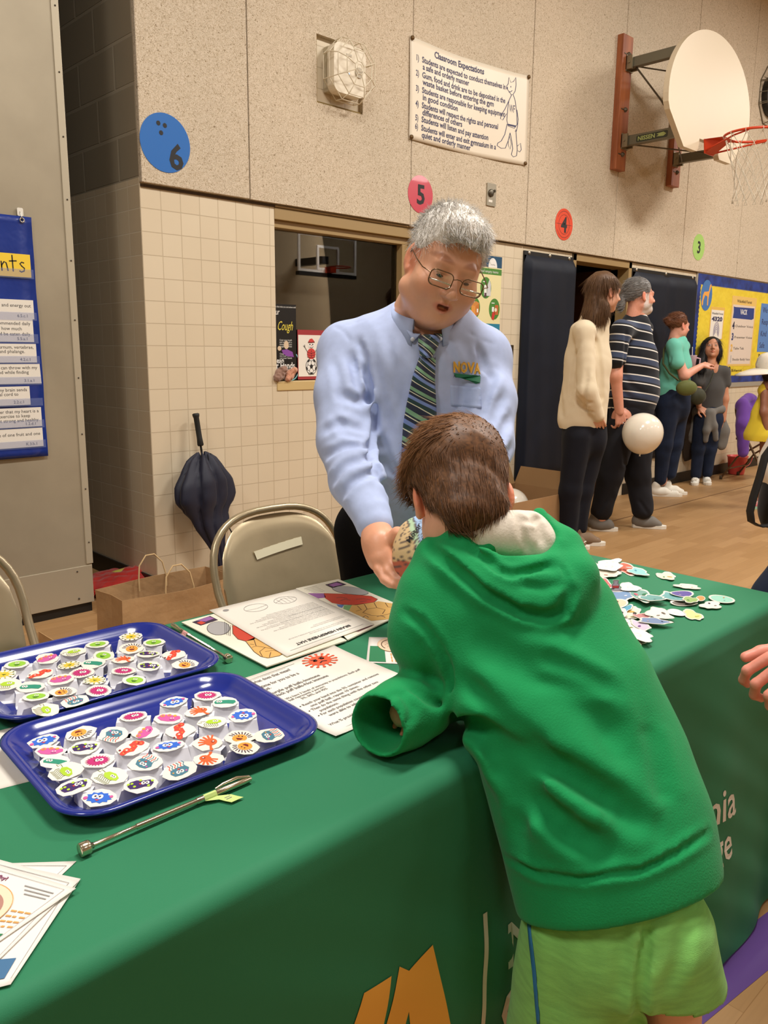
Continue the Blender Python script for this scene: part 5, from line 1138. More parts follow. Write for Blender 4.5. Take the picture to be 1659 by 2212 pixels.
TA = [(230, 735, 'blue', 'nearest the left end of the front tray', 0), (425, 695, 'orange', 'by the rear rim, left part of the front tray', 3.1), (600, 700, 'octo', 'left of the pink cutout in the front tray', 0), (265, 790, 'pink', 'edge-on at the left of the front tray', .2), (445, 770, 'purple', 'below the leftmost orange one, front tray', 0), (700, 770, 'red', 'just left of centre in the front tray', 0), (765, 690, 'pink', 'above the red curl in the front tray middle', 1.6), (705, 605, 'magenta', 'against the rear rim, middle of the front tray', 0), (915, 530, 'blue', 'against the rear rim, right of centre in the front tray', 3.1), (1090, 495, 'magenta', 'at the rear right corner of the front tray', 0), (1185, 530, 'teal', 'beside the rear right magenta one in the front tray', 0), (1050, 580, 'coral', 'below the rear right magenta one in the front tray', 0), (890, 615, 'pink', 'with its eyes at the top, centre rear of the front tray', 0), (950, 680, 'red', 'under the wide pink one in the front tray', 1.2), (1120, 635, 'lime', 'with legs spread, right centre of the front tray', 0), (1280, 600, 'blue', 'near the right end of the front tray', 2.8), (515, 840, 'magenta', 'in the left half of the front tray', 0), (290, 845, 'teal', 'half hidden at the left of the front tray', 0), (345, 895, 'lime', 'leftmost leggy one of the front tray', -.9), (580, 920, 'lime', 'left of the slate blue pair in the front tray', -.6), (390, 975, 'purple', 'at the left front corner of the front tray', 0), (520, 1035, 'blue', 'nearest the viewer in the front tray', 0), (740, 965, 'purple', 'by the front rim, middle of the front tray', 0), (765, 850, 'octo', 'below the left red curl in the front tray', 2.6), (945, 890, 'octo', 'by the front rim, left of the coral pair', 3.4), (890, 760, 'blue', 'in the very middle of the front tray', 0), (1095, 745, 'coral', 'upper one of the coral pair by the front rim', 0), (1100, 830, 'coral', 'lower one of the coral pair by the front rim', 2.6), (1260, 715, 'orange', 'upper one of the orange pair at the right', 0), (1290, 770, 'orange', 'lower one of the orange pair at the right', 3.0), (1420, 705, 'octo', 'at the right end of the front tray', 2.2)]
TB = [(690, 185, 'sun', 'at the far right corner of the rear tray', 0), (515, 225, 'green', 'by the far rim, middle of the rear tray', 0), (810, 215, 'green', 'right of the far corner sun in the rear tray', 0), (690, 245, 'orange', 'in front of the far corner sun in the rear tray', 0), (780, 275, 'purple', 'upper one of the purple pair in the rear tray', 0), (915, 280, 'red', 'near the right end of the rear tray', .5), (975, 330, 'orange', 'at the right end of the rear tray', -.8), (785, 340, 'purple', 'lower one of the purple pair in the rear tray', 0), (385, 265, 'lime', 'by the far rim, left of centre in the rear tray', 0), (250, 300, 'pink', 'by the far rim at the left of the rear tray', .9), (545, 285, 'green', 'in the middle of the rear tray', 0), (650, 305, 'coral', 'left of the purple pair in the rear tray', 0), (490, 325, 'teal', 'lifted on its card, middle of the rear tray', -.4), (365, 335, 'sun', 'left of the teal capsule in the rear tray', 0), (90, 330, 'green', 'at the far left of the rear tray', 0), (215, 380, 'red', 'in the left half of the rear tray', 0), (320, 410, 'pink', 'lying wide in the left half of the rear tray', 0), (430, 375, 'magenta', 'below the teal capsule in the rear tray', 0), (650, 365, 'magenta', 'left of the lower purple one in the rear tray', 0), (500, 415, 'sun', 'near the front rim, middle of the rear tray', 0), (710, 415, 'green', 'nearest the front rim at the right of the rear tray', 0), (20, 385, 'sun', 'cut off by the left picture edge, rear tray', 0), (35, 435, 'lime', 'at the left picture edge on the rear tray', 0), (160, 450, 'teal', 'lying at the left of the rear tray', 0), (330, 475, 'orange', 'with black lashes, left front of the rear tray', -.8), (190, 500, 'green', 'at the left front of the rear tray', 0), (520, 470, 'magenta', 'by the front rim of the rear tray', 0), (395, 525, 'octo', 'by the front rim, left of centre on the rear tray', 3.4), (240, 570, 'lime', 'nearest the front left corner of the rear tray', -.5)]
rr_ = random.Random(11)
for zx, zy, k, lb, ro in TA: cutout(zx*Z1, 1300+zy*Z1, k, lb, 'virus cutouts on the front tray', ro, rr_)
for zx, zy, k, lb, ro in TB: cutout(zx*Z1, 1300+zy*Z1, k, lb, 'virus cutouts on the rear tray', ro, rr_)

# ================================================================ paper sheets
TF = Fr((0, 0, TZ+.0006), (1, 0, 0), (0, 1, 0))
def tz(k): return Fr((0, 0, TZ+k), (1, 0, 0), (0, 1, 0))
def pq(k, *pts): f = tz(k); return [f.px(*p) for p in pts]
class Quad:
    """bilinear page: a=bottom left, b=bottom right, c=top right, d=top left (table plane points)"""
    def __init__(s, a, b, c, d, z): s.c = [np.array(p, float) for p in (a, b, c, d)]; s.z = z
    def p(s, u, v, e=0): a, b, c, d = s.c; q = a*(1-u)*(1-v)+b*u*(1-v)+c*u*v+d*(1-u)*v; return (q[0], q[1], TZ+s.z+e)
    def sheet(s, par, m, name='sheet', curl=.0):
        G = [[np.array(s.p(u, v))+[0, 0, curl*((2*u-1)**4*(2*v-1)**4)] for u in np.linspace(0, 1, 12)] for v in np.linspace(0, 1, 12)]
        o = part(name, MB().grid(G), m, par); so = o.modifiers.new('s', 'SOLIDIFY'); so.thickness = .0004; return o
    def wrap(s, q, e=.0007):
        for i in range(len(q.v)): x, y, z_ = q.v[i]; q.v[i] = s.p(x, y, e+z_)
        return q
GREY = mat('grey_print_ink', (70, 68, 66)); GREY2 = mat('soft_grey_ink', (112, 106, 104), rough=.7); GREYL = mat('light_grey_ink', (150, 148, 146), rough=.7)
# page on immunity
a, b, c, d = (.7255, .851), (.966, .868), (.968, 1.142), (.722, 1.125)
t = thing('instruction_sheet', 'white page asking So what does that mean, with an orange virus picture', 'paper sheet', (.84, 1.0, TZ)); Q = Quad(a, b, c, d, .0016); Q.sheet(t, M_PAPER, curl=.003)
q = MB(); X = lambda s_, x, y, sz, bold=0., w=None, m=GREY2: text(q, flat, s_, x, y, sz, m, bold=bold, width=w, z=0)
X('So what does that mean?', .06, .885, .052, .015, .40); X("It's time for you to be a", .06, .80, .052, .012, .40); X('virus.', .06, .755, .052, .012, .10); X('Purple puff balls-Immune', .09, .68, .046, .012, .46); X('Black puff balls-Not Immune', .09, .635, .046, .012, .5)
X('We have 3 levels of immunity in populations. Each puff', .12, .56, .032, .015, .72); X('ball represents a person:', .12, .53, .032, .015, .33); X('5%, 50%, and 95%', .20, .495, .032, .015, .24)
for k, s_ in enumerate(('Reach your hand into the 5% container and remove', 'one puff ball, repeat 10 times.', 'Then do the same thing with the other two', 'populations.', 'For each population count how many people', 'were able to infect.')):
    X(s_, .14+.03*(k % 2), .42-.042*k, .036, .015, (.74, .46, .64, .17, .66, .3)[k]); 
    if k % 2 == 0: q.prism(flat, circ(.12, .43-.042*k, .006, 8), 0, .0001, GREY)
X('What % provided the greatest protection', .08, .12, .036, .015, .6); stroke(q, flat, [(.05, .955), (.55, .955)], .004, GREYL, 0); stroke(q, flat, [(.1, .05), (.9, .05)], .003, GREYL, 0)
X('Activity directions and background information', .05, .935, .02, 0, .4, GREYL); part('lettering', Q.wrap(q), None, t)
q = MB(); MO = mat('virus_orange_print', (226, 92, 56)); cx_, cy_ = .73, .87
q.prism(flat, circ(cx_, cy_, .095, 28, .075), 0, .0001, MO)
for k in range(16):
    a_ = 2*pi*k/16; stroke(q, flat, [(cx_+.095*cos(a_), cy_+.075*sin(a_)), (cx_+.13*cos(a_), cy_+.105*sin(a_))], .014, MO, 0); q.prism(flat, circ(cx_+.135*cos(a_), cy_+.108*sin(a_), .014, 8, .011), 0, .0001, MO)
for s_ in (-1, 1): q.prism(flat, circ(cx_+s_*.035, cy_+.015, .02, 12, .014), .0, .0001, M_WHITE)
part('virus_picture', Q.wrap(q, .0009), None, t)
q = MB()
for s_ in (-1, 1): q.prism(flat, circ(cx_+s_*.03, cy_+.013, .008, 8), 0, .0001); stroke(q, flat, [(cx_+s_*.06, cy_+.04), (cx_+s_*.012, cy_+.028)], .01, None, 0)
q.prism(flat, [(cx_-.04, cy_-.035), (cx_, cy_-.015), (cx_+.04, cy_-.035), (cx_+.03, cy_-.042), (cx_, cy_-.028), (cx_-.03, cy_-.042)], 0, .0001); part('virus_face', Q.wrap(q, .0013), mat('dark_print', (60, 30, 30)), t)
# brain-map stacks drawn straight on the sheets they belong to
def poly(q, k, pts, m, z=.0): f = tz(k); q.prism(f, [f.px(*p) for p in pts], z, z+.0002, m)
def pline(q, k, pts, w, m): f = tz(k); stroke(q, f, [f.px(*p) for p in pts], w, m, .0003)
MRED = mat('brain_red', (200, 66, 48), rough=.6); MTAN = mat('brain_tan', (214, 168, 96), rough=.6); MPUR = mat('brain_purple', (150, 96, 160)); MBLU = mat('brain_blue', (96, 132, 196)); MGRN = mat('brain_green', (126, 176, 116))
MGY = mat('pencil_grey', (168, 166, 166)); MDK = mat('photo_dark', (52, 36, 62)); MIV = mat('ivory_paper', (232, 226, 206), rough=.75); LN = mat('brown_line', (96, 66, 40))
def Z4(x, y): return (380+x*500/1659, 1230+y*500/1659)
for grp, k0, corners, lb in ((0, .0012, [(393, 1345), (577, 1441), (748, 1385), (600, 1292)], 'left stack of ivory brain map sheets under the white page'), (1, .0012, [(640, 1272), (752, 1383), (885, 1318), (730, 1252)], 'right stack of ivory brain map sheets reaching the presenter')):
    t = thing('brain_sheet_stack', lb, 'paper stack', (*tz(k0).px(*corners[0]), TZ), 'stacks of brain map sheets')
    for j in range(5): f = tz(k0-.0006+.0013*j); part('sheet', MB().prism(f, [tuple(np.array(f.px(*p))+np.array([.0018*((j*7) % 3-1), .0015*((j*5) % 3-1)])) for p in corners], 0, .0009), MIV, t)
    k = k0-.0006+.0013*5; q = MB(); q2 = MB()
    if grp == 0:
        poly(q, k, [Z4(115, 378), Z4(178, 402), Z4(302, 362), Z4(245, 334)], MDK); poly(q, k, [Z4(150, 370), Z4(215, 375), Z4(275, 352), Z4(235, 340)], MPUR, .0003); poly(q, k, [Z4(150, 385), Z4(182, 398), Z4(215, 385), Z4(180, 372)], MRED, .0005)
        e = circ(0, 0, 1, 24); poly(q, k, [Z4(305+82*x, 422+48*y) for x, y in e], MGY); pline(q, k, [Z4(305+82*x, 422+48*y) for x, y in e+[e[0]]], .0012, GREY)
        for u in range(4): pline(q, k, [Z4(350+14*u, 375+8*u), Z4(352+12*u, 465+4*u)], .001, GREY)
        poly(q, k, [Z4(405, 400), Z4(470, 420), Z4(575, 480), Z4(560, 505), Z4(500, 515), Z4(445, 500), Z4(408, 460)], MRED)
        poly(q, k, [Z4(500, 515), Z4(575, 485), Z4(640, 540), Z4(775, 600), Z4(740, 620), Z4(660, 636), Z4(610, 625), Z4(560, 590)], MTAN)
        for L_ in ([(560, 505), (575, 550), (545, 560)], [(575, 550), (640, 560), (690, 570)], [(640, 560), (600, 590), (620, 625)], [(640, 590), (700, 580), (770, 600)], [(680, 595), (670, 630)], [(530, 535), (560, 540)]): pline(q, k, [Z4(*p) for p in L_], .0016, LN)
        pline(q, k, [Z4(*p) for p in [(405, 400), (408, 460), (445, 500), (500, 515), (560, 590), (610, 625), (660, 636), (740, 620), (775, 600)]], .0014, LN)
    else:
        poly(q, k, [Z4(1070, 110), Z4(1160, 86), Z4(1222, 108), Z4(1120, 134)], MDK); poly(q, k, [Z4(1095, 112), Z4(1150, 95), Z4(1195, 108), Z4(1130, 126)], MPUR, .0003)
        e = [(x, y) for x, y in circ(0, 0, 1, 24)]; poly(q, k, [Z4(1250+128*x+20*y, 152+30*y+12*x) for x, y in e], MGY); pline(q, k, [Z4(1250+128*x+20*y, 152+30*y+12*x) for x, y in e], .0012, GREY)
        poly(q, k, [Z4(945, 171), Z4(1060, 172), Z4(1075, 200), Z4(1020, 208)], MPUR)
        poly(q, k, [Z4(1060, 172), Z4(1250, 178), Z4(1400, 192), Z4(1445, 214), Z4(1420, 236), Z4(1290, 256), Z4(1190, 252), Z4(1120, 240), Z4(1068, 205)], MRED)
        poly(q, k, [Z4(1150, 250), Z4(1205, 255), Z4(1190, 275), Z4(1165, 268)], MBLU); poly(q, k, [Z4(1205, 258), Z4(1262, 256), Z4(1240, 296), Z4(1200, 282)], MGRN)
        poly(q, k, [Z4(1262, 256), Z4(1420, 236), Z4(1450, 228), Z4(1660, 262), Z4(1660, 345), Z4(1400, 368), Z4(1300, 325), Z4(1240, 296)], MTAN)
        for L_ in ([(1300, 262), (1330, 290), (1290, 300)], [(1350, 250), (1370, 285), (1340, 310), (1400, 330)], [(1420, 240), (1440, 275), (1500, 290), (1480, 320)], [(1500, 240), (1520, 270), (1600, 280)], [(1400, 330), (1470, 335), (1560, 310), (1620, 320)], [(1540, 285), (1560, 310)], [(1440, 275), (1370, 285)]): pline(q, k, [Z4(*p) for p in L_], .0018, LN)
        for i_, (L_) in enumerate(([(1150, 205), (1180, 200), (1230, 210)], [(1180, 225), (1210, 215), (1250, 222)], [(1290, 215), (1340, 210), (1400, 220)], [(1320, 232), (1370, 226)], [(1340, 345), (1360, 330), (1380, 345)], [(1440, 340), (1470, 330), (1500, 345)])): pline(q, k, [Z4(*p) for p in L_], .0022, GREY)
        pline(q, k, [Z4(*p) for p in [(1060, 172), (1250, 178), (1400, 192), (1445, 214), (1420, 236), (1290, 256), (1190, 252)]], .0014, LN)
        poly(q, k, [Z4(1290, 446), Z4(1395, 402), Z4(1418, 400), Z4(1310, 445)], mat('maroon_strip_print', (120, 66, 76)))
        for i_ in range(5): pline(q, k, [Z4(920+16*i_, 140+7*i_), Z4(1010+14*i_, 118+9*i_)], .0012, GREYL)
    part('brain_picture', q, None, t)
kk = .0092; C_ = pq(kk, (640, 1272), (452, 1318), (620, 1418), (808, 1348)); t = thing('hat_pattern_sheet', 'white page titled BRAIN HEMISPHERE HAT lying upside down over the brain maps', 'paper sheet', (*C_[0], TZ)); Q = Quad(*C_, kk); Q.sheet(t, M_PAPER)
q = MB(); text(q, flat, 'BRAIN HEMISPHERE HAT', .5, .885, .045, GREY, 'c', bold=.03, width=.62, z=0)
for k, (n, y0_) in enumerate(((2, .82), (2, .74), (5, .62), (1, .46), (9, .52))):
    for j in range(n):
        w_ = .78 if k > 1 else .7-.2*k; y_ = y0_-.022*j; 
        if k == 3: w_ = .4
        text(q, flat, 'the two halves of the paper hat are cut along the solid lines and folded so that the tabs meet at the back'[:int(100*(.8+.2*((j*37) % 5)/5))], .1, y_, .02, GREYL, width=w_*(.7+.3*((j*3+k) % 4)/3), z=0)
for cx_, ph in ((.28, 0), (.62, 1)):
    stroke(q, flat, [(cx_+.12*cos(v), .17+.075*sin(v)) for v in np.linspace(0, 2*pi, 30)], .004, GREYL, 0); stroke(q, flat, [(cx_-.12, .17), (cx_, .13+.06*ph), (cx_+.12, .18)], .003, GREYL, 0)
    if ph == 0:
        for j in range(4): stroke(q, flat, [(cx_-.07+.045*j, .12), (cx_-.06+.045*j, .23)], .003, GREYL, 0)
stroke(q, flat, [(.08, .95), (.92, .95)], .003, GREYL, 0); q.prism(flat, circ(.88, .08, .03, 14, .02), 0, .0001, GREYL); part('lettering', Q.wrap(q), None, t)
# handwashing cards: one beside the sleeve, a fan at the lower left
MCARD = mat('card_white', (234, 228, 220), rough=.6); MPEACH = mat('peach_print', (240, 212, 182), rough=.6); MOR = mat('orange_bar_print', (232, 162, 90)); MGB = mat('card_green', (48, 128, 84)); MLG = mat('light_green_bar', (140, 190, 96)); MPR = mat('plum_title', (120, 50, 90))
def fact_card(Q, t, e=.0007):
    q = MB(); q.prism(flat, rect(.0, .02, 1.0, .2), 0, .0001, MGB) if 0 else None
    q.prism(flat, [(.38, .04), (.96, .04), (.96, .30), (.38, .30)], 0, .0001, MGB)
    for j in range(5):
        for i in range(3): stroke(q, flat, [(.62+.115*i, .27-.045*j), (.70+.115*i-.02*((i+j) % 3), .27-.045*j)], .022, MLG, .0)
        for i in range(3): stroke(q, flat, [(.64+.11*i, .62-.055*j), (.72+.11*i-.03*((i*j) % 2), .62-.055*j)], .02, MOR, .0)
    for j in range(3): stroke(q, flat, [(.52, .86-.035*j), (.92-.08*j, .86-.035*j)], .010, GREYL, 0)
    stroke(q, flat, [(.03, .94), (.97, .94), (.97, .72)], .005, GREYL, 0); text(q, flat, 'The Facts', .06, .84, .07, MPR, z=0, bold=.03)
    part('printing', Q.wrap(q, e), None, t)
    q = MB(); q.prism(flat, circ(.32, .42, .26, 32, .24), 0, .0001, MPEACH); part('peach_disc', Q.wrap(q, e+.0004), None, t)
    q = MB(); stroke(q, flat, [(.32+.26*cos(v), .42+.24*sin(v)) for v in np.linspace(0, 2*pi, 40)], .006, MOR, 0); stroke(q, flat, [(.32+.19*cos(v), .42+.17*sin(v)) for v in np.linspace(.2, 1.5, 12)], .022, MPR, 0); stroke(q, flat, [(.32+.19*cos(v), .42+.17*sin(v)) for v in np.linspace(3.4, 5.6, 16)], .016, LN, 0)
    for i in range(9): q.prism(flat, circ(.32+.1*cos(i*2.4)*(i % 3+1)/3, .42+.1*sin(i*2.4)*(i % 3+1)/3, .008, 6), 0, .0001, LN)
    part('disc_drawing', Q.wrap(q, e+.0009), None, t)
C_ = pq(.0012, (797, 1376), (900, 1382), (930, 1440), (790, 1433)); Q = Quad(C_[0], C_[1], C_[2], C_[3], .0012)
def qz(k, bl, br, tr, tl): return Quad(*pq(k, bl, br, tr, tl), k)
Q = qz(.0012, (797, 1376), (791, 1431), (935, 1437), (900, 1378)); t = thing('fact_card', 'small white card with a peach plate drawing beside the green sleeve', 'card', (*Q.c[0], TZ)); Q.sheet(t, MCARD); fact_card(Q, t)
fan = [(.0012, (-190, 1950), (-120, 2130), (165, 1860), (-30, 1866), 'lowest card of the fan, showing only a framed corner'), (.0032, (-150, 2170), (23, 2126), (174, 1898), (-60, 1850), 'card with a wide white border under the top of the fan'), (.0052, (-160, 2140), (-30, 2100), (170, 1903), (-70, 1838), 'second card from the top of the fan'), (.0072, (-200, 2090), (-40, 2060), (164, 1919), (-62, 1850), 'top card of the fan with a peach disc at the left edge')]
for j, (k, bl, br, tr, tl, lb) in enumerate(fan):
    Q = qz(k, bl, br, tr, tl); t = thing('fact_card', lb, 'card', (*Q.c[2], TZ), 'fan of printed cards'); Q.sheet(t, MCARD); 
    q = MB(); stroke(q, flat, [(.04, .95), (.95, .95), (.95, .05)], .006, GREYL, 0)
    if j == 0:
        for i in range(3): stroke(q, flat, [(.55, .85-.05*i), (.9-.1*i, .85-.05*i)], .012, GREYL, 0)
    if j in (1, 2): q.prism(flat, [(.2, .06), (.86, .06), (.86, .22), (.2, .22)], 0, .0001, mat('blue_band_print', (64, 110, 150)) if j == 1 else MGB)
    if j < 3: part('printing', Q.wrap(q), None, t)
    else: 
        q2 = MB(); q2.prism(flat, rect(.25, .05, .93, .27), 0, .0001, MGB); 
        for jj in range(4):
            for i in range(3): stroke(q2, flat, [(.66+.09*i, .245-.045*jj), (.73+.09*i-.02*((i+jj) % 3), .245-.045*jj)], .02, MLG, .0002); stroke(q2, flat, [(.72+.075*i, .56-.065*jj), (.78+.075*i-.02*((i*jj) % 2), .56-.065*jj)], .02, MOR, .0)
        for i in range(3): stroke(q2, flat, [(.62+.03*i, .86-.045*i), (.90, .86-.045*i)], .013, GREYL, 0)
        stroke(q2, flat, [(.04, .94), (.94, .94), (.94, .06)], .005, GREYL, 0); text(q2, flat, 'Why?', .3, .86, .06, MPR, bold=.03, z=0); part('printing', Q.wrap(q2), None, t)
        q2 = MB(); q2.prism(flat, circ(.40, .50, .30, 32, .30), 0, .0001, MPEACH); part('peach_disc', Q.wrap(q2, .0011), None, t)
        q2 = MB(); stroke(q2, flat, [(.40+.30*cos(v), .5+.30*sin(v)) for v in np.linspace(0, 2*pi, 40)], .006, MOR, 0); stroke(q2, flat, [(.40+.21*cos(v), .5+.2*sin(v)) for v in np.linspace(-.3, 1.7, 16)], .03, mat('mauve_brown_ink', (176, 130, 116)), 0); part('disc_drawing', Q.wrap(q2, .0016), None, t)
Q = qz(.0006, (-90, 1560), (-60, 1680), (80, 1590), (20, 1525)); t = thing('blank_sheet', 'plain white sheet under the left ends of both trays', 'paper sheet', (*Q.c[2], TZ)); Q.c = [np.array(p) for p in ((.27, 1.05), (.37, 1.03), (.40, 1.21), (.29, 1.22))]; Q.sheet(t, M_PAPER)

# ================================================================ metal pointers with paper tags
M_CHROME = mat('brushed_chrome', (214, 204, 180), rough=.2, metal=.95)
def rod(a, b, tag_c, label, tagpos, clip=True, tagside=-1):
    a, b = np.array(a, float), np.array(b, float); d = _n(b-a); L = np.linalg.norm(b-a); t = thing('metal_pointer', label, 'pointer', (*((a+b)/2)[:2], TZ), 'metal pointers with paper tags')
    part('rod_shaft', MB().tube([a+d*.006, a+d*L*.28, a+d*L*.281, a+d*L*.64, a+d*L*.641, b-d*.01, b], [.0026, .0026, .0034, .0034, .0042, .0042, .0036], None, 16), M_CHROME, t)
    part('round_head', MB().lathe([(.0, -.006), (.0075, -.006), (.0082, -.005), (.0082, .004), (.0075, .006), (.0035, .007), (.0035, .010), (0, .01)], a, d, None, 24), M_CHROME, t)
    s = np.cross([0, 0, 1], d)
    if clip: q = MB().tube([b-d*.002+[0, 0, .004], b-d*.02+s*.003+[0, 0, .0075], b-d*.04+s*.004+[0, 0, .0065], b-d*.052+s*.004+[0, 0, .004]], [.0018, .0022, .002, .0012], None, 8); part('pocket_clip', q, M_CHROME, t)
    p = a+d*L*tagpos; w_ = .009; G = []
    for off, z in ((.0, .0049), (.003, .0045), (.0048, .001), (.0052, -.001), (.012, -.0025), (.020, -.003), (.028, -.0028)): G.append([p+d*x_+tagside*s*off*1.0+np.array([0, 0, z]) for x_ in (-w_, w_)])
    G = [[np.array(v)+d*(.004*i if i > 3 else 0) for v in row] for i, row in enumerate(G)]
    o = part('paper_tag', MB().grid(G, smooth=False), mat('tag_%d' % tag_c[0], tag_c, rough=.7), t); so = o.modifiers.new('s', 'SOLIDIFY'); so.thickness = .0004
    f = Fr((G[4][0]+G[5][1])/2+[0, 0, .0008], tagside*s, d) if True else None
    q = MB(); 
    for k in range(3): stroke(q, f, [(-.006+.004*k, -.004), (-.006+.004*k, .004)], .0012, GREYL, .0)
    part('tag_writing', q, None, t)
A_ = on(183, 1833, 2, TZ+.0085); B_ = on(541, 1682, 2, TZ+.0062)
rod(A_, B_, (206, 226, 140), 'metal rod with round head and yellow green tag in front of the trays', .72)
rod((.7735, 1.212, TZ+.0085), (.795, 1.452, TZ+.0048), (230, 170, 164), 'metal rod with a pink tag beside the right end of the rear tray', .72, tagside=1)

# ================================================================ science stickers at the right end
def stk(px, py, w, h, ang, c, acc, label, curl=.0, z=.001, shape='blob', seed=0, flip=False):
    r_ = random.Random(seed*13+int(px)); f = tz(z); c0 = np.array(f.px(px, py)); n = 30
    t = thing('science_sticker', label, 'sticker', (*c0, TZ), 'die-cut science stickers')
    pts = []
    for i in range(n):
        a = 2*pi*i/n
        if shape == 'blob': rr = 1+.13*sin(3*a+seed)+.09*sin(5*a+2*seed)+.05*sin(8*a+seed)
        elif shape == 'oval': rr = 1
        elif shape == 'box': rr = min(1/max(abs(cos(a)), 1e-3), 1/max(abs(sin(a)), 1e-3), 1.25)
        elif shape == 'drop': rr = 1+.35*max(0, cos(a))**4
        else: rr = 1+.16*cos(6*a)
        x, y = rr*cos(a)*w/2, rr*sin(a)*h/2; X_, Y_ = x*cos(ang)-y*sin(ang), x*sin(ang)+y*cos(ang); pts.append(np.array(f.px(px+X_, py+Y_)))
    R_ = max(np.linalg.norm(p-c0) for p in pts); cd = np.array([cos(seed*1.7), sin(seed*1.7)])
    def lift(p): s_ = (p-c0)@cd/R_; return TZ+z+curl*s_*s_+ .0008*seed % .002
    def ringset(k): return [(*(c0+(p-c0)*k), lift(c0+(p-c0)*k)) for p in pts]
    def disc(q, k, dz, m, kx=4):
        G = [[(x, y, zz+dz) for x, y, zz in ringset(k*i/kx)] for i in range(1, kx+1)]; q.grid(G, m, closed=True, flip=True); q.add([(*c0, lift(c0)+dz)]+G[0], [(0, i+1, (i+1) % n+1) for i in range(n)], m, True)
    q = MB(); disc(q, 1, 0, None); o = part('sticker_paper', q, M_PAPER if not flip else M_WHITE, t); so = o.modifiers.new('s', 'SOLIDIFY'); so.thickness = .0005
    if not flip:
        q = MB(); disc(q, .84, .0007, CM('c%02x%02x%02x' % tuple(c), c)); part('printed_area', q, None, t)
        q = MB()
        for j, ac in enumerate(acc):
            p_ = c0+(pts[(j*11+seed*3) % n]-c0)*.42; m_ = CM('c%02x%02x%02x' % tuple(ac), ac); e = .20*min(w, h)/w*R_*(1.3 if j == 0 else .9); u = _n(pts[(j*7+seed) % n]-c0); v = np.array([-u[1], u[0]])
            O = [p_+u*e*1.6*cos(b)+v*e*.8*sin(b) for b in np.linspace(0, 2*pi, 11)[:-1]]; V = [(*p, lift(p)+.0014+.0003*j) for p in O]; q.add(V, [tuple(range(10))], m_)
        if acc: part('printed_details', q, None, t)
    return t
Z5 = 240/1659
def s5(x, y): return 1240+x*Z5, 1190+y*Z5
def s6(x, y): return 1400+x*200/1659, 1220+y*200/1659
WHT = (236, 232, 222); SL = []
L5 = [(290, 275, 230, 130, .2, (122, 150, 92), [(90, 110, 60), WHT], 'green beaker sticker touching the green hood at the far edge'), (450, 355, 380, 90, 0, (226, 216, 200), [(200, 90, 80), (110, 90, 80)], 'long white sticker with tiny red marks, behind the pile'), (530, 175, 300, 70, -.15, (230, 228, 222), [], 'folded white sticker at the very back of the pile'), (520, 245, 340, 90, .0, (240, 238, 232), [], 'blank white sticker back behind the rocket sticker'), (760, 260, 320, 120, .35, (206, 110, 90), [(60, 90, 140), WHT, (150, 60, 50)], 'red rocket sticker at the back of the pile'), (960, 320, 260, 80, .2, (150, 206, 206), [(90, 160, 180)], 'pale turquoise sticker right of the rocket sticker'), (430, 490, 260, 110, .35, (220, 110, 110), [(130, 180, 130), (240, 180, 180)], 'pink slide sticker left of the red flask sticker'), (830, 550, 260, 90, .15, (240, 238, 234), [], 'blank cloud sticker behind the big dark pile'), (620, 600, 420, 80, .1, (120, 116, 124), [(190, 190, 200)], 'dark grey curled sticker under the red flask sticker'), (650, 670, 480, 110, .05, (120, 150, 186), [(230, 230, 240), (90, 80, 120)], 'blue sticker in the middle of the large pile'), (1000, 680, 300, 130, .35, (120, 164, 152), [(230, 196, 110), (216, 100, 120), (60, 130, 90)], 'teal kite sticker with yellow flowers'), (1180, 720, 330, 70, .05, (110, 160, 156), [(90, 140, 140)], 'curled teal tail sticker pointing right from the pile'), (590, 740, 230, 80, 0, (110, 176, 214), [(220, 90, 90)], 'sky blue round sticker with a red dot'), (640, 800, 280, 110, -.1, (228, 200, 170), [(150, 70, 50), (120, 80, 60)], 'striped planet sticker at the hoodie edge'), (760, 870, 200, 70, -.3, (90, 160, 186), [WHT], 'small blue pennant sticker below the striped planet'), (640, 930, 260, 130, .2, (216, 210, 206), [(110, 60, 80), (70, 60, 70)], 'white sticker with dark plum marks by the hoodie'), (850, 950, 260, 130, -.2, (236, 226, 196), [(200, 160, 80), (60, 60, 60)], 'cream sticker with gold sun beside the pink cone'), (1010, 980, 240, 60, 0, (190, 130, 130), [(160, 100, 100)], 'dusty pink cone-shaped sticker'), (1270, 950, 330, 120, .2, (232, 226, 214), [(110, 100, 90), (150, 140, 130)], 'white molecule chain sticker right of the pile'), (1190, 1050, 400, 70, .1, (120, 140, 176), [(40, 50, 90), (240, 180, 140)], 'slate spoon-shaped sticker in front of the molecule sticker'), (690, 1060, 260, 130, .2, (206, 214, 220), [(110, 176, 206), (236, 150, 90)], 'pale sticker with blue and orange globe by the hoodie'), (840, 1130, 330, 130, .35, (236, 232, 222), [(120, 130, 60), (150, 150, 140)], 'white glasses sticker near the front of the pile'), (1000, 1120, 260, 90, .35, (206, 190, 210), [(120, 70, 140)], 'lilac test tube sticker near the front of the pile'), (930, 1260, 440, 120, .25, (240, 236, 230), [], 'large blank white sticker back near the front of the pile'), (980, 1350, 150, 80, .1, (110, 90, 80), [(60, 50, 50)], 'small brown owl sticker beside the yellow germ sticker'), (840, 1420, 280, 150, .15, (206, 210, 56), [(90, 50, 90), (150, 160, 30)], 'yellow oval sticker with a purple germ at the front of the pile')]
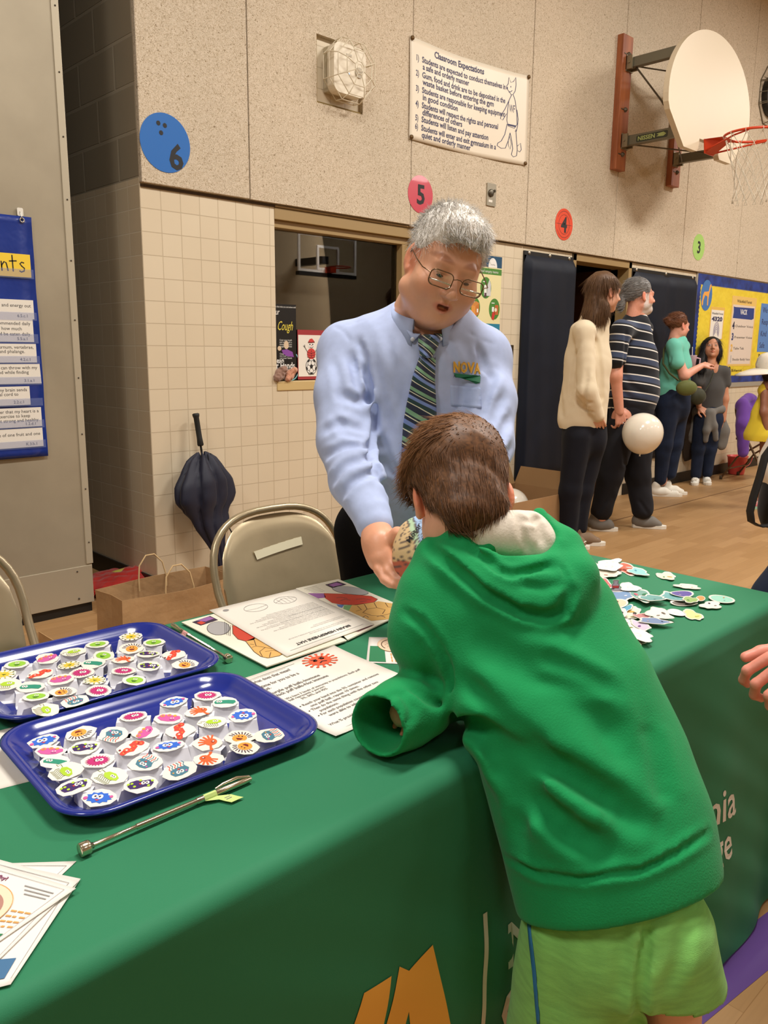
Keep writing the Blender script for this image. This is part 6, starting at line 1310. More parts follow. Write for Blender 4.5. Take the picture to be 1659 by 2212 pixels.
for i, (x, y, w, h, a, c, acc, lb) in enumerate(L5):
    px, py = s5(x, y); stk(px, py, w*Z5*1.22, h*Z5*1.3, a, c, acc, lb, curl=(.006 if i in (2, 8, 10, 11, 17) else .002), z=.001+.0032*(i % 4)+(.004 if i in (8, 9, 12, 13) else 0), shape='oval' if i in (13, 25, 12) else 'blob', seed=i+1, flip=i in (2, 3, 7, 23))
L6 = [(330, 215, 300, 110, .15, (236, 228, 196), [(210, 160, 70), (90, 150, 110)], 'cream cloud sticker alone near the far table edge', .004, 'blob'), (700, 395, 400, 70, .1, (232, 220, 206), [(220, 140, 130), (90, 80, 80)], 'narrow white sticker with pink print, alone near the far edge', .001, 'blob'), (460, 600, 460, 110, .2, (110, 166, 166), [(170, 210, 206)], 'teal sticker under the purple galaxy oval', .004, 'blob'), (600, 530, 380, 90, .05, (96, 84, 156), [(206, 200, 216), (220, 140, 120)], 'purple galaxy oval sticker on the right pile', .003, 'oval'), (760, 640, 260, 90, .1, (150, 180, 110), [(90, 140, 80)], 'green leaf sticker on the right pile', .002, 'blob'), (940, 605, 150, 80, 0, (232, 150, 90), [], 'round orange sticker on the right pile', 0, 'oval'), (640, 715, 440, 60, .05, (110, 100, 92), [], 'dark curled sticker underneath the right pile', .007, 'oval'), (1120, 740, 330, 110, 0, (228, 224, 214), [(80, 70, 80), (130, 120, 120)], 'white sketch sticker in front of the mint oval', .001, 'blob'), (1320, 620, 420, 110, .15, (150, 206, 186), [(226, 140, 90), (90, 170, 150)], 'mint green guitar-pick sticker nearest the right corner', .001, 'oval'), (500, 875, 300, 90, .2, (240, 236, 228), [], 'blank cream sticker back under the pale yellow one', .002, 'oval'), (800, 900, 330, 130, .35, (226, 224, 150), [(200, 206, 110)], 'pale yellow tooth-shaped sticker near the table front', .003, 'blob')]
for i, (x, y, w, h, a, c, acc, lb, cu, sh) in enumerate(L6):
    px, py = s6(x, y); k = 200/1659; stk(px, py, w*k*1.15, h*k*1.2, a, c, acc, lb, curl=cu, z=.001+(.006 if i in (3, 4) else .003 if i == 5 else 0)+.0015*(i % 3), shape=sh, seed=i+30, flip=i in (9,))
# flask sticker standing upright and others near the cloth
px, py = s5(618, 560); b = on(px, py, 2, TZ+.016); f = Fr(b, CRT, (0, 0, 1)); t = thing('science_sticker', 'red flask sticker standing upright in the pile', 'sticker', b, 'die-cut science stickers'); s_ = .0105
O = [(-.9, 0), (-1.0, .9), (-.55, 1.25), (-.65, 1.75), (-.75, 2.0), (.75, 2.0), (.65, 1.75), (.55, 1.25), (1.0, .9), (.9, 0)]
part('sticker_paper', MB().prism(f, [(x*s_, y*s_) for x, y in O], 0, .0006), M_PAPER, t)
q = MB(); q.prism(f, [(x*s_*.8, y*s_*.9+.001) for x, y in O], .0006, .001, mat('flask_grey', (196, 180, 184))); q.prism(f, [(-.0070, .0012), (-.0078, .0068), (.0078, .0068), (.0070, .0012)], .001, .0013, mat('flask_red', (214, 66, 60))); stroke(q, f, [(x*s_*.8, y*s_*.9+.001) for x, y in O], .0009, M_INK, .0013, True); part('printed_area', q, None, t)
stk(866, 1352, 40, 14, .1, (130, 170, 160), [(60, 100, 80)], 'small mint sticker half under the green sleeve by the brain maps', seed=70)
b = on(1264, 1222, 2, TZ+.01); t = thing('blue_disc_badge', 'dark blue round badge beside the hood at the far table edge', 'badge', (b[0], b[1], TZ)); part('badge_disc', MB().lathe([(0, 0), (.020, 0), (.022, .003), (.02, .008), (0, .01)], (b[0]-.01, b[1]+.01, TZ+.001), (0, 0, 1), None, 28), mat('deep_blue_badge', (26, 34, 110), rough=.3), t)
# ================================================================ figure kit
def RM(f, u):
    """3x3 with columns (right, forward, up) from forward and up hints"""
    f = _n(f); u = np.array(u, float); u = _n(u-f*(u@f)); return np.stack([np.cross(f, u), f, u], 1)
def camvec(r, u, b): return CR@np.array([r, u, b], float)   # right, up, towards the viewer
def skin(name, c, rough=.5): return mat(name, c, rough=rough, sss=.12, vcol=True, var=.04, vscale=30, bump=.15, bscale=260, bdist=.001)
def cloth(name, c, **k): k.setdefault('rough', .85); k.setdefault('sheen', .12); k.setdefault('bump', .35); k.setdefault('bscale', 420); k.setdefault('bdist', .0012); k.setdefault('spec', .25); return mat(name, c, **k)
def headfield(s=1.0, h=.003, fat=0., female=False, beard=0., mouth='open', jaw=1.0, neck=(0, -.03, -.17), nr=.056, ears=True, smile=0.):
    """a head in its own axes: x to its right, y forward, z up"""
    F = Field((-.13*s, -.16*s, -.2*s), (.13*s, .16*s, .15*s), h); e = lambda c, r, k=.02, m='add', R=None: F.ell(np.array(c)*s, np.array(r)*s, R, k*s, m)
    e((0, -.018, .036), (.077, .094, .086)); e((0, .022, -.025), (.068+fat*.4, .07, .088), .03); e((0, .03, -.073), ((.05+fat)*jaw, .05, .042), .03); e((0, .072, -.098), (.019, .018, .017), .025)
    for q in (-1, 1):
        e((q*.041, .052, -.034), (.028+fat*.5, .026+fat*.4, .032), .02); e((q*.052, .01, -.062), ((.02+fat)*jaw, .034, .03), .02)
        e((q*.031, .103, .008), (.019, .016, .0115), .008, 'sub'); e((q*.031, .075, .006), (.0155, .0135, .0125), .003)
    F.cap((-.036*s, .077*s, .024*s), (.036*s, .077*s, .024*s), .0125*s, None, .012*s)
    F.cap((0, .086*s, .012*s), (0, .110*s, -.027*s), .0066*s, .0115*s, .007*s); e((0, .112, -.031), (.0125, .0115, .0105), .005)
    for q in (-1, 1): e((q*.0140, .099, -.034), (.0090, .010, .0078), .004); e((q*.0065, .110, -.0412), (.0042, .005, .0032), .002, 'sub')
    F.cap((0, .094*s, -.044*s), (0, .098*s, -.055*s), .006*s, None, .01*s)
    mz = -.064
    w = .024+smile*.006
    for q in (-1, 1): F.cap((0, .0955*s, (mz+.0065)*s), (q*w*s, .082*s, (mz+.002+smile*.006)*s), .0052*s, .0025*s, .004*s); F.cap((0, .0945*s, (mz-.0075)*s), (q*(w-.003)*s, .082*s, (mz-.002+smile*.006)*s), .0062*s, .003*s, .004*s)
    if mouth == 'open': e((0, .1, mz), (.016, .022, .0048), .002, 'sub')
    else:
        for q in (-1, 1): F.cap((0, .1025*s, mz*s), (q*w*s, .087*s, (mz+smile*.006)*s), .0016*s, None, .002*s, 'sub')
    if ears:
        for q in (-1, 1):
            R = RM((q*.45, -.9, 0), (0, -.15, 1)); e((q*.079, -.008, -.002), (.008, .019, .033), .006, 'add', R); e((q*.088, -.003, .003), (.006, .011, .018), .003, 'sub', R); e((q*.080, .0, -.028), (.007, .010, .011), .005)
    F.cap((0, -.015*s, -.05*s), np.array(neck)*s, nr*s, nr*s*1.05, .025*s)
    if fat: e((0, .028, -.108), (.044, .042, .026), .03)
    if beard: e((0, .06, -.088), (.046, .044, .034), .015); F.noise(.0012, 500, 5)
    return F
def headcol(V, s, lip=(.80, .42, .40), ear=(1.05, .72, .66), brow=(.45, .38, .34), beard=None, flush=.0, base=(1, 1, 1)):
    C = np.ones((len(V), 3))*np.array(base); P = V/s
    def mixc(m, c): C[:] = C*(1-m[:, None])+np.array(c)*m[:, None]
    x, y, z = np.abs(P[:, 0]), P[:, 1], P[:, 2]
    mixc(np.clip(1.2-((x/.025)**2+((z+.065)/.0135)**2), 0, 1)*(y > .082)*.9, lip)
    mixc(np.clip(1.4-(((P[:, 0]*0+x-.078)/.016)**2+((z+.0)/.036)**2), 0, 1)*(y < .03)*(x > .07)*.8, ear)
    mixc(np.clip(1.5-(((x-.036)/.024)**2+((z-.030-.005*np.cos((x-.036)*60))/.0065)**2), 0, 1)*(y > .05)*.9, brow)
    mixc(np.clip(1-(((x-.031)/.02)**2+((z-.004)/.0022)**2), 0, 1)*(y > .07)*.8, (.25, .18, .16))
    mixc(np.clip(1-(((x-.045)/.03)**2+((z+.035)/.03)**2), 0, 1)*(y > .03)*flush, (1.05, .78, .72))
    mixc(((x < .013) & (np.abs(z+.064) < .004) & (y > .075) & (y < .0925)).astype(float)*.9, (.2, .07, .06))
    if beard is not None: m = np.clip((-.045-z)/.012, 0, 1)*np.clip((y+.01)/.02, 0, 1)*(z > -.125)*(1-np.clip(1.4-((x/.024)**2+((z+.065)/.011)**2), 0, 1)); m = np.maximum(m, np.clip(1.3-((x/.03)**2+((z+.049)/.008)**2), 0, 1)*(y > .07)); m = np.maximum(m, (x > .05)*(y > .0)*(y < .035)*(z < .015)*(z > -.07)*.9); mixc(np.clip(m, 0, 1)*.92, beard)
    return C
def normals(V, F):
    F = np.asarray(F); a = V[F[:, 2]]-V[F[:, 0]]; b = V[F[:, 3]]-V[F[:, 1]]; n = np.cross(a, b); N = np.zeros_like(V)
    for k in range(4): 
        for c in range(3): N[:, c] += np.bincount(F[:, k], n[:, c], len(V))
    return N/np.maximum(np.linalg.norm(N, axis=1), 1e-9)[:, None]
def strands(S, V, N, n, L, flow, w=.0008, lift=.35, col=None, droop=.0, seed=0, segs=4, curl=.0, keep=None, jit=.3):
    """adds n tapered hairs growing out of a surface into the Sculpt S; flow(p) gives the combed direction"""
    r = np.random.default_rng(seed); idx = r.integers(0, len(V), n*3)
    if keep is not None: idx = idx[keep(V[idx])]
    idx = idx[:n]; P = V[idx]+r.normal(size=(len(idx), 3))*.001; Nn = N[idx]; D = flow(P, r); D = D-Nn*((D*Nn).sum(1))[:, None]*.8; D = D/np.maximum(np.linalg.norm(D, axis=1), 1e-6)[:, None]
    D = D+r.normal(size=D.shape)*jit; D = D/np.linalg.norm(D, axis=1)[:, None]; Ls = L*(r.uniform(.6, 1.15, len(P))) if not callable(L) else L(P)*r.uniform(.7, 1.15, len(P))
    base = P-Nn*.001; pts = [base]; d = Nn*lift+D*(1-lift); cur = base
    for k in range(segs):
        d = d+D*.35+np.array([0, 0, -droop])+r.normal(size=d.shape)*curl; d = d/np.linalg.norm(d, axis=1)[:, None]; cur = cur+d*(Ls/segs)[:, None]; pts.append(cur)
    pts = np.stack(pts, 1); T = pts[:, 1]-pts[:, 0]; A = np.cross(T, Nn); A = A/np.maximum(np.linalg.norm(A, axis=1), 1e-9)[:, None]; B = Nn
    m = len(P); rings = []
    for k in range(segs+1):
        ww = w*(1-.85*(k/segs)**1.5); rings.append(np.stack([pts[:, k]+A*ww, pts[:, k]-A*ww, pts[:, k]+B*ww*.9], 1))
    Vs = np.stack(rings, 1).reshape(-1, 3); K = (segs+1)*3; b = np.arange(m)*K; Fs = []
    for k in range(segs):
        for j in range(3): Fs.append(np.stack([b+k*3+j, b+k*3+(j+1) % 3, b+(k+1)*3+(j+1) % 3, b+(k+1)*3+j], 1))
    Fs = np.concatenate(Fs); c = col(P, r) if col is not None else np.ones((m, 3)); C = np.repeat(c, K, 0); S.add(Vs, Fs, C)
def finger(F, p, dirs, L, r0, r1, k=.003):
    """p base, dirs list of directions per phalanx, L lengths"""
    q = np.array(p, float); n = len(L); rs = np.linspace(r0, r1, n+1)
    for i in range(n): e = q+_n(dirs[i])*L[i]; F.cap(q, e, rs[i], rs[i+1], k); q = e
    return q
def hand(F, wrist, fwd, back, s=1.0, curl=.5, side=1, spread=.12, thumb=.6, curls=None):
    """wrist point, direction of the palm, direction of the back of the hand; side=+1 puts the thumb on the +cross side"""
    f = _n(fwd); b = np.array(back, float); b = _n(b-f*(b@f)); t = np.cross(f, b)*side; w = np.array(wrist, float)
    P = lambda x, y, z: w+(t*x+f*y+b*z)*s
    for x0, x1 in ((.028, .034), (.009, .012), (-.009, -.011), (-.026, -.031)): F.cap(P(x0*.7, .006, 0), P(x1, .083-.004*abs(x1)/.01, .0), .0135*s, .0105*s, .012*s)
    F.cap(P(.02, .02, -.006), P(.034, .05, -.008), .015*s, .012*s, .01*s)
    for i, (x, L) in enumerate(((.033, .9), (.0115, 1.0), (-.011, .94), (-.031, .76))):
        c = (curls[i] if curls else curl)*(1+.08*i); a = 0; base = P(x, .085-.005*(i == 3), 0); ds = []
        for j in range(3): a += c*(.75, 1.0, .7)[j]; ds.append(f*cos(a)-b*sin(a)+t*(.5-i/3)*spread*2)
        finger(F, base, ds, [.043*L*s, .027*L*s, .022*L*s], .0092*s, .0068*s)
    d1 = t*.75+f*.55-b*(.35*thumb); d2 = t*(.45-.35*thumb)+f*.8-b*(.45*thumb); finger(F, P(.026, .018, -.004), [d1, d2, d2*1.0+f*.2-t*.25*thumb], [.038*s, .032*s, .026*s], .0125*s, .0085*s, .006*s)
def surf_strip(F, pts, w, off, nacross=5, sub=4, wfn=None):
    """ribbon lying on a solid: centre line given by picture points"""
    C = []
    for i in range(len(pts)-1):
        for t in np.linspace(0, 1, sub+1)[:(sub+1 if i == len(pts)-2 else sub)]: C.append(np.array(pts[i])*(1-t)+np.array(pts[i+1])*t)
    G = []; n = len(C)
    for i, c in enumerate(C):
        t = C[min(i+1, n-1)]-C[max(i-1, 0)]; t = t/np.linalg.norm(t); s = np.array([-t[1], t[0]]); ww = w if wfn is None else wfn(i/(n-1)); row = []
        for a in np.linspace(-1, 1, nacross):
            x, y = c+s*a*ww; h = F.hit(x, y)
            if h is None: h = row[-1] if row else F.hit(*c)
            d = _n(ray(x, y)); row.append(h-d*off)
        G.append(row)
    return np.array(G)
def gnorm(V, F, S):  # outward check helper
    return normals(V, F)
def shoe(F, heel, toe, s=1.0, w=.040):
    """shoe body from heel to toe on the floor"""
    h, t = np.array(heel, float), np.array(toe, float); d = _n(t-h); F.cap(h+[0, 0, .04*s], h+d*.09*s+[0, 0, .045*s], w*s, .040*s, .02); F.cap(h+d*.05*s+[0, 0, .03*s], t-d*.045*s+[0, 0, .028*s], .038*s, .032*s, .03, flat=(0, 0, 1), fs=.85); F.cap(h+[0, 0, .06*s], h+d*.015+[0, 0, .10*s], .036*s, .038*s, .02); F.half((0, 0, .006), (0, 0, -1))
# ================================================================ grey-haired presenter
M_SKIN1 = skin('presenter_skin', (222, 166, 134), .42)
PR = thing('person', 'grey-haired man in glasses, light blue shirt and striped tie leaning over the table', 'person', (1.52, 1.74, 0))
HC = dep(960, 577, 1.83); HR = RM(camvec(.17, -.54, .82), camvec(.24, .95, .1)); HS = 1.0
def hM(R, c): M = np.eye(4); M[:3, :3] = R; M[:3, 3] = c; return M
hf = headfield(HS, .0028, fat=.013, jaw=1.12, neck=(0, -.035, -.13), nr=.064); hf.ell((.0*HS, .098*HS, -.068*HS), (.013, .02, .0075), k=.002, mode='sub')
HV, HF = hf.surf(2); S = Sculpt(); S.add(HV, HF, headcol(HV, HS, lip=(.78, .42, .40), brow=(.62, .52, .46), flush=.35), hM(HR, HC))
# arms, hands
shR, elR, wrR = dep(752, 762, 1.97), dep(745, 955, 1.86), dep(805, 1120, 1.68)
shL, elL, wrL = dep(1040, 775, 1.97), dep(1050, 965, 1.86), dep(1010, 1110, 1.72)
hp = dep(862, 1215, 1.60)
fw = _n(dep(826, 1190, 1.63)-wrR)
F = Field(np.minimum(wrR, hp)-.13, np.maximum(wrR, hp)+.13, .0025)
F.cap(wrR-fw*.03, wrR+fw*.01, .029, .027, .01, flat=camvec(-.6, .3, .6), fs=.8)
# hand holding the paper hat: fingers curl to the right, thumb above
w = wrR+fw*.012; f_ = _n(dep(835, 1225, 1.60)-w); bk = camvec(-.75, .05, .62); bk = _n(bk-f_*(bk@f_)); tt = _n(np.cross(f_, bk)); tt = tt if tt@camvec(1, .3, 0) > 0 else -tt
def HPt(px, py, d): return dep(px, py, d)
F.chain([w, HPt(822, 1175, 1.635), HPt(826, 1205, 1.62)], [.028, .034, .030], .014); F.cap(HPt(812, 1165, 1.65), HPt(822, 1205, 1.64), .026, .026, .014)
for pts, rs in (([(838, 1172), (858, 1152), (880, 1152), (893, 1158)], (.016, .0125, .011, .0085)), ([(836, 1195), (850, 1222), (868, 1238), (884, 1242)], (.0125, .0105, .0095, .0078)), ([(830, 1205), (838, 1234), (856, 1252), (876, 1256)], (.0125, .0105, .0095, .0078)), ([(822, 1205), (826, 1238), (842, 1259), (864, 1266)], (.0120, .0100, .0090, .0075)), ([(814, 1202), (817, 1230), (830, 1252), (848, 1263)], (.0110, .0090, .0080, .0068))):
    k = 0 if pts[0][1] == 1172 else 1; F.chain([HPt(p[0], p[1], 1.615-.012*i-(.01 if k else .0)+.006*(pts[0][0] < 830)) for i, p in enumerate(pts)], rs, .005)
hV, hF_ = F.surf(1); S.add(hV, hF_, np.ones((len(hV), 3))*np.array([1.02, .93, .9]))
F = Field(wrL-.16, wrL+.16, .004); hand(F, wrL, dep(958, 1170, 1.60)-wrL, camvec(.6, .6, .5), 1.02, .55, side=-1); F.cap(wrL, wrL+_n(elL-wrL)*.06, .026, .03); a_, b_ = F.surf(1); S.add(a_, b_)
F = Field((1.0, .95, .0), (1.85, 2.05, 1.45), .012); F.chain([HC+HR@np.array([0, -.03, -.10]), dep(930, 730, 1.95), dep(905, 1040, 2.05)], [.055, .09, .09], .05)
F.chain([shR, elR, wrR], [.04, .033, .026]).chain([shL, elL, wrL], [.04, .033, .026]); hipR_, hipL_ = np.array([1.52, 1.62, .88]), np.array([1.70, 1.57, .88]); F.chain([hipR_-[0, 0, .12], [1.56, 1.63, .48], [1.57, 1.66, .09]], [.08, .055, .04]).chain([hipL_-[0, 0, .12], [1.78, 1.60, .48], [1.80, 1.64, .09]], [.08, .055, .04]).ell((1.54, 1.53, .84), (.09, .07, .08), k=.04); a_, b_ = F.surf(1); S.add(a_, b_)
body = S.build('body', M_SKIN1, PR)
for q in (-1, 1):
    pass
# eyelids nearly closed, dark slits sit in the head colour; irises just under the lids
eye_m = mat('eye_glossy_dark', (44, 30, 24), rough=.15)
for q in (-1, 1): MBq = MB().ball(HC+HR@(np.array([q*.031, .0775, -.0025])*HS), np.array([.0095, .0130, .0050])*HS, None, 14, HR); part('eye', MBq, eye_m, PR)
# shirt
M_SHIRT = cloth('light_blue_shirt', (176, 190, 226), var=.03, vscale=60, rough=.75, bump=.2, bscale=700, bdist=.0005)
F = Field((.88, .86, .78), (1.92, 1.98, 1.48), .005)
ft = _n([-.62, -.78, 0]); lt = np.array([-ft[1], ft[0], 0]); lt = lt if lt@CRT > 0 else -lt
nb = dep(938, 712, 1.95); ch = dep(905, 800, 1.97); be = dep(893, 975, 2.03); wa = dep(900, 1085, 2.10)
F.cap(nb+[0, 0, -.06], ch, .105, .155, .05, flat=ft, fs=.8).cap(ch, be, .165, .172, .05, flat=ft, fs=.86).cap(be, wa, .172, .160, .05, flat=ft, fs=.85)
F.cap(shR, shL, .066, .066, .05).cap(nb-[0, 0, .0], (shR+shL)/2, .07, .08, .06); F.cap(nb+_n(shR-nb)*.03, shR, .055, .06, .04); F.cap(nb+_n(shL-nb)*.03, shL, .055, .06, .04)
F.chain([shR, shR*.5+elR*.5+camvec(-.008, 0, 0), elR], [.070, .067, .062], .02).chain([elR, elR*.5+wrR*.5+camvec(-.004, -.004, 0), wrR+fw*-.012], [.062, .057, .041], .02)
F.chain([shL, shL*.5+elL*.5+camvec(.008, 0, 0), elL], [.068, .066, .060], .02).chain([elL, elL*.5+wrL*.5, wrL], [.060, .052, .040], .02)
F.cap(wrR-fw*.01, wrR+fw*.016, .040, .039, .004)
G = F.pxgroove
for pts, d, w_ in (([(790, 800), (803, 860), (806, 920), (800, 985), (815, 1040)], .020, .011), ([(758, 770), (772, 830), (800, 868)], .010, .010), ([(735, 850), (765, 868), (803, 862)], .012, .012), ([(700, 930), (735, 915), (785, 930)], .011, .012), ([(700, 985), (745, 965), (800, 965)], .013, .011), ([(712, 1045), (745, 1005), (795, 990)], .013, .012), ([(725, 900), (745, 935), (790, 948)], .009, .010), ([(728, 1085), (765, 1040), (805, 1020)], .010, .010), ([(722, 780), (735, 840), (742, 890)], .006, .010), ([(1068, 800), (1052, 850), (1040, 905)], .013, .012), ([(1088, 850), (1066, 900), (1050, 935)], .010, .012), ([(1100, 900), (1075, 950), (1056, 1000)], .010, .012), ([(1105, 960), (1085, 1000), (1070, 1040)], .008, .010), ([(835, 720), (850, 790), (856, 870)], .006, .012), ([(868, 760), (872, 830), (862, 900)], .005, .012), ([(960, 740), (990, 800), (1000, 870)], .005, .012), ([(810, 985), (850, 1015), (890, 1030)], .007, .012), ([(815, 1040), (850, 1060), (890, 1068)], .007, .010), ([(820, 940), (840, 990), (870, 1030)], .006, .010), ([(775, 735), (790, 775), (795, 820)], .007, .009), ([(1030, 745), (1045, 790), (1058, 820)], .007, .009), ([(812, 1000), (822, 1040), (845, 1075)], .008, .010), ([(1010, 1000), (1040, 985), (1080, 975)], .008, .011)): G(pts, d, w_)
G([(728, 712), (750, 702), (790, 692), (850, 662)], .0022, .003, 0); G([(1005, 715), (1040, 735), (1068, 745)], .0022, .003, 0)
G([(722, 705), (745, 720), (757, 740)], .003, .004, .1); G([(895, 730), (887, 800), (882, 880)], .0022, .003, 0); G([(940, 760), (940, 870)], .0018, .003, 0)
G([(798, 1095), (815, 1118), (838, 1100)], .0, .003, 0)
F.noise(.0022, 26, 4); F.half((0, 0, .868), (0, 0, -1))
F.ell(HC+HR@np.array([0, .0, -.115]), (.072, .075, .075), HR, .004, 'sub')
shirt_f = F
V, F_ = F.surf(2); shirt = Sculpt().add(V, F_).build('shirt', M_SHIRT, PR)
# collar
cN = HC+HR@np.array([0, -.022, -.125]); ring = []
M_COL = cloth('light_blue_shirt_collar', (170, 186, 224), rough=.75, bump=.1)
def collar_ring(r, dz, push=0.): 
    P = []
    for a in np.linspace(-2.72, 2.72, 41):   # 0 = back
        d = -ft*cos(a)+lt*sin(a); fr = (1-cos(a))/2; P.append(cN+d*r*(1+.05*fr)+ft*.012*fr+np.array([0, 0, dz-.052*fr**1.4])+d*push*0)
    return P
q = MB().grid([collar_ring(.066, .014), collar_ring(.0665, .032), collar_ring(.070, .036), collar_ring(.076, .022), [p+np.array([0, 0, -.014*(abs(i-20)/20)**3]) for i, p in enumerate(collar_ring(.084, -.008))]]); o = part('collar', q, M_COL, PR); so = o.modifiers.new('s', 'SOLIDIFY'); so.thickness = .0022; so.offset = 0
# collar points as small flaps lying on the chest
for pts in ([(868, 700), (893, 738), (912, 720), (905, 700)], [(956, 700), (953, 737), (936, 718), (942, 700)]):
    C0 = [np.array(p, float) for p in pts]; Gd = []
    for i in range(7):
        row = []
        for j in range(5):
            u, v = j/4, i/6; x, y = C0[0]*(1-u)*(1-v)+C0[3]*u*(1-v)+C0[2]*u*v+C0[1]*(1-u)*v; h = F.hit(x, y); row.append((h if h is not None else dep(x, y, 1.86))-_n(ray(x, y))*.007)
        Gd.append(row)
    o = part('collar_point', MB().grid(Gd), M_COL, PR); so = o.modifiers.new('s', 'SOLIDIFY'); so.thickness = .003
for x, y in ((891, 733), (951, 732)):
    h = F.hit(x, y); part('button', MB().lathe([(0, 0), (.005, 0), (.005, .002), (0, .002)], h-_n(ray(x, y))*.010, -_n(ray(x, y)), None, 14), mat('pearl_button', (206, 212, 226), rough=.3), PR)
# tie with diagonal stripes
def tie_mat():
    m = mat('striped_tie', (32, 52, 70), rough=.45, sheen=.3); N, L = nodes(m); b = N['Principled BSDF']; at = N.new('ShaderNodeAttribute'); at.attribute_name = 'band'
    sp = N.new('ShaderNodeMath'); sp.operation = 'FRACT'; L.new(at.outputs['Fac'], sp.inputs[0]); r = N.new('ShaderNodeValToRGB'); r.color_ramp.interpolation = 'CONSTANT'; e = r.color_ramp.elements
    cols = [(0, (26, 36, 62)), (.17, (122, 168, 132)), (.33, (22, 34, 52)), (.40, (226, 226, 196)), (.44, (26, 36, 62)), (.56, (120, 144, 202)), (.72, (24, 60, 62)), (.90, (226, 226, 196)), (.94, (26, 36, 62))]
    e[0].position = 0; e[0].color = srgb(cols[0][1]); e[1].position = cols[1][0]; e[1].color = srgb(cols[1][1])
    for p_, c in cols[2:]: k = e.new(p_); k.color = srgb(c)
    L.new(sp.outputs[0], r.inputs[0]); L.new(r.outputs[0], b.inputs['Base Color']); return m
M_TIE = tie_mat()
def band(o, G, per, sl, ph=0.):
    a = o.data.attributes.new('band', 'FLOAT', 'POINT'); n, m = len(G), len(G[0]); v = [(i/(n-1))*per+sl*(j/(m-1))+ph for i in range(n) for j in range(m)]; a.data.foreach_set('value', v)
def tie_part(name, pts, wfn, off, per, sl, bulge):
    Gd = surf_strip(F, pts, 20, off, 13, 8, wfn); d = -_n(ray(915, 800))
    for i in range(len(Gd)):
        c = Gd[i].copy(); mid = c[len(c)//2]; best = max(-(p-mid)@d*-1 for p in c)
        for j in range(len(c)): u = j/(len(c)-1)*2-1; base = c[0]*(1-(u+1)/2)+c[-1]*(u+1)/2; Gd[i][j] = base+d*(bulge*(1-u*u)+max(0, (mid-(c[0]+c[-1])/2)@d)*(1-u*u))
    me = MB().grid(Gd); o = part(name, me, M_TIE, PR); band(o, Gd, per, sl); so = o.modifiers.new('s', 'SOLIDIFY'); so.thickness = .004; so.offset = -1; return Gd
tie_part('tie_blade', [(925, 768), (915, 820), (910, 880), (905, 960), (902, 1040)], lambda t: 17+20*min(1, t*1.6), .010, 5.2, .55, .004)
tie_part('tie_knot', [(932, 706), (926, 738), (920, 771)], lambda t: 21+6*sin(t*pi)-8*t, .016, 1.5, .5, .010)
# pocket and embroidery on his left chest
Gd = []
for v in np.linspace(0, 1, 9): Gd.append([F.hit(972+66*u+2*v, 832+44*v+6*u)-_n(ray(1000, 850))*.0016 for u in np.linspace(0, 1, 9)])
o = part('chest_pocket', MB().grid(Gd), M_COL, PR); so = o.modifiers.new('s', 'SOLIDIFY'); so.thickness = .0015
def on_shirt(q, off=.0022):
    for i in range(len(q.v)):
        x, y, z = q.v[i]; h = F.hit(x, -y); d = _n(ray(x, -y)); q.v[i] = tuple((h if h is not None else dep(x, -y, 1.9))-d*(off+z*.001))
    return q
pf = Fr((0, 0, 0), (1, 0, 0), (0, 1, 0)); q = MB(); M_GOLD = mat('gold_thread', (224, 172, 62), rough=.5); M_GRT = mat('green_thread', (28, 116, 78), rough=.5)
for k, (ch_, x, dy) in enumerate((('N', 979, 0), ('O', 995, -1), ('V', 1011, -2), ('A', 1025, -4))): text(q, pf, ch_, x, -803+dy*.8, 30, M_GOLD, bold=.055, width=15 if ch_ != 'A' else 13, z=0)
part('nova_embroidery', on_shirt(q, .0048), M_GOLD, PR)
q = MB(); q.prism(pf, [(980, -806), (1038, -812), (1037, -826), (1028, -829), (1012, -822), (996, -817), (984, -815)], 0, .2); part('green_swoosh', on_shirt(q, .0040), M_GRT, PR)
q = MB(); text(q, pf, 'ADVISING MATTERS', 980, -815, 11, mat('dark_thread', (24, 50, 60)), width=56, bold=.02, z=0, a=-.06); text(q, pf, 'foundations', 1004, -822, 8, M_GOLD, width=30, z=0, a=-.08); part('embroidered_words', on_shirt(q, .0056), None, PR)
# trousers and belt line
F = Field((1.15, 1.28, .0), (1.86, 2.05, .96), .008); F.ell((wa[0]+.05, wa[1]+.06, .90), (.145, .145, .11), np.array([[lt[0], ft[0], 0], [lt[1], ft[1], 0], [0, 0, 1]]), .05); F.cap(wa+[.01, .0, .0], (1.60, 1.60, .80), .150, .145, .05, flat=ft, fs=.84)
F.chain([hipR_+[0, 0, -.06], [1.56, 1.63, .48], [1.57, 1.66, .06]], [.11, .085, .065], .04).chain([hipL_+[0, 0, -.06], [1.78, 1.60, .48], [1.80, 1.64, .06]], [.11, .085, .065], .04); F.half((0, 0, .93), (0, 0, 1), 0) if 0 else None
F.noise(.003, 22, 2); F.groove([(1.4, 1.6, .8), (1.42, 1.68, .5), (1.4, 1.75, .2)], .006, .012)
fmesh(F, 'trousers', cloth('black_trousers', (10, 10, 13), rough=.9, sheen=0., spec=.15), PR, 2, keep=lambda V: V[:, 2] < .945)
for c, a in (((1.57, 1.69), 1.9), ((1.80, 1.67), 2.1)): F = Field((c[0]-.25, c[1]-.3, -.01), (c[0]+.25, c[1]+.25, .16), .006); shoe(F, (c[0]+.03, c[1]+.04, 0), (c[0]-.14, c[1]-.16, 0)); fmesh(F, 'shoe', mat('black_leather', (24, 22, 22), rough=.35), PR)
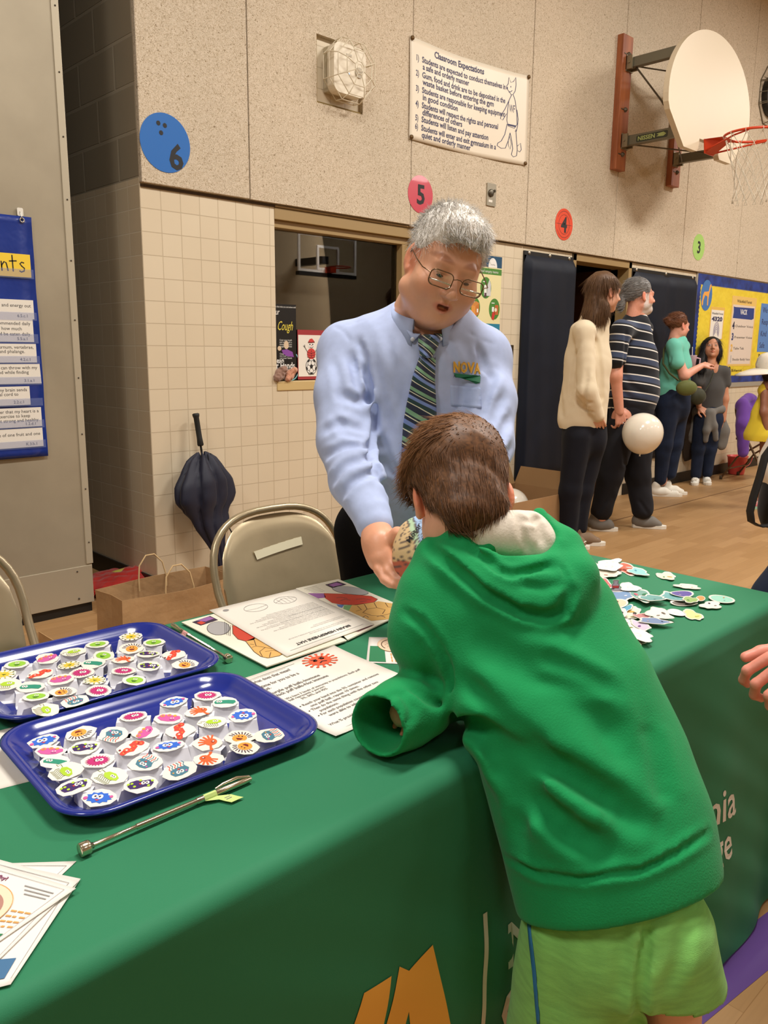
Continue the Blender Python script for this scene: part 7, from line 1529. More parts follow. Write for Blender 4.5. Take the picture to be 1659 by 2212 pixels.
# glasses
M_GF = mat('bronze_wire', (120, 92, 66), rough=.25, metal=.8); M_LENS = bpy.data.materials.new('lens'); M_LENS.use_nodes = True; N, L = nodes(M_LENS); N.remove(N['Principled BSDF']); a = N.new('ShaderNodeBsdfGlossy'); a.inputs[0].default_value = (1, 1, 1, 1); a.inputs['Roughness'].default_value = .02; b = N.new('ShaderNodeBsdfTransparent'); b.inputs[0].default_value = (.97, .97, .97, 1); c = N.new('ShaderNodeMixShader'); c.inputs[0].default_value = .07; L.new(b.outputs[0], c.inputs[1]); L.new(a.outputs[0], c.inputs[2]); L.new(c.outputs[0], N['Material Output'].inputs[0])
def HL(x, y, z): return HC+HR@(np.array([x, y, z])*HS)
gt = part
q = MB(); ql = MB(); rim2 = MB()
for s_ in (-1, 1):
    O = [(s_*(.0365+x), z) for x, z in rrect(-.0255, -.0195, .0255, .0145, .011, 5)]; pts = [HL(x, .118-.30*abs(x-s_*.012)*.9*(abs(x) > .02)*.5, z+.0) for x, z in O]; q.tube(pts, .0013, None, 8, closed=True); n = len(pts); cc = sum(pts)/n; ql.add([cc]+pts, [(0, i+1, (i+1) % n+1) for i in range(n)], None, True)
    low = [HL(x*.985, .1165-.30*abs(x-s_*.012)*.9*(abs(x) > .02)*.5, z*.95+.0) for x, z in O if z < -.004]; rim2.tube(low, .0016, None, 8, closed=False)
    q.tube([HL(s_*.062, .110, .004), HL(s_*.078, .094, .006), HL(s_*.084, .05, .010), HL(s_*.086, .0, .016), HL(s_*.083, -.012, .004)], .0013, None, 8)
q.tube([HL(-.011, .1175, .004), HL(-.004, .122, .008), HL(.004, .122, .008), HL(.011, .1175, .004)], .0011, None, 8)
gl_ = part('glasses_frame', q, M_GF, PR); lo_ = part('lenses', ql, M_LENS, PR); lo_.parent = gl_; lr_ = part('lens_rim', rim2, mat('silver_wire', (214, 206, 190), rough=.2, metal=.85), PR); lr_.parent = gl_
# hair
hh = Field((-.12*HS, -.15*HS, -.09*HS), (.12*HS, .12*HS, .16*HS), .004); e = lambda c, r, k=.02, m='add': hh.ell(np.array(c)*HS, np.array(r)*HS, None, k, m)
e((0, -.022, .045), (.083, .098, .091)); e((0, .045, .095), (.058, .045, .033), .02); e((0, .075, -.03), (.075, .055, .105), .01, 'sub'); e((0, .0, -.09), (.1, .08, .075), .01, 'sub'); hh.box((0, .09*HS, -.02), (.12, .05, .078), None, .008, .01, 'sub')
for s_ in (-1, 1): e((s_*.085, .035, -.005), (.02, .04, .038), .008, 'sub'); e((s_*.088, -.004, -.02), (.016, .026, .032), .006, 'sub')
hh.noise(.003, 90, 8); V, F_ = hh.surf(1); Nn = normals(V, F_); Vw = V@HR.T+HC; Nw = Nn@HR.T
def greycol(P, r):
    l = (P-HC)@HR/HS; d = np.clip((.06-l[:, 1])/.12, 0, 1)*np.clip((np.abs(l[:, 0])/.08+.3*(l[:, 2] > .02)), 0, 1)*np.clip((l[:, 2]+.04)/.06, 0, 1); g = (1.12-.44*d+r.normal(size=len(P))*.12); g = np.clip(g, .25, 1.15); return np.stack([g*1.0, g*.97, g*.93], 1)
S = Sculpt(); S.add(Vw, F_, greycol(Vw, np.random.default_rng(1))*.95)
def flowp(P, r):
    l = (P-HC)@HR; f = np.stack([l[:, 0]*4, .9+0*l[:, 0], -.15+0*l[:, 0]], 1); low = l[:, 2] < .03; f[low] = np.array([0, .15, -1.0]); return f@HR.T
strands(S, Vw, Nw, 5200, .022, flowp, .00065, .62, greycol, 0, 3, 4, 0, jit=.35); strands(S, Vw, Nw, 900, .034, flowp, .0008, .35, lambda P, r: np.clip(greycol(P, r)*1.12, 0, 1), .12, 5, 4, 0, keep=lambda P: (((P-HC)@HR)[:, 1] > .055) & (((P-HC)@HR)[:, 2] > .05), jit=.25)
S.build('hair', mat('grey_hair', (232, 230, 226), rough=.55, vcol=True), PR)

# paper hat and bottle he handles
HB = dep(936, 1196, 1.60); t = thing('paper_brain_hat', 'round paper brain hat in tan, green, blue, yellow and red held by the presenter', 'paper hat', HB)
n1, n2 = 28, 72; R_ = .082; up_ = _n(camvec(-.15, .75, .6)); sd = _n(np.cross(up_, [0, 0, 1.])); fd = np.cross(sd, up_); V = []; Cc = []
pal = dict(tan=(.72, .52, .27), red=(.55, .13, .07), green=(.48, .66, .42), blue=(.36, .52, .76), yellow=(.86, .77, .40), ink=(.10, .07, .07))
for i in range(n1+1):
    for j in range(n2):
        th = (i/n1)*1.75; ph = 2*pi*j/n2; d = up_*cos(th)+sin(th)*(sd*cos(ph)+fd*sin(ph)); p = HB+d*R_*np.array([1, 1, 1])*(1+.02*sin(6*ph)*sin(th)); V.append(p)
        x = d@CRT; y = d@CUP; u = x+.25*y; c = pal['tan'] if u < -.42 else pal['green'] if u < -.28 else pal['blue'] if u < .02 else pal['yellow'] if u < .45 else pal['tan']
        if y < -.15 and u < -.1: c = pal['red']
        s_ = sin(14*ph+5*sin(8*th))*sin(19*th+3*cos(5*ph)); 
        if abs(s_) < .08 or min(abs(u+.42), abs(u+.28), abs(u-.02), abs(u-.45)) < .018: c = pal['ink']
        Cc.append(c)
Ff = [(i*n2+j, (i+1)*n2+j, (i+1)*n2+(j+1) % n2, i*n2+(j+1) % n2) for i in range(n1) for j in range(n2)]; o = Sculpt().add(V, Ff, Cc).build('hat_shell', mat('coloured_paper', (255, 255, 255), rough=.7, vcol=True), t); so = o.modifiers.new('s', 'SOLIDIFY'); so.thickness = .001
q = MB(); f = Fr(HB-_n(ray(905, 1180))*(R_+.001), CRT, CUP)
for k, (s_, x, y, a) in enumerate((('Sensory', -.028, .002, 1.1), ('Motor', -.045, .02, 1.0))):
    V_, F_ = text_mesh(s_, .02); w_ = V_[:, 0].max(); P = []
    for p in V_:
        X, Y = (p[0]/w_)*.042, p[1]*.013; X, Y = x+X*cos(a)-Y*sin(a), y+X*sin(a)+Y*cos(a); r2 = X*X+Y*Y; P.append(HB+CRT*X+CUP*Y-_n(ray(930, 1190))*(math.sqrt(max(R_*R_-r2, 0))+.0015))
    q.add(P, F_)
part('lobe_names', q, M_INK, t)
b0 = on(906, 1180, 1, 1.25); bz = TZ; t = thing('sanitizer_bottle', 'small white bottle with blue label half hidden behind the boy head', 'bottle', (1.30, 1.40, TZ))
bt = on(907, 1132, 2, .93); bx, by = bt[0], min(bt[1], 1.45); part('bottle_body', MB().lathe([(0, .001), (.026, .001), (.028, .006), (.028, .11), (.02, .13), (.012, .138), (.012, .15), (0, .15)], (bx, by, TZ), (0, 0, 1), None, 28), mat('white_bottle', (228, 230, 232), rough=.25), t)
part('bottle_label', MB().lathe([(.0284, .07), (.0284, .105)], (bx, by, TZ), (0, 0, 1), None, 28), mat('blue_bottle_label', (36, 84, 160), rough=.3), t); part('bottle_cap', MB().lathe([(.014, .145), (.014, .17), (.006, .176), (0, .176)], (bx, by, TZ), (0, 0, 1), None, 20), mat('clear_white_cap', (236, 238, 240), rough=.2), t)
t.location = (bx, by, TZ)
for ch_ in t.children:
    me = ch_.data; d_ = Vector((bx-1.30, by-1.40, 0))
    for v in me.vertices: v.co -= d_

# ================================================================ boy in the green hoodie
BO = thing('person', 'boy in a green hoodie and lime shorts leaning on the table, seen from behind', 'person', (.93, .42, 0))
M_SKIN2 = skin('boy_skin', (226, 170, 138), .5); BC_ = dep(998, 1078, 1.255); BR = RM(camvec(-.05, -.58, -.81), camvec(-.10, .8, -.6)); BS = .87
NKB = BR.T@(dep(1022, 1205, 1.27)-BC_)/BS; hf = headfield(BS, .0032, neck=tuple(NKB), nr=.048, mouth='closed')
V, F_ = hf.surf(2); S = Sculpt(); C = headcol(V, BS, ear=(1.12, .62, .48), flush=.2); S.add(V, F_, C, hM(BR, BC_))  # ear colour holds skin redness plus a painted orange backlight
kneeL, kneeR, footL, footR = dep(1290, 2330, 1.22), dep(1455, 2290, 1.12), np.array([.93, .50, .08]), np.array([1.03, .36, .08])
shl, shr = dep(948, 1315, 1.22), dep(1215, 1330, 1.22); elb = dep(958, 1478, 1.255); cuf = dep(872, 1540, 1.18); elr = dep(1170, 1400, 1.34); wrr = dep(1060, 1330, 1.42)
hipc = dep(1325, 1900, 1.13); hl, hr = dep(1256, 2010, 1.14), dep(1452, 1990, 1.10)
kneeL = np.array([hl[0]+.01, hl[1]+.02, .33]); kneeR = np.array([hr[0]+.03, hr[1]-.00, .33]); footL = kneeL+[-.01, -.03, -.26]; footR = kneeR+[.02, -.04, -.26]
F = Field((.55, .18, .0), (1.35, 1.1, 1.15), .008); F.chain([dep(1022, 1205, 1.27), dep(1090, 1320, 1.2), dep(1200, 1560, 1.16), hipc], [.042, .035, .04, .05], .03); F.chain([shl, elb, cuf], [.032, .027, .022]).chain([shr, elr, wrr], [.032, .027, .022]).chain([hl-[0, 0, .04], kneeL, footL], [.05, .042, .03]).chain([hr-[0, 0, .05], kneeR, footR], [.045, .042, .03]); a_, b_ = F.surf(1); S.add(a_, b_)
F = Field(cuf-.13, cuf+.13, .003); hdir = dep(835, 1558, 1.145)-cuf; hw_ = cuf-_n(hdir)*.088; F.cap(hw_-_n(hdir)*.03, hw_, .020, .021); hand(F, hw_, hdir, camvec(.2, .85, .4), .60, .5, side=-1); a_, b_ = F.surf(1); S.add(a_, b_, np.ones((len(a_), 3))*np.array([1, .82, .76]))
F = Field(wrr-.12, wrr+.12, .004); hand(F, wrr, camvec(-.5, -.2, -.8), camvec(0, .9, .2), .75, .5); a_, b_ = F.surf(1); S.add(a_, b_); S.build('body', M_SKIN2, BO)
# hoodie
M_HOOD = cloth('green_fleece', (20, 146, 82), var=.05, vscale=14, bump=.5, bscale=380, bdist=.0012, sheen=.08)
F = Field((.55, .24, .52), (1.28, 1.12, 1.14), .0042)
tn = _n(camvec(.05, .45, .9))
F.chain([dep(1085, 1345, 1.215), dep(1150, 1410, 1.20), dep(1205, 1500, 1.185), dep(1268, 1660, 1.17), dep(1312, 1800, 1.15), dep(1332, 1925, 1.14)], [.118, .126, .135, .143, .143, .145], .03, flat=tn, fs=.76)
F.cap(dep(990, 1262, 1.25), dep(1170, 1270, 1.25), .050, .053, .04); F.cap(shl, shr, .062, .066, .05)
F.chain([dep(955, 1285, 1.22), dep(930, 1370, 1.215), elb], [.064, .060, .050], .022).chain([elb, elb*.45+cuf*.55, cuf, cuf+_n(hdir)*.045], [.049, .046, .050, .049], .016)
F.chain([shr, elr, wrr], [.062, .05, .04], .03)
# hood lying on the back: rolls and a bag
hd = lambda x, y, d=1.165: dep(x, y, d)
F.chain([hd(940, 1200, 1.22), hd(985, 1225, 1.19), hd(1065, 1265, 1.165), hd(1140, 1290, 1.155), hd(1205, 1285, 1.15), hd(1232, 1245, 1.16), hd(1215, 1180, 1.185), hd(1172, 1125, 1.22)], [.030, .034, .040, .044, .042, .034, .024, .014], .02)
F.chain([hd(985, 1165, 1.2), hd(1060, 1195, 1.165), hd(1140, 1225, 1.15), hd(1195, 1218, 1.145), hd(1205, 1180, 1.165), hd(1165, 1112, 1.20)], [.020, .020, .019, .016, .014, .011], .008)
F.ell(hd(1105, 1150, 1.165), (.064, .042, .034), np.stack([CRT, CUP, -CF], 1), .006, 'sub')
G = F.pxgroove
for pts, d, w_, rg in (([(930, 1183), (980, 1226), (1051, 1283), (1123, 1321), (1176, 1331), (1215, 1320), (1233, 1278)], .022, .008, .3), ([(1010, 1184), (1051, 1211), (1083, 1237), (1108, 1243), (1151, 1235), (1190, 1222)], .011, .0065, .4), ([(1214, 1228), (1224, 1250), (1226, 1275)], .005, .004, .5), ([(1120, 1262), (1175, 1272), (1222, 1258)], .006, .007, .3), ([(873, 1323), (909, 1344), (945, 1390), (972, 1440), (985, 1500), (988, 1555)], .009, .007, .3), ([(880, 1480), (925, 1512), (985, 1540), (1030, 1566)], .010, .009, .3), ([(985, 1545), (1030, 1562), (1079, 1591), (1161, 1640), (1216, 1662), (1290, 1712), (1360, 1760)], .026, .018, .4), ([(1050, 1588), (1101, 1657), (1166, 1728), (1235, 1790), (1300, 1830)], .024, .018, .4), ([(1010, 1470), (1090, 1560), (1190, 1620)], .011, .014, .3), ([(1020, 1370), (1110, 1430), (1200, 1480), (1280, 1545), (1350, 1620)], .013, .022, .3), ([(1166, 1416), (1243, 1449), (1330, 1492)], .012, .012, .3), ([(1150, 1470), (1220, 1480), (1290, 1500)], .005, .010, .3), ([(1075, 1640), (1110, 1720), (1125, 1800)], .014, .016, .3), ([(1400, 1560), (1420, 1650), (1435, 1740)], .006, .018, .3), ([(900, 1380), (925, 1430), (935, 1480)], .006, .012, .2), ([(868, 1500), (890, 1530), (885, 1570)], .005, .008, .2), ([(1090, 1852), (1166, 1888), (1260, 1897), (1380, 1880), (1462, 1842), (1533, 1797)], .0055, .0055, .7), ([(820, 1520), (850, 1500), (880, 1498)], .004, .006, .3), ([(1330, 1750), (1380, 1780), (1440, 1790)], .006, .016, .2)): G(pts, d, w_, rg)
F.noise(.0022, 20, 9)
cd_ = _n(hdir); F.cap(cuf+cd_*.0, cuf+cd_*.13, .034, .046, .008, 'sub')
# hem: cut square to the spine
sp_ = _n(dep(1328, 1905, 1.145)-dep(1268, 1660, 1.17)); F.half(dep(1325, 1945, 1.145), -sp_*-1*-1) if 0 else None
hemP = dep(1322, 1938, 1.135); sl_, P_ = F._sub(F.lo, F.lo+F.h*F.n); dd = (P_-hemP)@sp_; near = np.linalg.norm((P_-hemP)-dd[..., None]*sp_, axis=-1) < .3; F._mix(sl_, np.where(near & (P_[..., 2] < .78), -dd, 9.0), .006, 'sub'); del P_, dd, near
F.chain([hd(932, 1196, 1.25), hd(962, 1182, 1.215), hd(1005, 1160, 1.195), hd(1055, 1178, 1.18)], [.018, .021, .020, .016], .010)
F.cap(BC_, dep(1015, 1160, 1.262), .054, .050, .004, 'sub')
hood_f = F; V, F_ = F.surf(2); hoodie = Sculpt().add(V, F_).build('hoodie', M_HOOD, BO)
# ribbed waistband slightly prouder, white lining, damp spots
L_ = Field(hd(1110, 1150)-.13, hd(1110, 1150)+.13, .003); L_.ell(hd(1078, 1152, 1.188), (.066, .034, .026), np.stack([_n(CRT-.35*CUP), CUP, -CF], 1), .02).ell(hd(1138, 1164, 1.185), (.036, .031, .024), np.stack([CRT, CUP, -CF], 1), .02).ell(hd(1146, 1136, 1.19), (.024, .014, .018), None, .01).ell(hd(1178, 1182, 1.172), (.016, .022, .014), np.stack([CRT, CUP, -CF], 1), .02)
L_.pxgroove([(1115, 1110), (1125, 1150), (1140, 1190)], .005, .005).pxgroove([(1140, 1105), (1162, 1135), (1172, 1175)], .007, .006).pxgroove([(1128, 1122), (1150, 1128), (1168, 1120)], .005, .005)
fmesh(L_, 'hood_lining', cloth('white_lining', (226, 216, 200), bump=.4, bscale=300), BO)
# shorts
M_SH = cloth('lime_knit', (132, 200, 104), var=.10, vscale=26, stretch=(1, 1, 5), bump=.4, bscale=300)
F = Field((.62, .18, .26), (1.25, .75, .74), .0045)
F.chain([hipc+[0, 0, .0], (hl+hr)/2], [.108, .108], .04, flat=tn, fs=.75)
F.chain([hl+[0, 0, .0], np.array([hl[0]+.006, hl[1]+.01, .32])], [.084, .093], .02).chain([hr+[-.01, .01, -.02], np.array([hr[0]+.03, hr[1]+.005, .42])], [.074, .080], .012)
for pts, d, w_ in (([(1395, 1990), (1392, 2060), (1384, 2130), (1380, 2212)], .012, .008), ([(1330, 1985), (1350, 2060), (1345, 2160)], .006, .014), ([(1200, 1990), (1210, 2100), (1205, 2200)], .004, .016), ([(1480, 1990), (1470, 2060), (1450, 2130)], .007, .012)): F.pxgroove(pts, d, w_)
F.noise(.003, 24, 12); hemq = dep(1460, 2165, 1.10); rdir = np.array([.75, -.66, 0]); 
F.box((hr[0]+.16, hr[1]-.12, hemq[2]-.14), (.2, .2, .13), None, .003, .004, 'sub') if 0 else None
V, F_ = F.surf(2)
def kp(V):
    pj = V-CAM; pr = (V-CAM)@CR; x = PCX+FOC*pr[:, 0]/-pr[:, 2]; right = ((V-(hl+hr)/2)@_n(hr-hl)) > -.0; zl = np.where(right, hemq[2]+.30*((V-hr)@_n(hr-hl)*-1)*.45, .335); return V[:, 2] > zl+.012*right
ok = kp(V); Fk = F_[ok[F_].all(1)]; o = Sculpt().add(V, Fk).build('shorts', M_SH, BO); so = o.modifiers.new('s', 'SOLIDIFY'); so.thickness = .003
Gd = surf_strip(F, [(1140, 1975), (1146, 2040), (1153, 2100), (1158, 2160), (1163, 2215)], 3.6, .0045, 4, 4); o = part('side_piping', MB().grid(Gd), mat('blue_piping', (40, 116, 168), rough=.6), BO); so = o.modifiers.new('s', 'SOLIDIFY'); so.thickness = .001
for c in (footL, footR): F = Field((c[0]-.2, c[1]-.2, -.01), (c[0]+.2, c[1]+.24, .14), .006); shoe(F, (c[0], c[1]-.03, 0), (c[0]+.06, c[1]+.15, 0), .8, .034); fmesh(F, 'shoe', mat('grey_sneaker', (120, 120, 124), rough=.7), BO)
# hair
hh = Field((-.12, -.15, -.13), (.12, .12, .16), .0034); e = lambda c, r, k=.02, m='add', R=None: hh.ell(np.array(c)*BS, np.array(r)*BS, R, k, m)
e((-.004, -.018, .050), (.093, .106, .098)); e((0, -.045, -.035), (.064, .055, .06), .03); e((0, -.052, -.062), (.060, .035, .036), .02); e((-.015, .03, .095), (.066, .06, .032), .03)
e((0, .085, -.035), (.09, .05, .11), .008, 'sub')
for s_ in (-1, 1): e((s_*.083, .0, -.012), (.020, .030, .040), .006, 'sub'); e((s_*.072, -.02, -.078), (.03, .04, .04), .008, 'sub')
hh.noise(.0028, 70, 3); V, F_ = hh.surf(1); Nn = normals(V, F_); Vw = V@BR.T+BC_; Nw = Nn@BR.T
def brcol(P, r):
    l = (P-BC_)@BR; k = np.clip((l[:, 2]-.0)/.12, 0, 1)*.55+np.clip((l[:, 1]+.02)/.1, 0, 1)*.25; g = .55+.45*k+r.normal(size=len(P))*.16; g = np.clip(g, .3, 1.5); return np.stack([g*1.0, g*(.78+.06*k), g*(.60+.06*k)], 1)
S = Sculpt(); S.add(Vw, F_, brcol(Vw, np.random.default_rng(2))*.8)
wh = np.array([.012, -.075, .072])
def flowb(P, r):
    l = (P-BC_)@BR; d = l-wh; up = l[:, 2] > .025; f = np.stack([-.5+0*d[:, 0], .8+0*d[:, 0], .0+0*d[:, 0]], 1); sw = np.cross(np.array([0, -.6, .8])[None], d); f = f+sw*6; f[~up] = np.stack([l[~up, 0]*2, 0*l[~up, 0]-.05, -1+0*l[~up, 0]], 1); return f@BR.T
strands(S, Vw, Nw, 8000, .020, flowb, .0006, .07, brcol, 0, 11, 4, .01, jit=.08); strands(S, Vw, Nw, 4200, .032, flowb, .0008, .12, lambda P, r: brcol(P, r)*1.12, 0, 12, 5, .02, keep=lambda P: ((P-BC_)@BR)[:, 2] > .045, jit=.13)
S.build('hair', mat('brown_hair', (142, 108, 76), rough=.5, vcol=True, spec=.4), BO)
# ================================================================ visitors behind
CFH = _n([CF[0], CF[1], 0])
class Stand:
    """picture points read on the upright plane through a person's spot on the floor"""
    def __init__(s, X, Y): s.b = np.array([X, Y, 0.])
    def __call__(s, x, y, off=0.):
        d = ray(x, y); t = ((s.b-CAM)@CFH-off)/(d@CFH); p = CAM+d*t; p[2] = max(p[2], .02) ; return p
    def px(s): return FOC/((s.b-CAM)@CFH)
def person(label, X, Y): return thing('person', label, 'person', (X, Y, 0)), Stand(X, Y)
def bbox(ps, m): ps = np.array(ps); return ps.min(0)-m, ps.max(0)+m
def limbs(t, P, chains, matl, name, h=.011, k=.03, m=.2, noise=.0, extra=None, sm=2, parts=None, keep=None):
    pts = [p for c in chains for p in c[0]]; lo, hi = bbox(pts, m); lo[2] = max(lo[2], -.01); F = Field(lo, hi, h)
    for c in chains: F.chain(c[0], c[1], k, flat=(c[2] if len(c) > 2 else None), fs=(c[3] if len(c) > 3 else 1.))
    if noise: F.noise(noise, 24, len(name))
    if extra: extra(F)
    V, F_ = F.surf(sm)
    if keep is not None: F_ = F_[keep(V)[F_].all(1)]
    if parts is not None: parts.add(V, F_); return F
    return Sculpt().add(V, F_).build(name, matl, t), F
def put_head(S, c, f, u, s=1., **k):
    ck = {a: k.pop(a) for a in ('lip', 'ear', 'brow', 'beardc', 'flush') if a in k}; bc = ck.pop('beardc', None); hf = headfield(s, .0042, **k); V, F_ = hf.surf(1); R = RM(f, u); S.add(V, F_, headcol(V, s, beard=bc, **ck), hM(R, c)); return R
def put_hand(S, w, f, b, s=1., curl=.4, side=1): F = Field(np.array(w)-.21, np.array(w)+.21, .005); hand(F, w, f, b, s, curl, side); V, F_ = F.surf(1); S.add(V, F_)
def eyes(t, c, R, s, iris=(60, 44, 32)):
    for q in (-1, 1): part('eye', MB().ball(c+R@(np.array([q*.031, .0850, .006])*s), np.array([.0140, .0085, .0075])*s, mat('eye_white', (226, 222, 214), rough=.2), 12, R).ball(c+R@(np.array([q*.031, .0905, .007])*s), np.array([.0065, .0045, .0068])*s, mat('iris_%d' % iris[0], iris, rough=.15), 10, R), None, t)
def haircap(c, R, s, adds, subs, col, label='hair', t=None, n=2200, L=.05, flow=None, lift=.1, w=.0014, seed=1, noise=.003, jit=.12, h=.006, ext=.2):
    H = Field((-.2*s, -.22*s, -.42*s), (.2*s, .2*s, .2*s), h)
    for a, r, k in adds: H.ell(np.array(a)*s, np.array(r)*s, None, k)
    for a, r, k in subs: H.ell(np.array(a)*s, np.array(r)*s, None, k, 'sub')
    H.noise(noise, 60, seed); V, F_ = H.surf(1); N_ = normals(V, F_); Vw = V@R.T+c; Nw = N_@R.T; g = lambda P, r: np.clip(.95+r.normal(size=len(P))*.2, .4, 1.6)[:, None]*np.ones(3)
    S = Sculpt(); S.add(Vw, F_, np.ones((len(V), 3))*.75); strands(S, Vw, Nw, n, L, flow or (lambda P, r: np.tile([0, 0, -1.], (len(P), 1))), w, lift, g, 0, seed, 3, .01, jit=jit); return S.build('hair', mat('hair_%d_%d' % (col[0], col[1]), col, rough=.5, vcol=True, spec=.35), t)
def sneaker(t, heel, toe, col, sole=(226, 220, 206), s=1.0, name='shoe'):
    heel, toe = np.array(heel, float), np.array(toe, float); heel[2] = toe[2] = 0; m = .16; F = Field(np.minimum(heel, toe)-[m, m, .01], np.maximum(heel, toe)+[m, m, .17], .007); shoe(F, heel, toe, s); V, F_ = F.surf(1); o = Sculpt().add(V, F_).build(name, mat('shoe_%d_%d' % (col[0], col[2]), col, rough=.75), t)
    d = _n(toe-heel); n = np.array([-d[1], d[0], 0]); L = np.linalg.norm(toe-heel); fr = Fr(heel+[0, 0, .001], d, n); O = [(-.032, -.03), (.03, -.036), (L*.6, -.04), (L-.02, -.036), (L+.012, -.02), (L+.018, 0), (L+.012, .02), (L-.02, .036), (L*.6, .04), (.03, .036), (-.032, .03), (-.042, 0)]
    so = MB().prism(fr, O, 0, .024); o2 = part('sole', so, mat('sole_%d' % sole[0], sole, rough=.6), t); o2.parent = o
    q = MB()
    for k in range(4): a = heel+d*(L*.45+.022*k)+[0, 0, .066-.006*k]; q.tube([a-n*.022, a+[0, 0, .004], a+n*.022], .0035, None, 6)
    o3 = part('laces', q, mat('lace_%d' % sole[0], tuple(min(255, v+6) for v in sole)), t); o3.parent = o
RT = CRT-CF*0; RTH = _n([CRT[0], CRT[1], 0])

# --- long-haired visitor in a cream sweater
t, P = person('long brown-haired person in a cream sweater and dark jeans, back partly turned', 4.85, 3.0)
S = Sculpt(); hc = P(1306, 632); hR = put_head(S, hc, camvec(.93, -.04, -.32), (0, 0, 1), 1.02, mouth='closed')
shN, shF = P(1262, 716, .10), P(1288, 716, -.12); el, wr = P(1268, 842, .17), P(1293, 905, .12)
limbs(t, P, [([hc+[0, 0, -.1], P(1274, 730), P(1268, 900)], [.045, .05, .06])], None, 'x', parts=S); limbs(t, P, [([P(1250, 930, .06), P(1232, 1060, .07), P(1228, 1160, .06)], [.05, .035, .03])], None, 'x', parts=S)
put_hand(S, P(1290, 900, .12), P(1300, 925, .08)-P(1290, 900, .12), camvec(-.2, .2, 1), .9, .3); S.build('body', skin('visitor_skin', (214, 160, 132)), t)
M_CREAM = cloth('cream_knit', (222, 206, 176), bump=.5, bscale=240)
def ex(F):
    for pts, d, w in (([(1250, 740), (1240, 800), (1232, 860)], .012, .014), ([(1270, 800), (1262, 850), (1268, 890)], .012, .014), ([(1240, 840), (1262, 866), (1280, 872)], .010, .012), ([(1240, 862), (1262, 884), (1282, 890)], .010, .010), ([(1285, 720), (1296, 800), (1300, 880)], .010, .016), ([(1215, 800), (1212, 860), (1215, 905)], .010, .02)): F.pxgroove(pts, d, w)
limbs(t, P, [([P(1284, 702), P(1272, 780), P(1260, 905)], [.10, .145, .160], CFH, .72), ([shN, shF], [.07, .07]), ([shN, el, wr+[0, 0, .02]], [.062, .058, .042]), ([P(1250, 716, .02), P(1245, 905)], [.06, .12])], M_CREAM, 'sweater', .008, noise=.005, extra=ex, keep=lambda V: V[:, 2] > P(1260, 922)[2]-.012)
M_JN = cloth('dark_navy_jeans', (17, 18, 27), rough=.85, bump=.3, sheen=.02)
hpz = P(1256, 925)
limbs(t, P, [([P(1262, 915), P(1262, 950)], [.145, .15], CFH, .72), ([P(1248, 945, .06), P(1232, 1060, .07), P(1228, 1150, .06)], [.10, .073, .058]), ([P(1278, 945, -.05), P(1258, 1060, -.02), P(1250, 1140, .0)], [.10, .073, .056])], M_JN, 'jeans', .009, noise=.004, keep=lambda V: V[:, 2] < 1.02)
sneaker(t, P(1240, 1172, .02)+[0, 0, 0], P(1302, 1181, .04), (122, 98, 74), s=1.05); sneaker(t, P(1222, 1176, .08), P(1268, 1192, .16), (122, 98, 74), s=1.0)
haircap(hc, hR, 1.02, [((0, -.025, .045), (.088, .102, .088), .02), ((0, -.07, -.06), (.075, .05, .10), .04), ((-.045, -.035, -.12), (.045, .055, .09), .03), ((.045, -.035, -.12), (.045, .055, .09), .03), ((.0, -.08, -.16), (.08, .045, .08), .03)], [((0, .09, -.03), (.085, .06, .10), .01)], (106, 76, 50), t=t, n=2600, L=.10, lift=.05, jit=.08)

# --- ponytailed man in a striped polo
t, P = person('grey-ponytailed bearded man in a black, blue and white striped polo', 5.67, 2.97)
S = Sculpt(); hc = P(1381, 640); hR = put_head(S, hc, camvec(.97, .02, -.22), (0, 0, 1), 1.04, mouth='closed', fat=.004, beard=1, beardc=(.95, 1.95, 2.7))
shN, shF = P(1342, 715, .15), P(1390, 712, -.15); el, wr = P(1330, 812, .20), P(1338, 890, .17)
limbs(t, P, [([hc+[0, 0, -.1], P(1368, 730), P(1362, 870)], [.058, .07, .08]), ([shN, el, wr], [.05, .043, .033])], None, 'x', parts=S); limbs(t, P, [([P(1345, 900, .07), P(1318, 1030, .10), P(1298, 1118, .10)], [.08, .06, .05])], None, 'x', parts=S)
put_hand(S, wr, P(1342, 925, .16)-wr, camvec(.2, .2, 1), 1.05, .75, side=-1); S.build('body', skin('pony_skin', (216, 150, 124)), t)
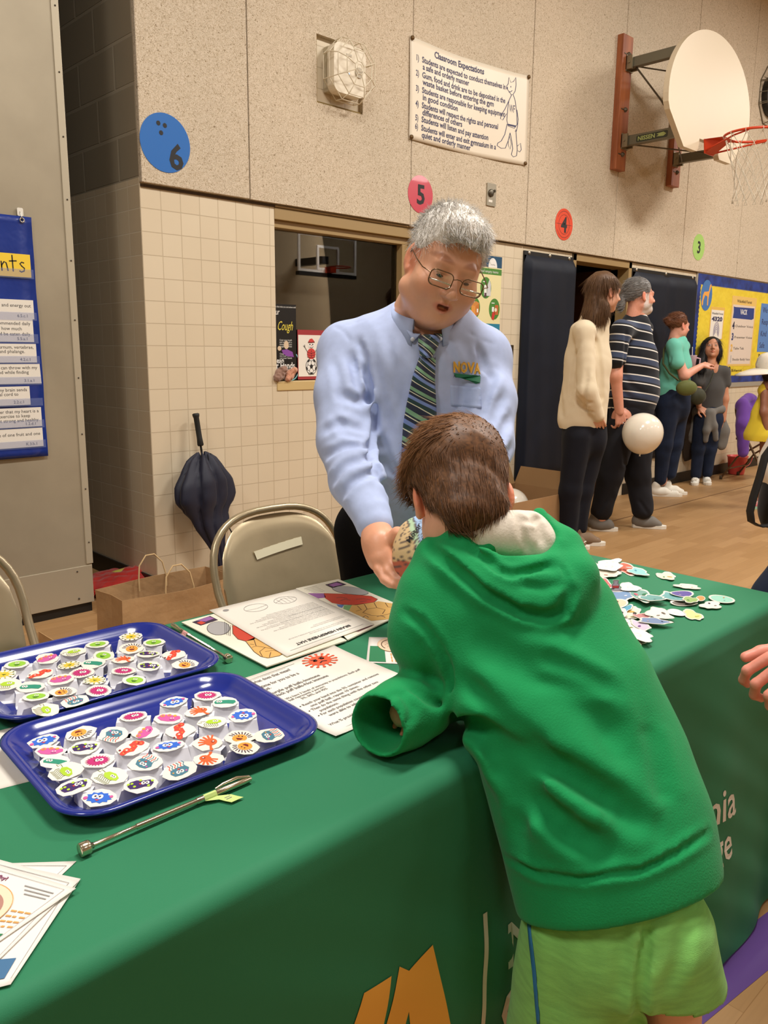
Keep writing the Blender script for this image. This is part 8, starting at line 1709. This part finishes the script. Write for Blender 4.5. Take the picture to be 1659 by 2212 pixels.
def polo_mat():
    m = cloth('striped_polo', (24, 26, 32), rough=.8, bump=.3); N, L = nodes(m); b = N['Principled BSDF']; tc = N.new('ShaderNodeTexCoord'); s = N.new('ShaderNodeSeparateXYZ'); L.new(tc.outputs['Object'], s.inputs[0])
    a = N.new('ShaderNodeMath'); a.operation = 'MULTIPLY'; a.inputs[1].default_value = .18; L.new(s.outputs['X'], a.inputs[0]); a2 = N.new('ShaderNodeMath'); a2.operation = 'ADD'; L.new(s.outputs['Z'], a2.inputs[0]); L.new(a.outputs[0], a2.inputs[1])
    d = N.new('ShaderNodeMath'); d.operation = 'MULTIPLY'; d.inputs[1].default_value = 1/.125; L.new(a2.outputs[0], d.inputs[0]); f = N.new('ShaderNodeMath'); f.operation = 'FRACT'; L.new(d.outputs[0], f.inputs[0])
    r = N.new('ShaderNodeValToRGB'); r.color_ramp.interpolation = 'CONSTANT'; e = r.color_ramp.elements; e[0].position = 0; e[0].color = srgb((22, 24, 30)); e[1].position = .40; e[1].color = srgb((220, 216, 208))
    for p_, c in ((.47, (22, 24, 30)), (.56, (58, 68, 92)), (.86, (220, 216, 208)), (.93, (22, 24, 30))): k = e.new(p_); k.color = srgb(c)
    L.new(f.outputs[0], r.inputs[0]); L.new(r.outputs[0], b.inputs['Base Color']); return m
def ex(F):
    for pts, d, w in (([(1345, 800), (1360, 830), (1390, 850)], .008, .02), ([(1340, 840), (1365, 862), (1400, 868)], .008, .018), ([(1352, 715), (1350, 760), (1345, 800)], .012, .012)): F.pxgroove(pts, d, w)
    F.half(P(1365, 885)-[0, 0, .0], (0, 0, -1))
limbs(t, P, [([P(1372, 704), P(1370, 780), P(1368, 845), P(1364, 880)], [.11, .165, .185, .168], CFH, .8), ([shN, shF], [.075, .07]), ([shN, P(1330, 775, .20)], [.075, .072]), ([P(1392, 790), P(1394, 845)], [.08, .085])], polo_mat(), 'polo_shirt', .008, noise=.004, extra=ex)
q = MB().tube([P(1362, 690, .05)+[0, 0, .0], P(1375, 699, .07), P(1384, 706, .04), P(1388, 700, -.02)], .018, None, 10); part('collar', q, cloth('black_collar', (26, 27, 32)), t)
M_CH = cloth('charcoal_trousers', (29, 29, 34), rough=.9, sheen=.02)
limbs(t, P, [([P(1364, 882), P(1362, 925)], [.165, .16], CFH, .8), ([P(1345, 925, .07), P(1318, 1030, .10), P(1299, 1102, .10)], [.11, .09, .08]), ([P(1382, 925, -.05), P(1378, 1030, -.02), P(1388, 1100, .0)], [.11, .09, .08])], M_CH, 'trousers', .009, noise=.005, keep=lambda V: V[:, 2] < 1.0, extra=lambda F: [F.pxgroove([(1345, 940), (1350, 1020)], .01, .015), F.pxgroove([(1310, 1080), (1290, 1110)], .01, .012), F.pxgroove([(1380, 1080), (1400, 1110)], .01, .012)])
sneaker(t, P(1282, 1132, .10), P(1330, 1143, .12), (112, 106, 98), s=1.1); sneaker(t, P(1377, 1132, -.02), P(1434, 1143, .03), (112, 106, 98), s=1.1)
haircap(hc, hR, 1.04, [((0, -.022, .042), (.084, .099, .088), .02), ((0, -.10, -.01), (.03, .03, .03), .03), ((0, -.125, -.05), (.022, .026, .06), .02)], [((0, .085, -.03), (.095, .06, .105), .01), ((.085, .03, -.03), (.03, .04, .04), .01), ((-.085, .03, -.03), (.03, .04, .04), .01)], (132, 128, 124), t=t, n=2000, L=.05, flow=lambda Pt, r: np.tile(hR@np.array([0, -1, -.2]), (len(Pt), 1)), lift=.03, jit=.06, seed=5)
part('hair_tie', MB().tube([hc+hR@np.array([.024*cos(a), -.118, -.02+.024*sin(a)]) for a in np.linspace(0, 2*pi, 12)[:-1]], .006, None, 6, closed=True), mat('black_elastic', (20, 20, 20)), t)
balloon(P(1388, 937, .30), .142, 'white balloon hanging beside the hand of the ponytailed man', _n([.3, .1, 1]))
part_t = bpy.data.objects['balloon.001']; q = MB().tube([P(1388, 937, .30)+_n([.3, .1, 1])*.0, ][:1]+[P(1362, 925, .28), P(1345, 912, .20)], .0012, None, 5); part('balloon_string', q, mat('white_string', (226, 220, 208)), part_t)

# --- woman in a teal t-shirt
t, P = person('auburn-haired woman in a teal t-shirt and jeans with raised forearm', 7.25, 3.52)
S = Sculpt(); hc = P(1466, 704); hR = put_head(S, hc, camvec(.94, -.02, -.3), (0, 0, 1), .95, mouth='closed', flush=.5)
shN, shF = P(1456, 748, .13), P(1476, 748, -.13); el, wr = P(1478, 812, .17), P(1516, 790, .06); 
limbs(t, P, [([hc+[0, 0, -.1], P(1456, 760), P(1455, 840)], [.045, .06, .07]), ([shN, el, wr], [.046, .042, .028])], None, 'x', parts=S); limbs(t, P, [([P(1450, 860), P(1430, 1040)], [.07, .045])], None, 'x', parts=S)
put_hand(S, wr, P(1540, 782, .0)-wr, camvec(0, .8, .5), .95, .7); S.build('body', skin('teal_skin', (224, 160, 136)), t)
limbs(t, P, [([P(1464, 742), P(1460, 790), P(1455, 848)], [.09, .135, .155], CFH, .8), ([shN, shF], [.065, .06]), ([shN, P(1462, 782, .17)], [.066, .066])], cloth('teal_jersey', (112, 196, 174)), 'tshirt', .008, noise=.004, keep=lambda V: V[:, 2] > P(1455, 857)[2], extra=lambda F: [F.pxgroove([(1440, 790), (1455, 830)], .008, .014), F.pxgroove([(1450, 770), (1446, 800)], .008, .012)])
M_BJ = cloth('blue_jeans', (28, 38, 60), rough=.85, sheen=.02, c2=(20, 28, 46), vscale=9)
limbs(t, P, [([P(1455, 850), P(1453, 880)], [.155, .16], CFH, .8), ([P(1444, 880, .06), P(1434, 960, .08), P(1427, 1036, .08)], [.105, .075, .055]), ([P(1466, 880, -.06), P(1456, 960, -.03), P(1448, 1024, .0)], [.10, .075, .055])], M_BJ, 'jeans', .009, noise=.004)
sneaker(t, P(1413, 1058, .08), P(1470, 1066, .10), (226, 220, 206), s=1.0); sneaker(t, P(1438, 1046, -.02), P(1482, 1052, .0), (226, 220, 206), s=1.0)
haircap(hc, hR, .95, [((0, -.022, .042), (.084, .099, .088), .02), ((0, -.115, .035), (.042, .038, .042), .015)], [((0, .085, -.035), (.095, .06, .105), .01), ((.085, .02, -.04), (.03, .05, .045), .01), ((-.085, .02, -.04), (.03, .05, .045), .01)], (124, 76, 46), t=t, n=1500, L=.04, flow=lambda Pt, r: np.tile(hR@np.array([0, -1, .1]), (len(Pt), 1)), lift=.05, jit=.15, seed=6)
tb_ = thing('crossbody_bag', 'small olive green crossbody bag on the teal-shirted woman', 'bag', P(1484, 838, .22)); F = Field(P(1484, 838, .24)-.2, P(1484, 838, .24)+.2, .008); F.ell(P(1483, 838, .25), (.095, .05, .07), np.stack([RTH, CFH, [0, 0, 1]], 1), .02); F.pxgroove([(1466, 826), (1484, 822), (1502, 826)], .006, .006); fmesh(F, 'bag_body', cloth('olive_nylon', (98, 104, 52), rough=.6), tb_)
q = MB().tube([P(1466, 822, .22), P(1446, 806, .21), P(1432, 785, .15), P(1434, 755, .08), P(1452, 728, .03)], .009, None, 8); part('bag_strap', q, cloth('olive_strap', (72, 78, 44)), tb_)
tb_ = thing('drink_tumbler', 'mauve tumbler with handle and straw held by the teal-shirted woman', 'tumbler', P(1493, 790, -.12)); b_ = P(1494, 785, -.14); part('tumbler_cup', MB().lathe([(0, -.09), (.03, -.09), (.042, .07), (.043, .075), (0, .075)], b_, (0, 0, 1), None, 20), mat('mauve_plastic', (196, 164, 176), rough=.4), tb_); part('tumbler_handle', MB().tube([b_+RTH*.04+[0, 0, .05], b_+RTH*.075+[0, 0, .045], b_+RTH*.075+[0, 0, -.02], b_+RTH*.035+[0, 0, -.03]], .008, None, 8), mat('mauve_plastic', (196, 164, 176)), tb_); part('straw', MB().tube([b_+[0, 0, .07], b_+[-.01, 0, .15]], .004, None, 8), mat('clear_straw', (226, 216, 216)), tb_)

# --- dark-haired woman with a hoodie tied round her waist
t, P = person('smiling woman with long black hair, grey tied hoodie and white sneakers', 8.19, 3.62)
S = Sculpt(); hc = P(1537, 752); hR = put_head(S, hc, camvec(-.22, .10, .95), (0, 0, 1), .92, mouth='closed', smile=1, lip=(.8, .45, .42))
a1, a2 = P(1513, 800, .02), P(1564, 803, .0); e1, w1 = P(1506, 842, .05), P(1510, 880, .08); e2, w2 = P(1566, 862, .02), P(1562, 908, .03)
limbs(t, P, [([hc+[0, 0, -.08], P(1539, 800), P(1532, 880)], [.042, .07, .09]), ([a1, e1, w1], [.042, .036, .028]), ([a2, e2, w2], [.042, .036, .028])], None, 'x', parts=S); limbs(t, P, [([P(1518, 905, .05), P(1508, 970, .06), P(1504, 1022, .06)], [.05, .04, .03])], None, 'x', parts=S)
put_hand(S, w2, [0, 0, -1], camvec(.6, 0, .8), .9, .4); put_hand(S, w1, camvec(.6, -.6, .5), camvec(0, .4, 1), .9, .5); S.build('body', skin('dark_hair_skin', (196, 136, 104)), t); eyes(t, hc, hR, .92)
limbs(t, P, [([P(1539, 803), P(1537, 840), P(1532, 885)], [.09, .125, .13], CFH, .8), ([a1, a2], [.055, .055]), ([a1, P(1508, 826, .04)], [.056, .056]), ([a2, P(1567, 828, .0)], [.056, .056])], cloth('charcoal_jersey', (74, 72, 70)), 'tshirt', .008, noise=.003, extra=lambda F: F.ell(hc+[0, 0, -.13], (.07, .09, .065), None, .01, 'sub'))
M_GH = cloth('grey_fleece', (112, 108, 102))
limbs(t, P, [([P(1505, 888, .03), P(1532, 892, .10), P(1558, 884, .04)], [.045, .04, .045]), ([P(1530, 892, .13), P(1527, 930, .15), P(1524, 952, .14)], [.035, .032, .03]), ([P(1536, 892, .13), P(1543, 920, .15), P(1546, 948, .14)], [.03, .032, .03]), ([P(1556, 890, .02), P(1562, 930, .0), P(1560, 962, .0)], [.04, .06, .05], CFH, .7), ([P(1506, 890, .0), P(1500, 930, .0), P(1496, 950, .0)], [.04, .06, .05], CFH, .7)], M_GH, 'tied_hoodie', .009, noise=.006, m=.12)
limbs(t, P, [([P(1532, 885), P(1530, 905)], [.13, .14], CFH, .8), ([P(1518, 905, .05), P(1508, 970, .06), P(1503, 1025, .06)], [.09, .065, .05]), ([P(1542, 905, -.0), P(1533, 970, .02), P(1528, 1022, .03)], [.09, .065, .05])], M_BJ, 'jeans', .009, noise=.004)
sneaker(t, P(1503, 1032, .02), P(1500, 1044, .18), (226, 222, 212), s=.85); sneaker(t, P(1526, 1030, .0), P(1530, 1043, .16), (226, 222, 212), s=.85)
haircap(hc, hR, .92, [((0, -.03, .045), (.094, .10, .092), .02), ((.075, -.01, -.06), (.04, .055, .12), .03), ((-.075, -.02, -.04), (.035, .05, .09), .03), ((.10, .01, -.19), (.055, .06, .12), .04), ((0, -.08, -.12), (.10, .04, .16), .04)], [((0, .105, -.03), (.062, .07, .095), .008)], (24, 20, 20), t=t, n=2600, L=.09, lift=.06, jit=.12, seed=8)
tb_ = thing('sling_bag', 'dark olive sling bag at the side of the black-haired woman', 'bag', P(1508, 858, .2)); F = Field(P(1506, 858, .2)-.2, P(1506, 858, .2)+.2, .009); F.ell(P(1506, 856, .22), (.085, .05, .085), np.stack([RTH, CFH, [0, 0, 1]], 1), .02).noise(.004, 30, 2); fmesh(F, 'bag_body', cloth('dark_olive_nylon', (62, 62, 44), rough=.6), tb_); part('bag_strap', MB().tube([P(1522, 846, .22), P(1534, 826, .17), P(1541, 806, .12)], .007, None, 8), cloth('dark_olive_strap', (52, 52, 38)), tb_)
# coat hanging behind them, purple jacket on the chair
p0 = P(1482, 880, -.02); tb_ = thing('hanging_coat', 'dark brown coat hanging low between the teal-shirted and black-haired women', 'coat', p0); lo, hi = bbox([P(1482, 850, -.08), P(1480, 985, -.08)], .22); hi[1] = min(hi[1], YW-.01); F = Field(lo, hi, .01); F.chain([P(1497, 880, -.05), P(1488, 930, -.05), P(1478, 975, -.05)], [.10, .13, .12], .03, flat=CFH, fs=.5); F.noise(.008, 18, 3); fmesh(F, 'coat_body', cloth('dark_brown_coat', (52, 40, 30)), tb_)
cx_, cy_ = 8.72, 3.40; tb_ = thing('purple_jacket', 'purple jacket draped over the back of the brown folding chair', 'jacket', (cx_-.1, cy_+.1, .5)); F = Field((cx_-.50, cy_-.14, .22), (cx_+.30, cy_+.34, .98), .01)
F.chain([(cx_-.24, cy_+.12, .80), (cx_-.05, cy_+.13, .86), (cx_+.08, cy_+.13, .85)], [.05, .05, .045], .03); F.chain([(cx_-.24, cy_+.10, .80), (cx_-.30, cy_+.05, .60), (cx_-.33, cy_+.02, .32)], [.06, .075, .055], .03); F.chain([(cx_+.06, cy_+.04, .84), (cx_+.12, cy_+.02, .74)], [.045, .05], .03); F.chain([(cx_-.15, cy_+.02, .82), (cx_-.2, cy_+.0, .66)], [.05, .07], .03); F.noise(.012, 22, 6); fmesh(F, 'jacket_body', cloth('purple_fleece', (104, 64, 148)), tb_)
tb_ = thing('crumpled_bag', 'crumpled clear plastic bag on the seat of the brown folding chair', 'bag', (cx_-.02, cy_-.02, .45)); F = Field((cx_-.2, cy_-.18, .44), (cx_+.2, cy_+.15, .62), .008); F.ell((cx_-.03, cy_-.02, .50), (.14, .09, .055)).noise(.012, 55, 3).half((0, 0, .449), (0, 0, -1)); fmesh(F, 'plastic_film', mat('milky_plastic', (196, 190, 182), rough=.25, alpha=.75), tb_)

# --- child in yellow with a white brimmed hat, cut by the right edge
g_ = on(1668, 1098, 2, 0); t, P = person('child in a yellow dress and white brimmed hat at the right picture edge', g_[0], g_[1])
S = Sculpt(); hc = P(1668, 800); hR = put_head(S, hc, camvec(.5, -.1, -.8), (0, 0, 1), .9, mouth='closed')
limbs(t, P, [([hc+[0, 0, -.08], P(1668, 850), P(1668, 930)], [.04, .07, .08]), ([P(1655, 940), P(1650, 1020), P(1645, 1080)], [.05, .04, .032]), ([P(1685, 940), P(1685, 1020), P(1683, 1085)], [.05, .04, .032]), ([P(1652, 845, .06), P(1650, 890, .1), P(1656, 930, .1)], [.035, .03, .025])], None, 'x', parts=S); S.build('body', skin('child_skin', (150, 100, 76)), t)
limbs(t, P, [([P(1668, 838), P(1660, 890), P(1652, 940)], [.09, .125, .165], CFH, .8), ([P(1650, 842, .04), P(1688, 842, -.02)], [.05, .05])], cloth('yellow_cotton', (226, 200, 56)), 'dress', .009, noise=.008, keep=lambda V: V[:, 2] > P(1652, 952)[2])
haircap(hc, hR, .9, [((0, -.03, .03), (.088, .098, .085), .02), ((0, -.08, -.06), (.07, .04, .06), .03)], [((0, .09, -.03), (.08, .06, .1), .01)], (46, 32, 24), t=t, n=900, L=.05, jit=.4, lift=.3, seed=3)
th = thing('brimmed_hat', 'white brimmed hat on the child in yellow', 'hat', P(1660, 790)); hb = P(1664, 795); q = MB(); n = 48; R0 = []
for k, (r, dz) in enumerate(((.10, .0), (.14, -.004), (.20, -.015), (.235, -.03), (.235, -.038), (.20, -.028), (.10, -.015))): R0.append([hb+RTH*r*cos(a)*1.05*(1.15 if cos(a) < 0 else 1)-CFH*r*sin(a)*.8+np.array([0, 0, dz-.03*(-cos(a))*(r-.1)/.13]) for a in np.linspace(0, 2*pi, n+1)[:-1]])
q.grid(R0, closed=True); part('hat_brim', q, M_BALL, th); part('hat_crown', MB().lathe([(.112, -.01), (.118, .03), (.108, .08), (.08, .115), (.04, .13), (1e-6, .133)], hb, (0, 0, 1), None, 32), M_BALL, th)
sneaker(t, P(1645, 1096, .0), P(1628, 1100, .03), (206, 120, 120), (160, 200, 170), .75)

# --- person with a shoulder bag at the right edge (mostly outside the picture)
g_ = on(1738, 1330, 2, 0); t, P = person('person in a white top and black skirt, cut off by the right picture edge', g_[0], g_[1]); S = Sculpt(); hc = P(1762, 640); put_head(S, hc, camvec(.3, 0, .9), (0, 0, 1), 1., mouth='closed')
limbs(t, P, [([hc+[0, 0, -.08], P(1762, 760), P(1762, 950)], [.05, .08, .08]), ([P(1735, 1080), P(1735, 1300)], [.06, .04]), ([P(1790, 1080), P(1790, 1300)], [.06, .04])], None, 'x', parts=S); S.build('body', skin('edge_skin', (214, 160, 132)), t)
limbs(t, P, [([P(1762, 740), P(1752, 900), P(1733, 1000)], [.12, .16, .21], CFH, .75), ([P(1700, 745), P(1824, 745)], [.055, .055]), ([P(1826, 750), P(1850, 880), P(1840, 960)], [.055, .045, .04]), ([P(1702, 750, .05), P(1698, 870, .14), P(1728, 940, .28)], [.055, .045, .04])], cloth('white_top', (224, 216, 204)), 'top', .011, noise=.005)
limbs(t, P, [([P(1740, 1020), P(1735, 1095)], [.195, .215], CFH, .75)], cloth('black_skirt', (20, 20, 22)), 'skirt', .011, noise=.004, keep=lambda V: V[:, 2] > P(1747, 1140)[2])
haircap(hc, np.eye(3), 1., [((0, -.02, .04), (.09, .1, .09), .02)], [((0, .1, -.03), (.08, .06, .1), .01)], (60, 44, 34), t=t, n=300)
for c in (1735, 1790): sneaker(t, P(c, 1325), P(c-20, 1340, .1), (60, 60, 60))
tb_ = thing('shoulder_bag', 'black bag strap looping low at the right picture edge', 'bag', P(1690, 1090, .25)); C_ = [(1700, 860), (1670, 960), (1652, 985), (1640, 1030), (1626, 1075), (1619, 1105), (1622, 1128), (1640, 1138), (1665, 1136), (1690, 1120)]
G = []
for x, y in C_: p = P(x, y, .22); G.append([p-CFH*.02+RTH*.008, p+CFH*.02-RTH*.008])
G = np.array(G); o = part('bag_strap', MB().grid(G), mat('black_webbing', (18, 18, 20), rough=.7), tb_); so = o.modifiers.new('s', 'SOLIDIFY'); so.thickness = .006; part('bag_body', MB().box(P(1700, 1150, .25)-[.02, .06, -.02], P(1750, 1020, .25)+[.06, .06, 0]), mat('black_webbing', (18, 18, 20)), tb_, bevel=.02)

# --- person in dark jeans beyond the right end of the table; arm reaching in at the front
g_ = np.array([2.56, .61, 0]); t, P = person('person in dark jeans standing past the right end of the green table', g_[0], g_[1]); S = Sculpt(); px0 = proj([g_[0], g_[1], .9])[0]
hcx = np.array([g_[0], g_[1], 1.60]); put_head(S, hcx, (-.5, -.6, 0), (0, 0, 1), 1., mouth='closed'); b3 = g_+0.
sh_ = np.array([.14, -.14, 0]); limbs(t, P, [([hcx-[0, 0, .1], b3+[0, 0, 1.35], b3+[0, 0, 1.0]], [.05, .08, .08])], None, 'x', parts=S)
for q_ in (-1, 1): put_hand(S, b3+sh_*1.2*q_+[0, 0, .84], [0, 0, -1], sh_*q_, .95, .35, side=q_)
S.build('body', skin('edge_skin', (214, 160, 132)), t)
limbs(t, P, [([b3+[0, 0, 1.35], b3+[0, 0, 1.0]], [.15, .155], CFH, .75), ([b3-sh_*.9+[0, 0, 1.37], b3+sh_*.9+[0, 0, 1.37]], [.065, .065])]+[([b3+sh_*q_*.95+[0, 0, 1.36], b3+sh_*q_*1.25+[0, 0, 1.09], b3+sh_*q_*1.2+[0, 0, .86]], [.062, .05, .038]) for q_ in (-1, 1)], cloth('navy_sweater', (44, 50, 70)), 'sweater', .012)
limbs(t, P, [([b3+[0, 0, .98], b3+[0, 0, .88]], [.15, .16], CFH, .75), ([b3-sh_*.6+[0, 0, .88], b3-RTH*.27+[0, 0, .62], b3-RTH*.33+[0, 0, .38], b3-RTH*.33+[0, 0, .09]], [.11, .095, .075, .06]), ([b3+sh_*.6+[0, 0, .88], b3+sh_*.6+[0, 0, .48], b3+sh_*.6+[0, 0, .09]], [.10, .075, .06])], M_BJ, 'jeans', .01, noise=.004)
haircap(hcx, RM((-.5, -.6, 0), (0, 0, 1)), 1., [((0, -.02, .04), (.09, .1, .09), .02)], [((0, .1, -.03), (.08, .06, .1), .01)], (50, 36, 28), t=t, n=300)
for c in (b3-RTH*.33, b3+sh_*.6): sneaker(t, c, c+np.array([-.12, -.12, 0]), (70, 70, 74))
wr = dep(1795, 1428, 1.24); fg = dep(1700, 1450, 1.22); t = thing('person', 'reaching pink hand of a person entering from the right picture edge', 'person', (1.90, -.06, 0)); S = Sculpt(); F = Field(wr-.2, wr+.2, .003); F2 = _n(fg-wr)
hand(F, wr, F2, camvec(.1, .8, .5), 1.0, .95, side=1); F.cap(wr, wr-F2*.12, .026, .032); V, F_ = F.surf(1); S.add(V, F_, np.ones((len(V), 3))*np.array([1.05, .82, .80]))
b4 = np.array([1.90, -.06, 0]); hc4 = b4+[0, 0, 1.5]; put_head(S, hc4, (-.8, .3, -.1), (0, 0, 1), 1., mouth='closed'); el4 = b4+[-.02, .12, 1.02]; put_hand(S, b4+[.06, -.24, .80], [0, 0, -1], [0, -1, 0], .9, .4); limbs(t, None, [([hc4-[0, 0, .1], b4+[0, 0, 1.25], b4+[0, 0, .9]], [.05, .08, .08]), ([b4+[-.03, .13, 1.25], el4, wr-F2*.05], [.025, .030, .030])], None, 'x', parts=S); S.build('body', skin('reach_skin', (226, 160, 140)), t)
limbs(t, None, [([b4+[0, 0, 1.28], b4+[0, 0, .9]], [.13, .13]), ([b4+[-.02, .15, 1.30], el4, el4*.6+wr*.4], [.06, .05, .045]), ([b4+[0, .14, 1.31], b4+[0, -.14, 1.31]], [.06, .06]), ([b4+[0, -.16, 1.29], b4+[.05, -.22, 1.04], b4+[.06, -.24, .82]], [.058, .048, .036])], cloth('maroon_sweater', (96, 40, 46)), 'sweater', .012); limbs(t, None, [([b4+[0, .07, .88], b4+[0, .08, .09]], [.10, .06]), ([b4+[0, -.07, .88], b4+[0, -.08, .09]], [.10, .06])], M_CH, 'trousers', .012)
haircap(hc4, RM((-.8, .3, -.1), (0, 0, 1)), 1., [((0, -.02, .04), (.09, .1, .09), .02)], [((0, .1, -.03), (.08, .06, .1), .01)], (70, 50, 36), t=t, n=300)
for q_ in (-.08, .08): c = b4+[0, q_, 0]; sneaker(t, c, c+np.array([-.17, .03, 0]), (80, 80, 84))
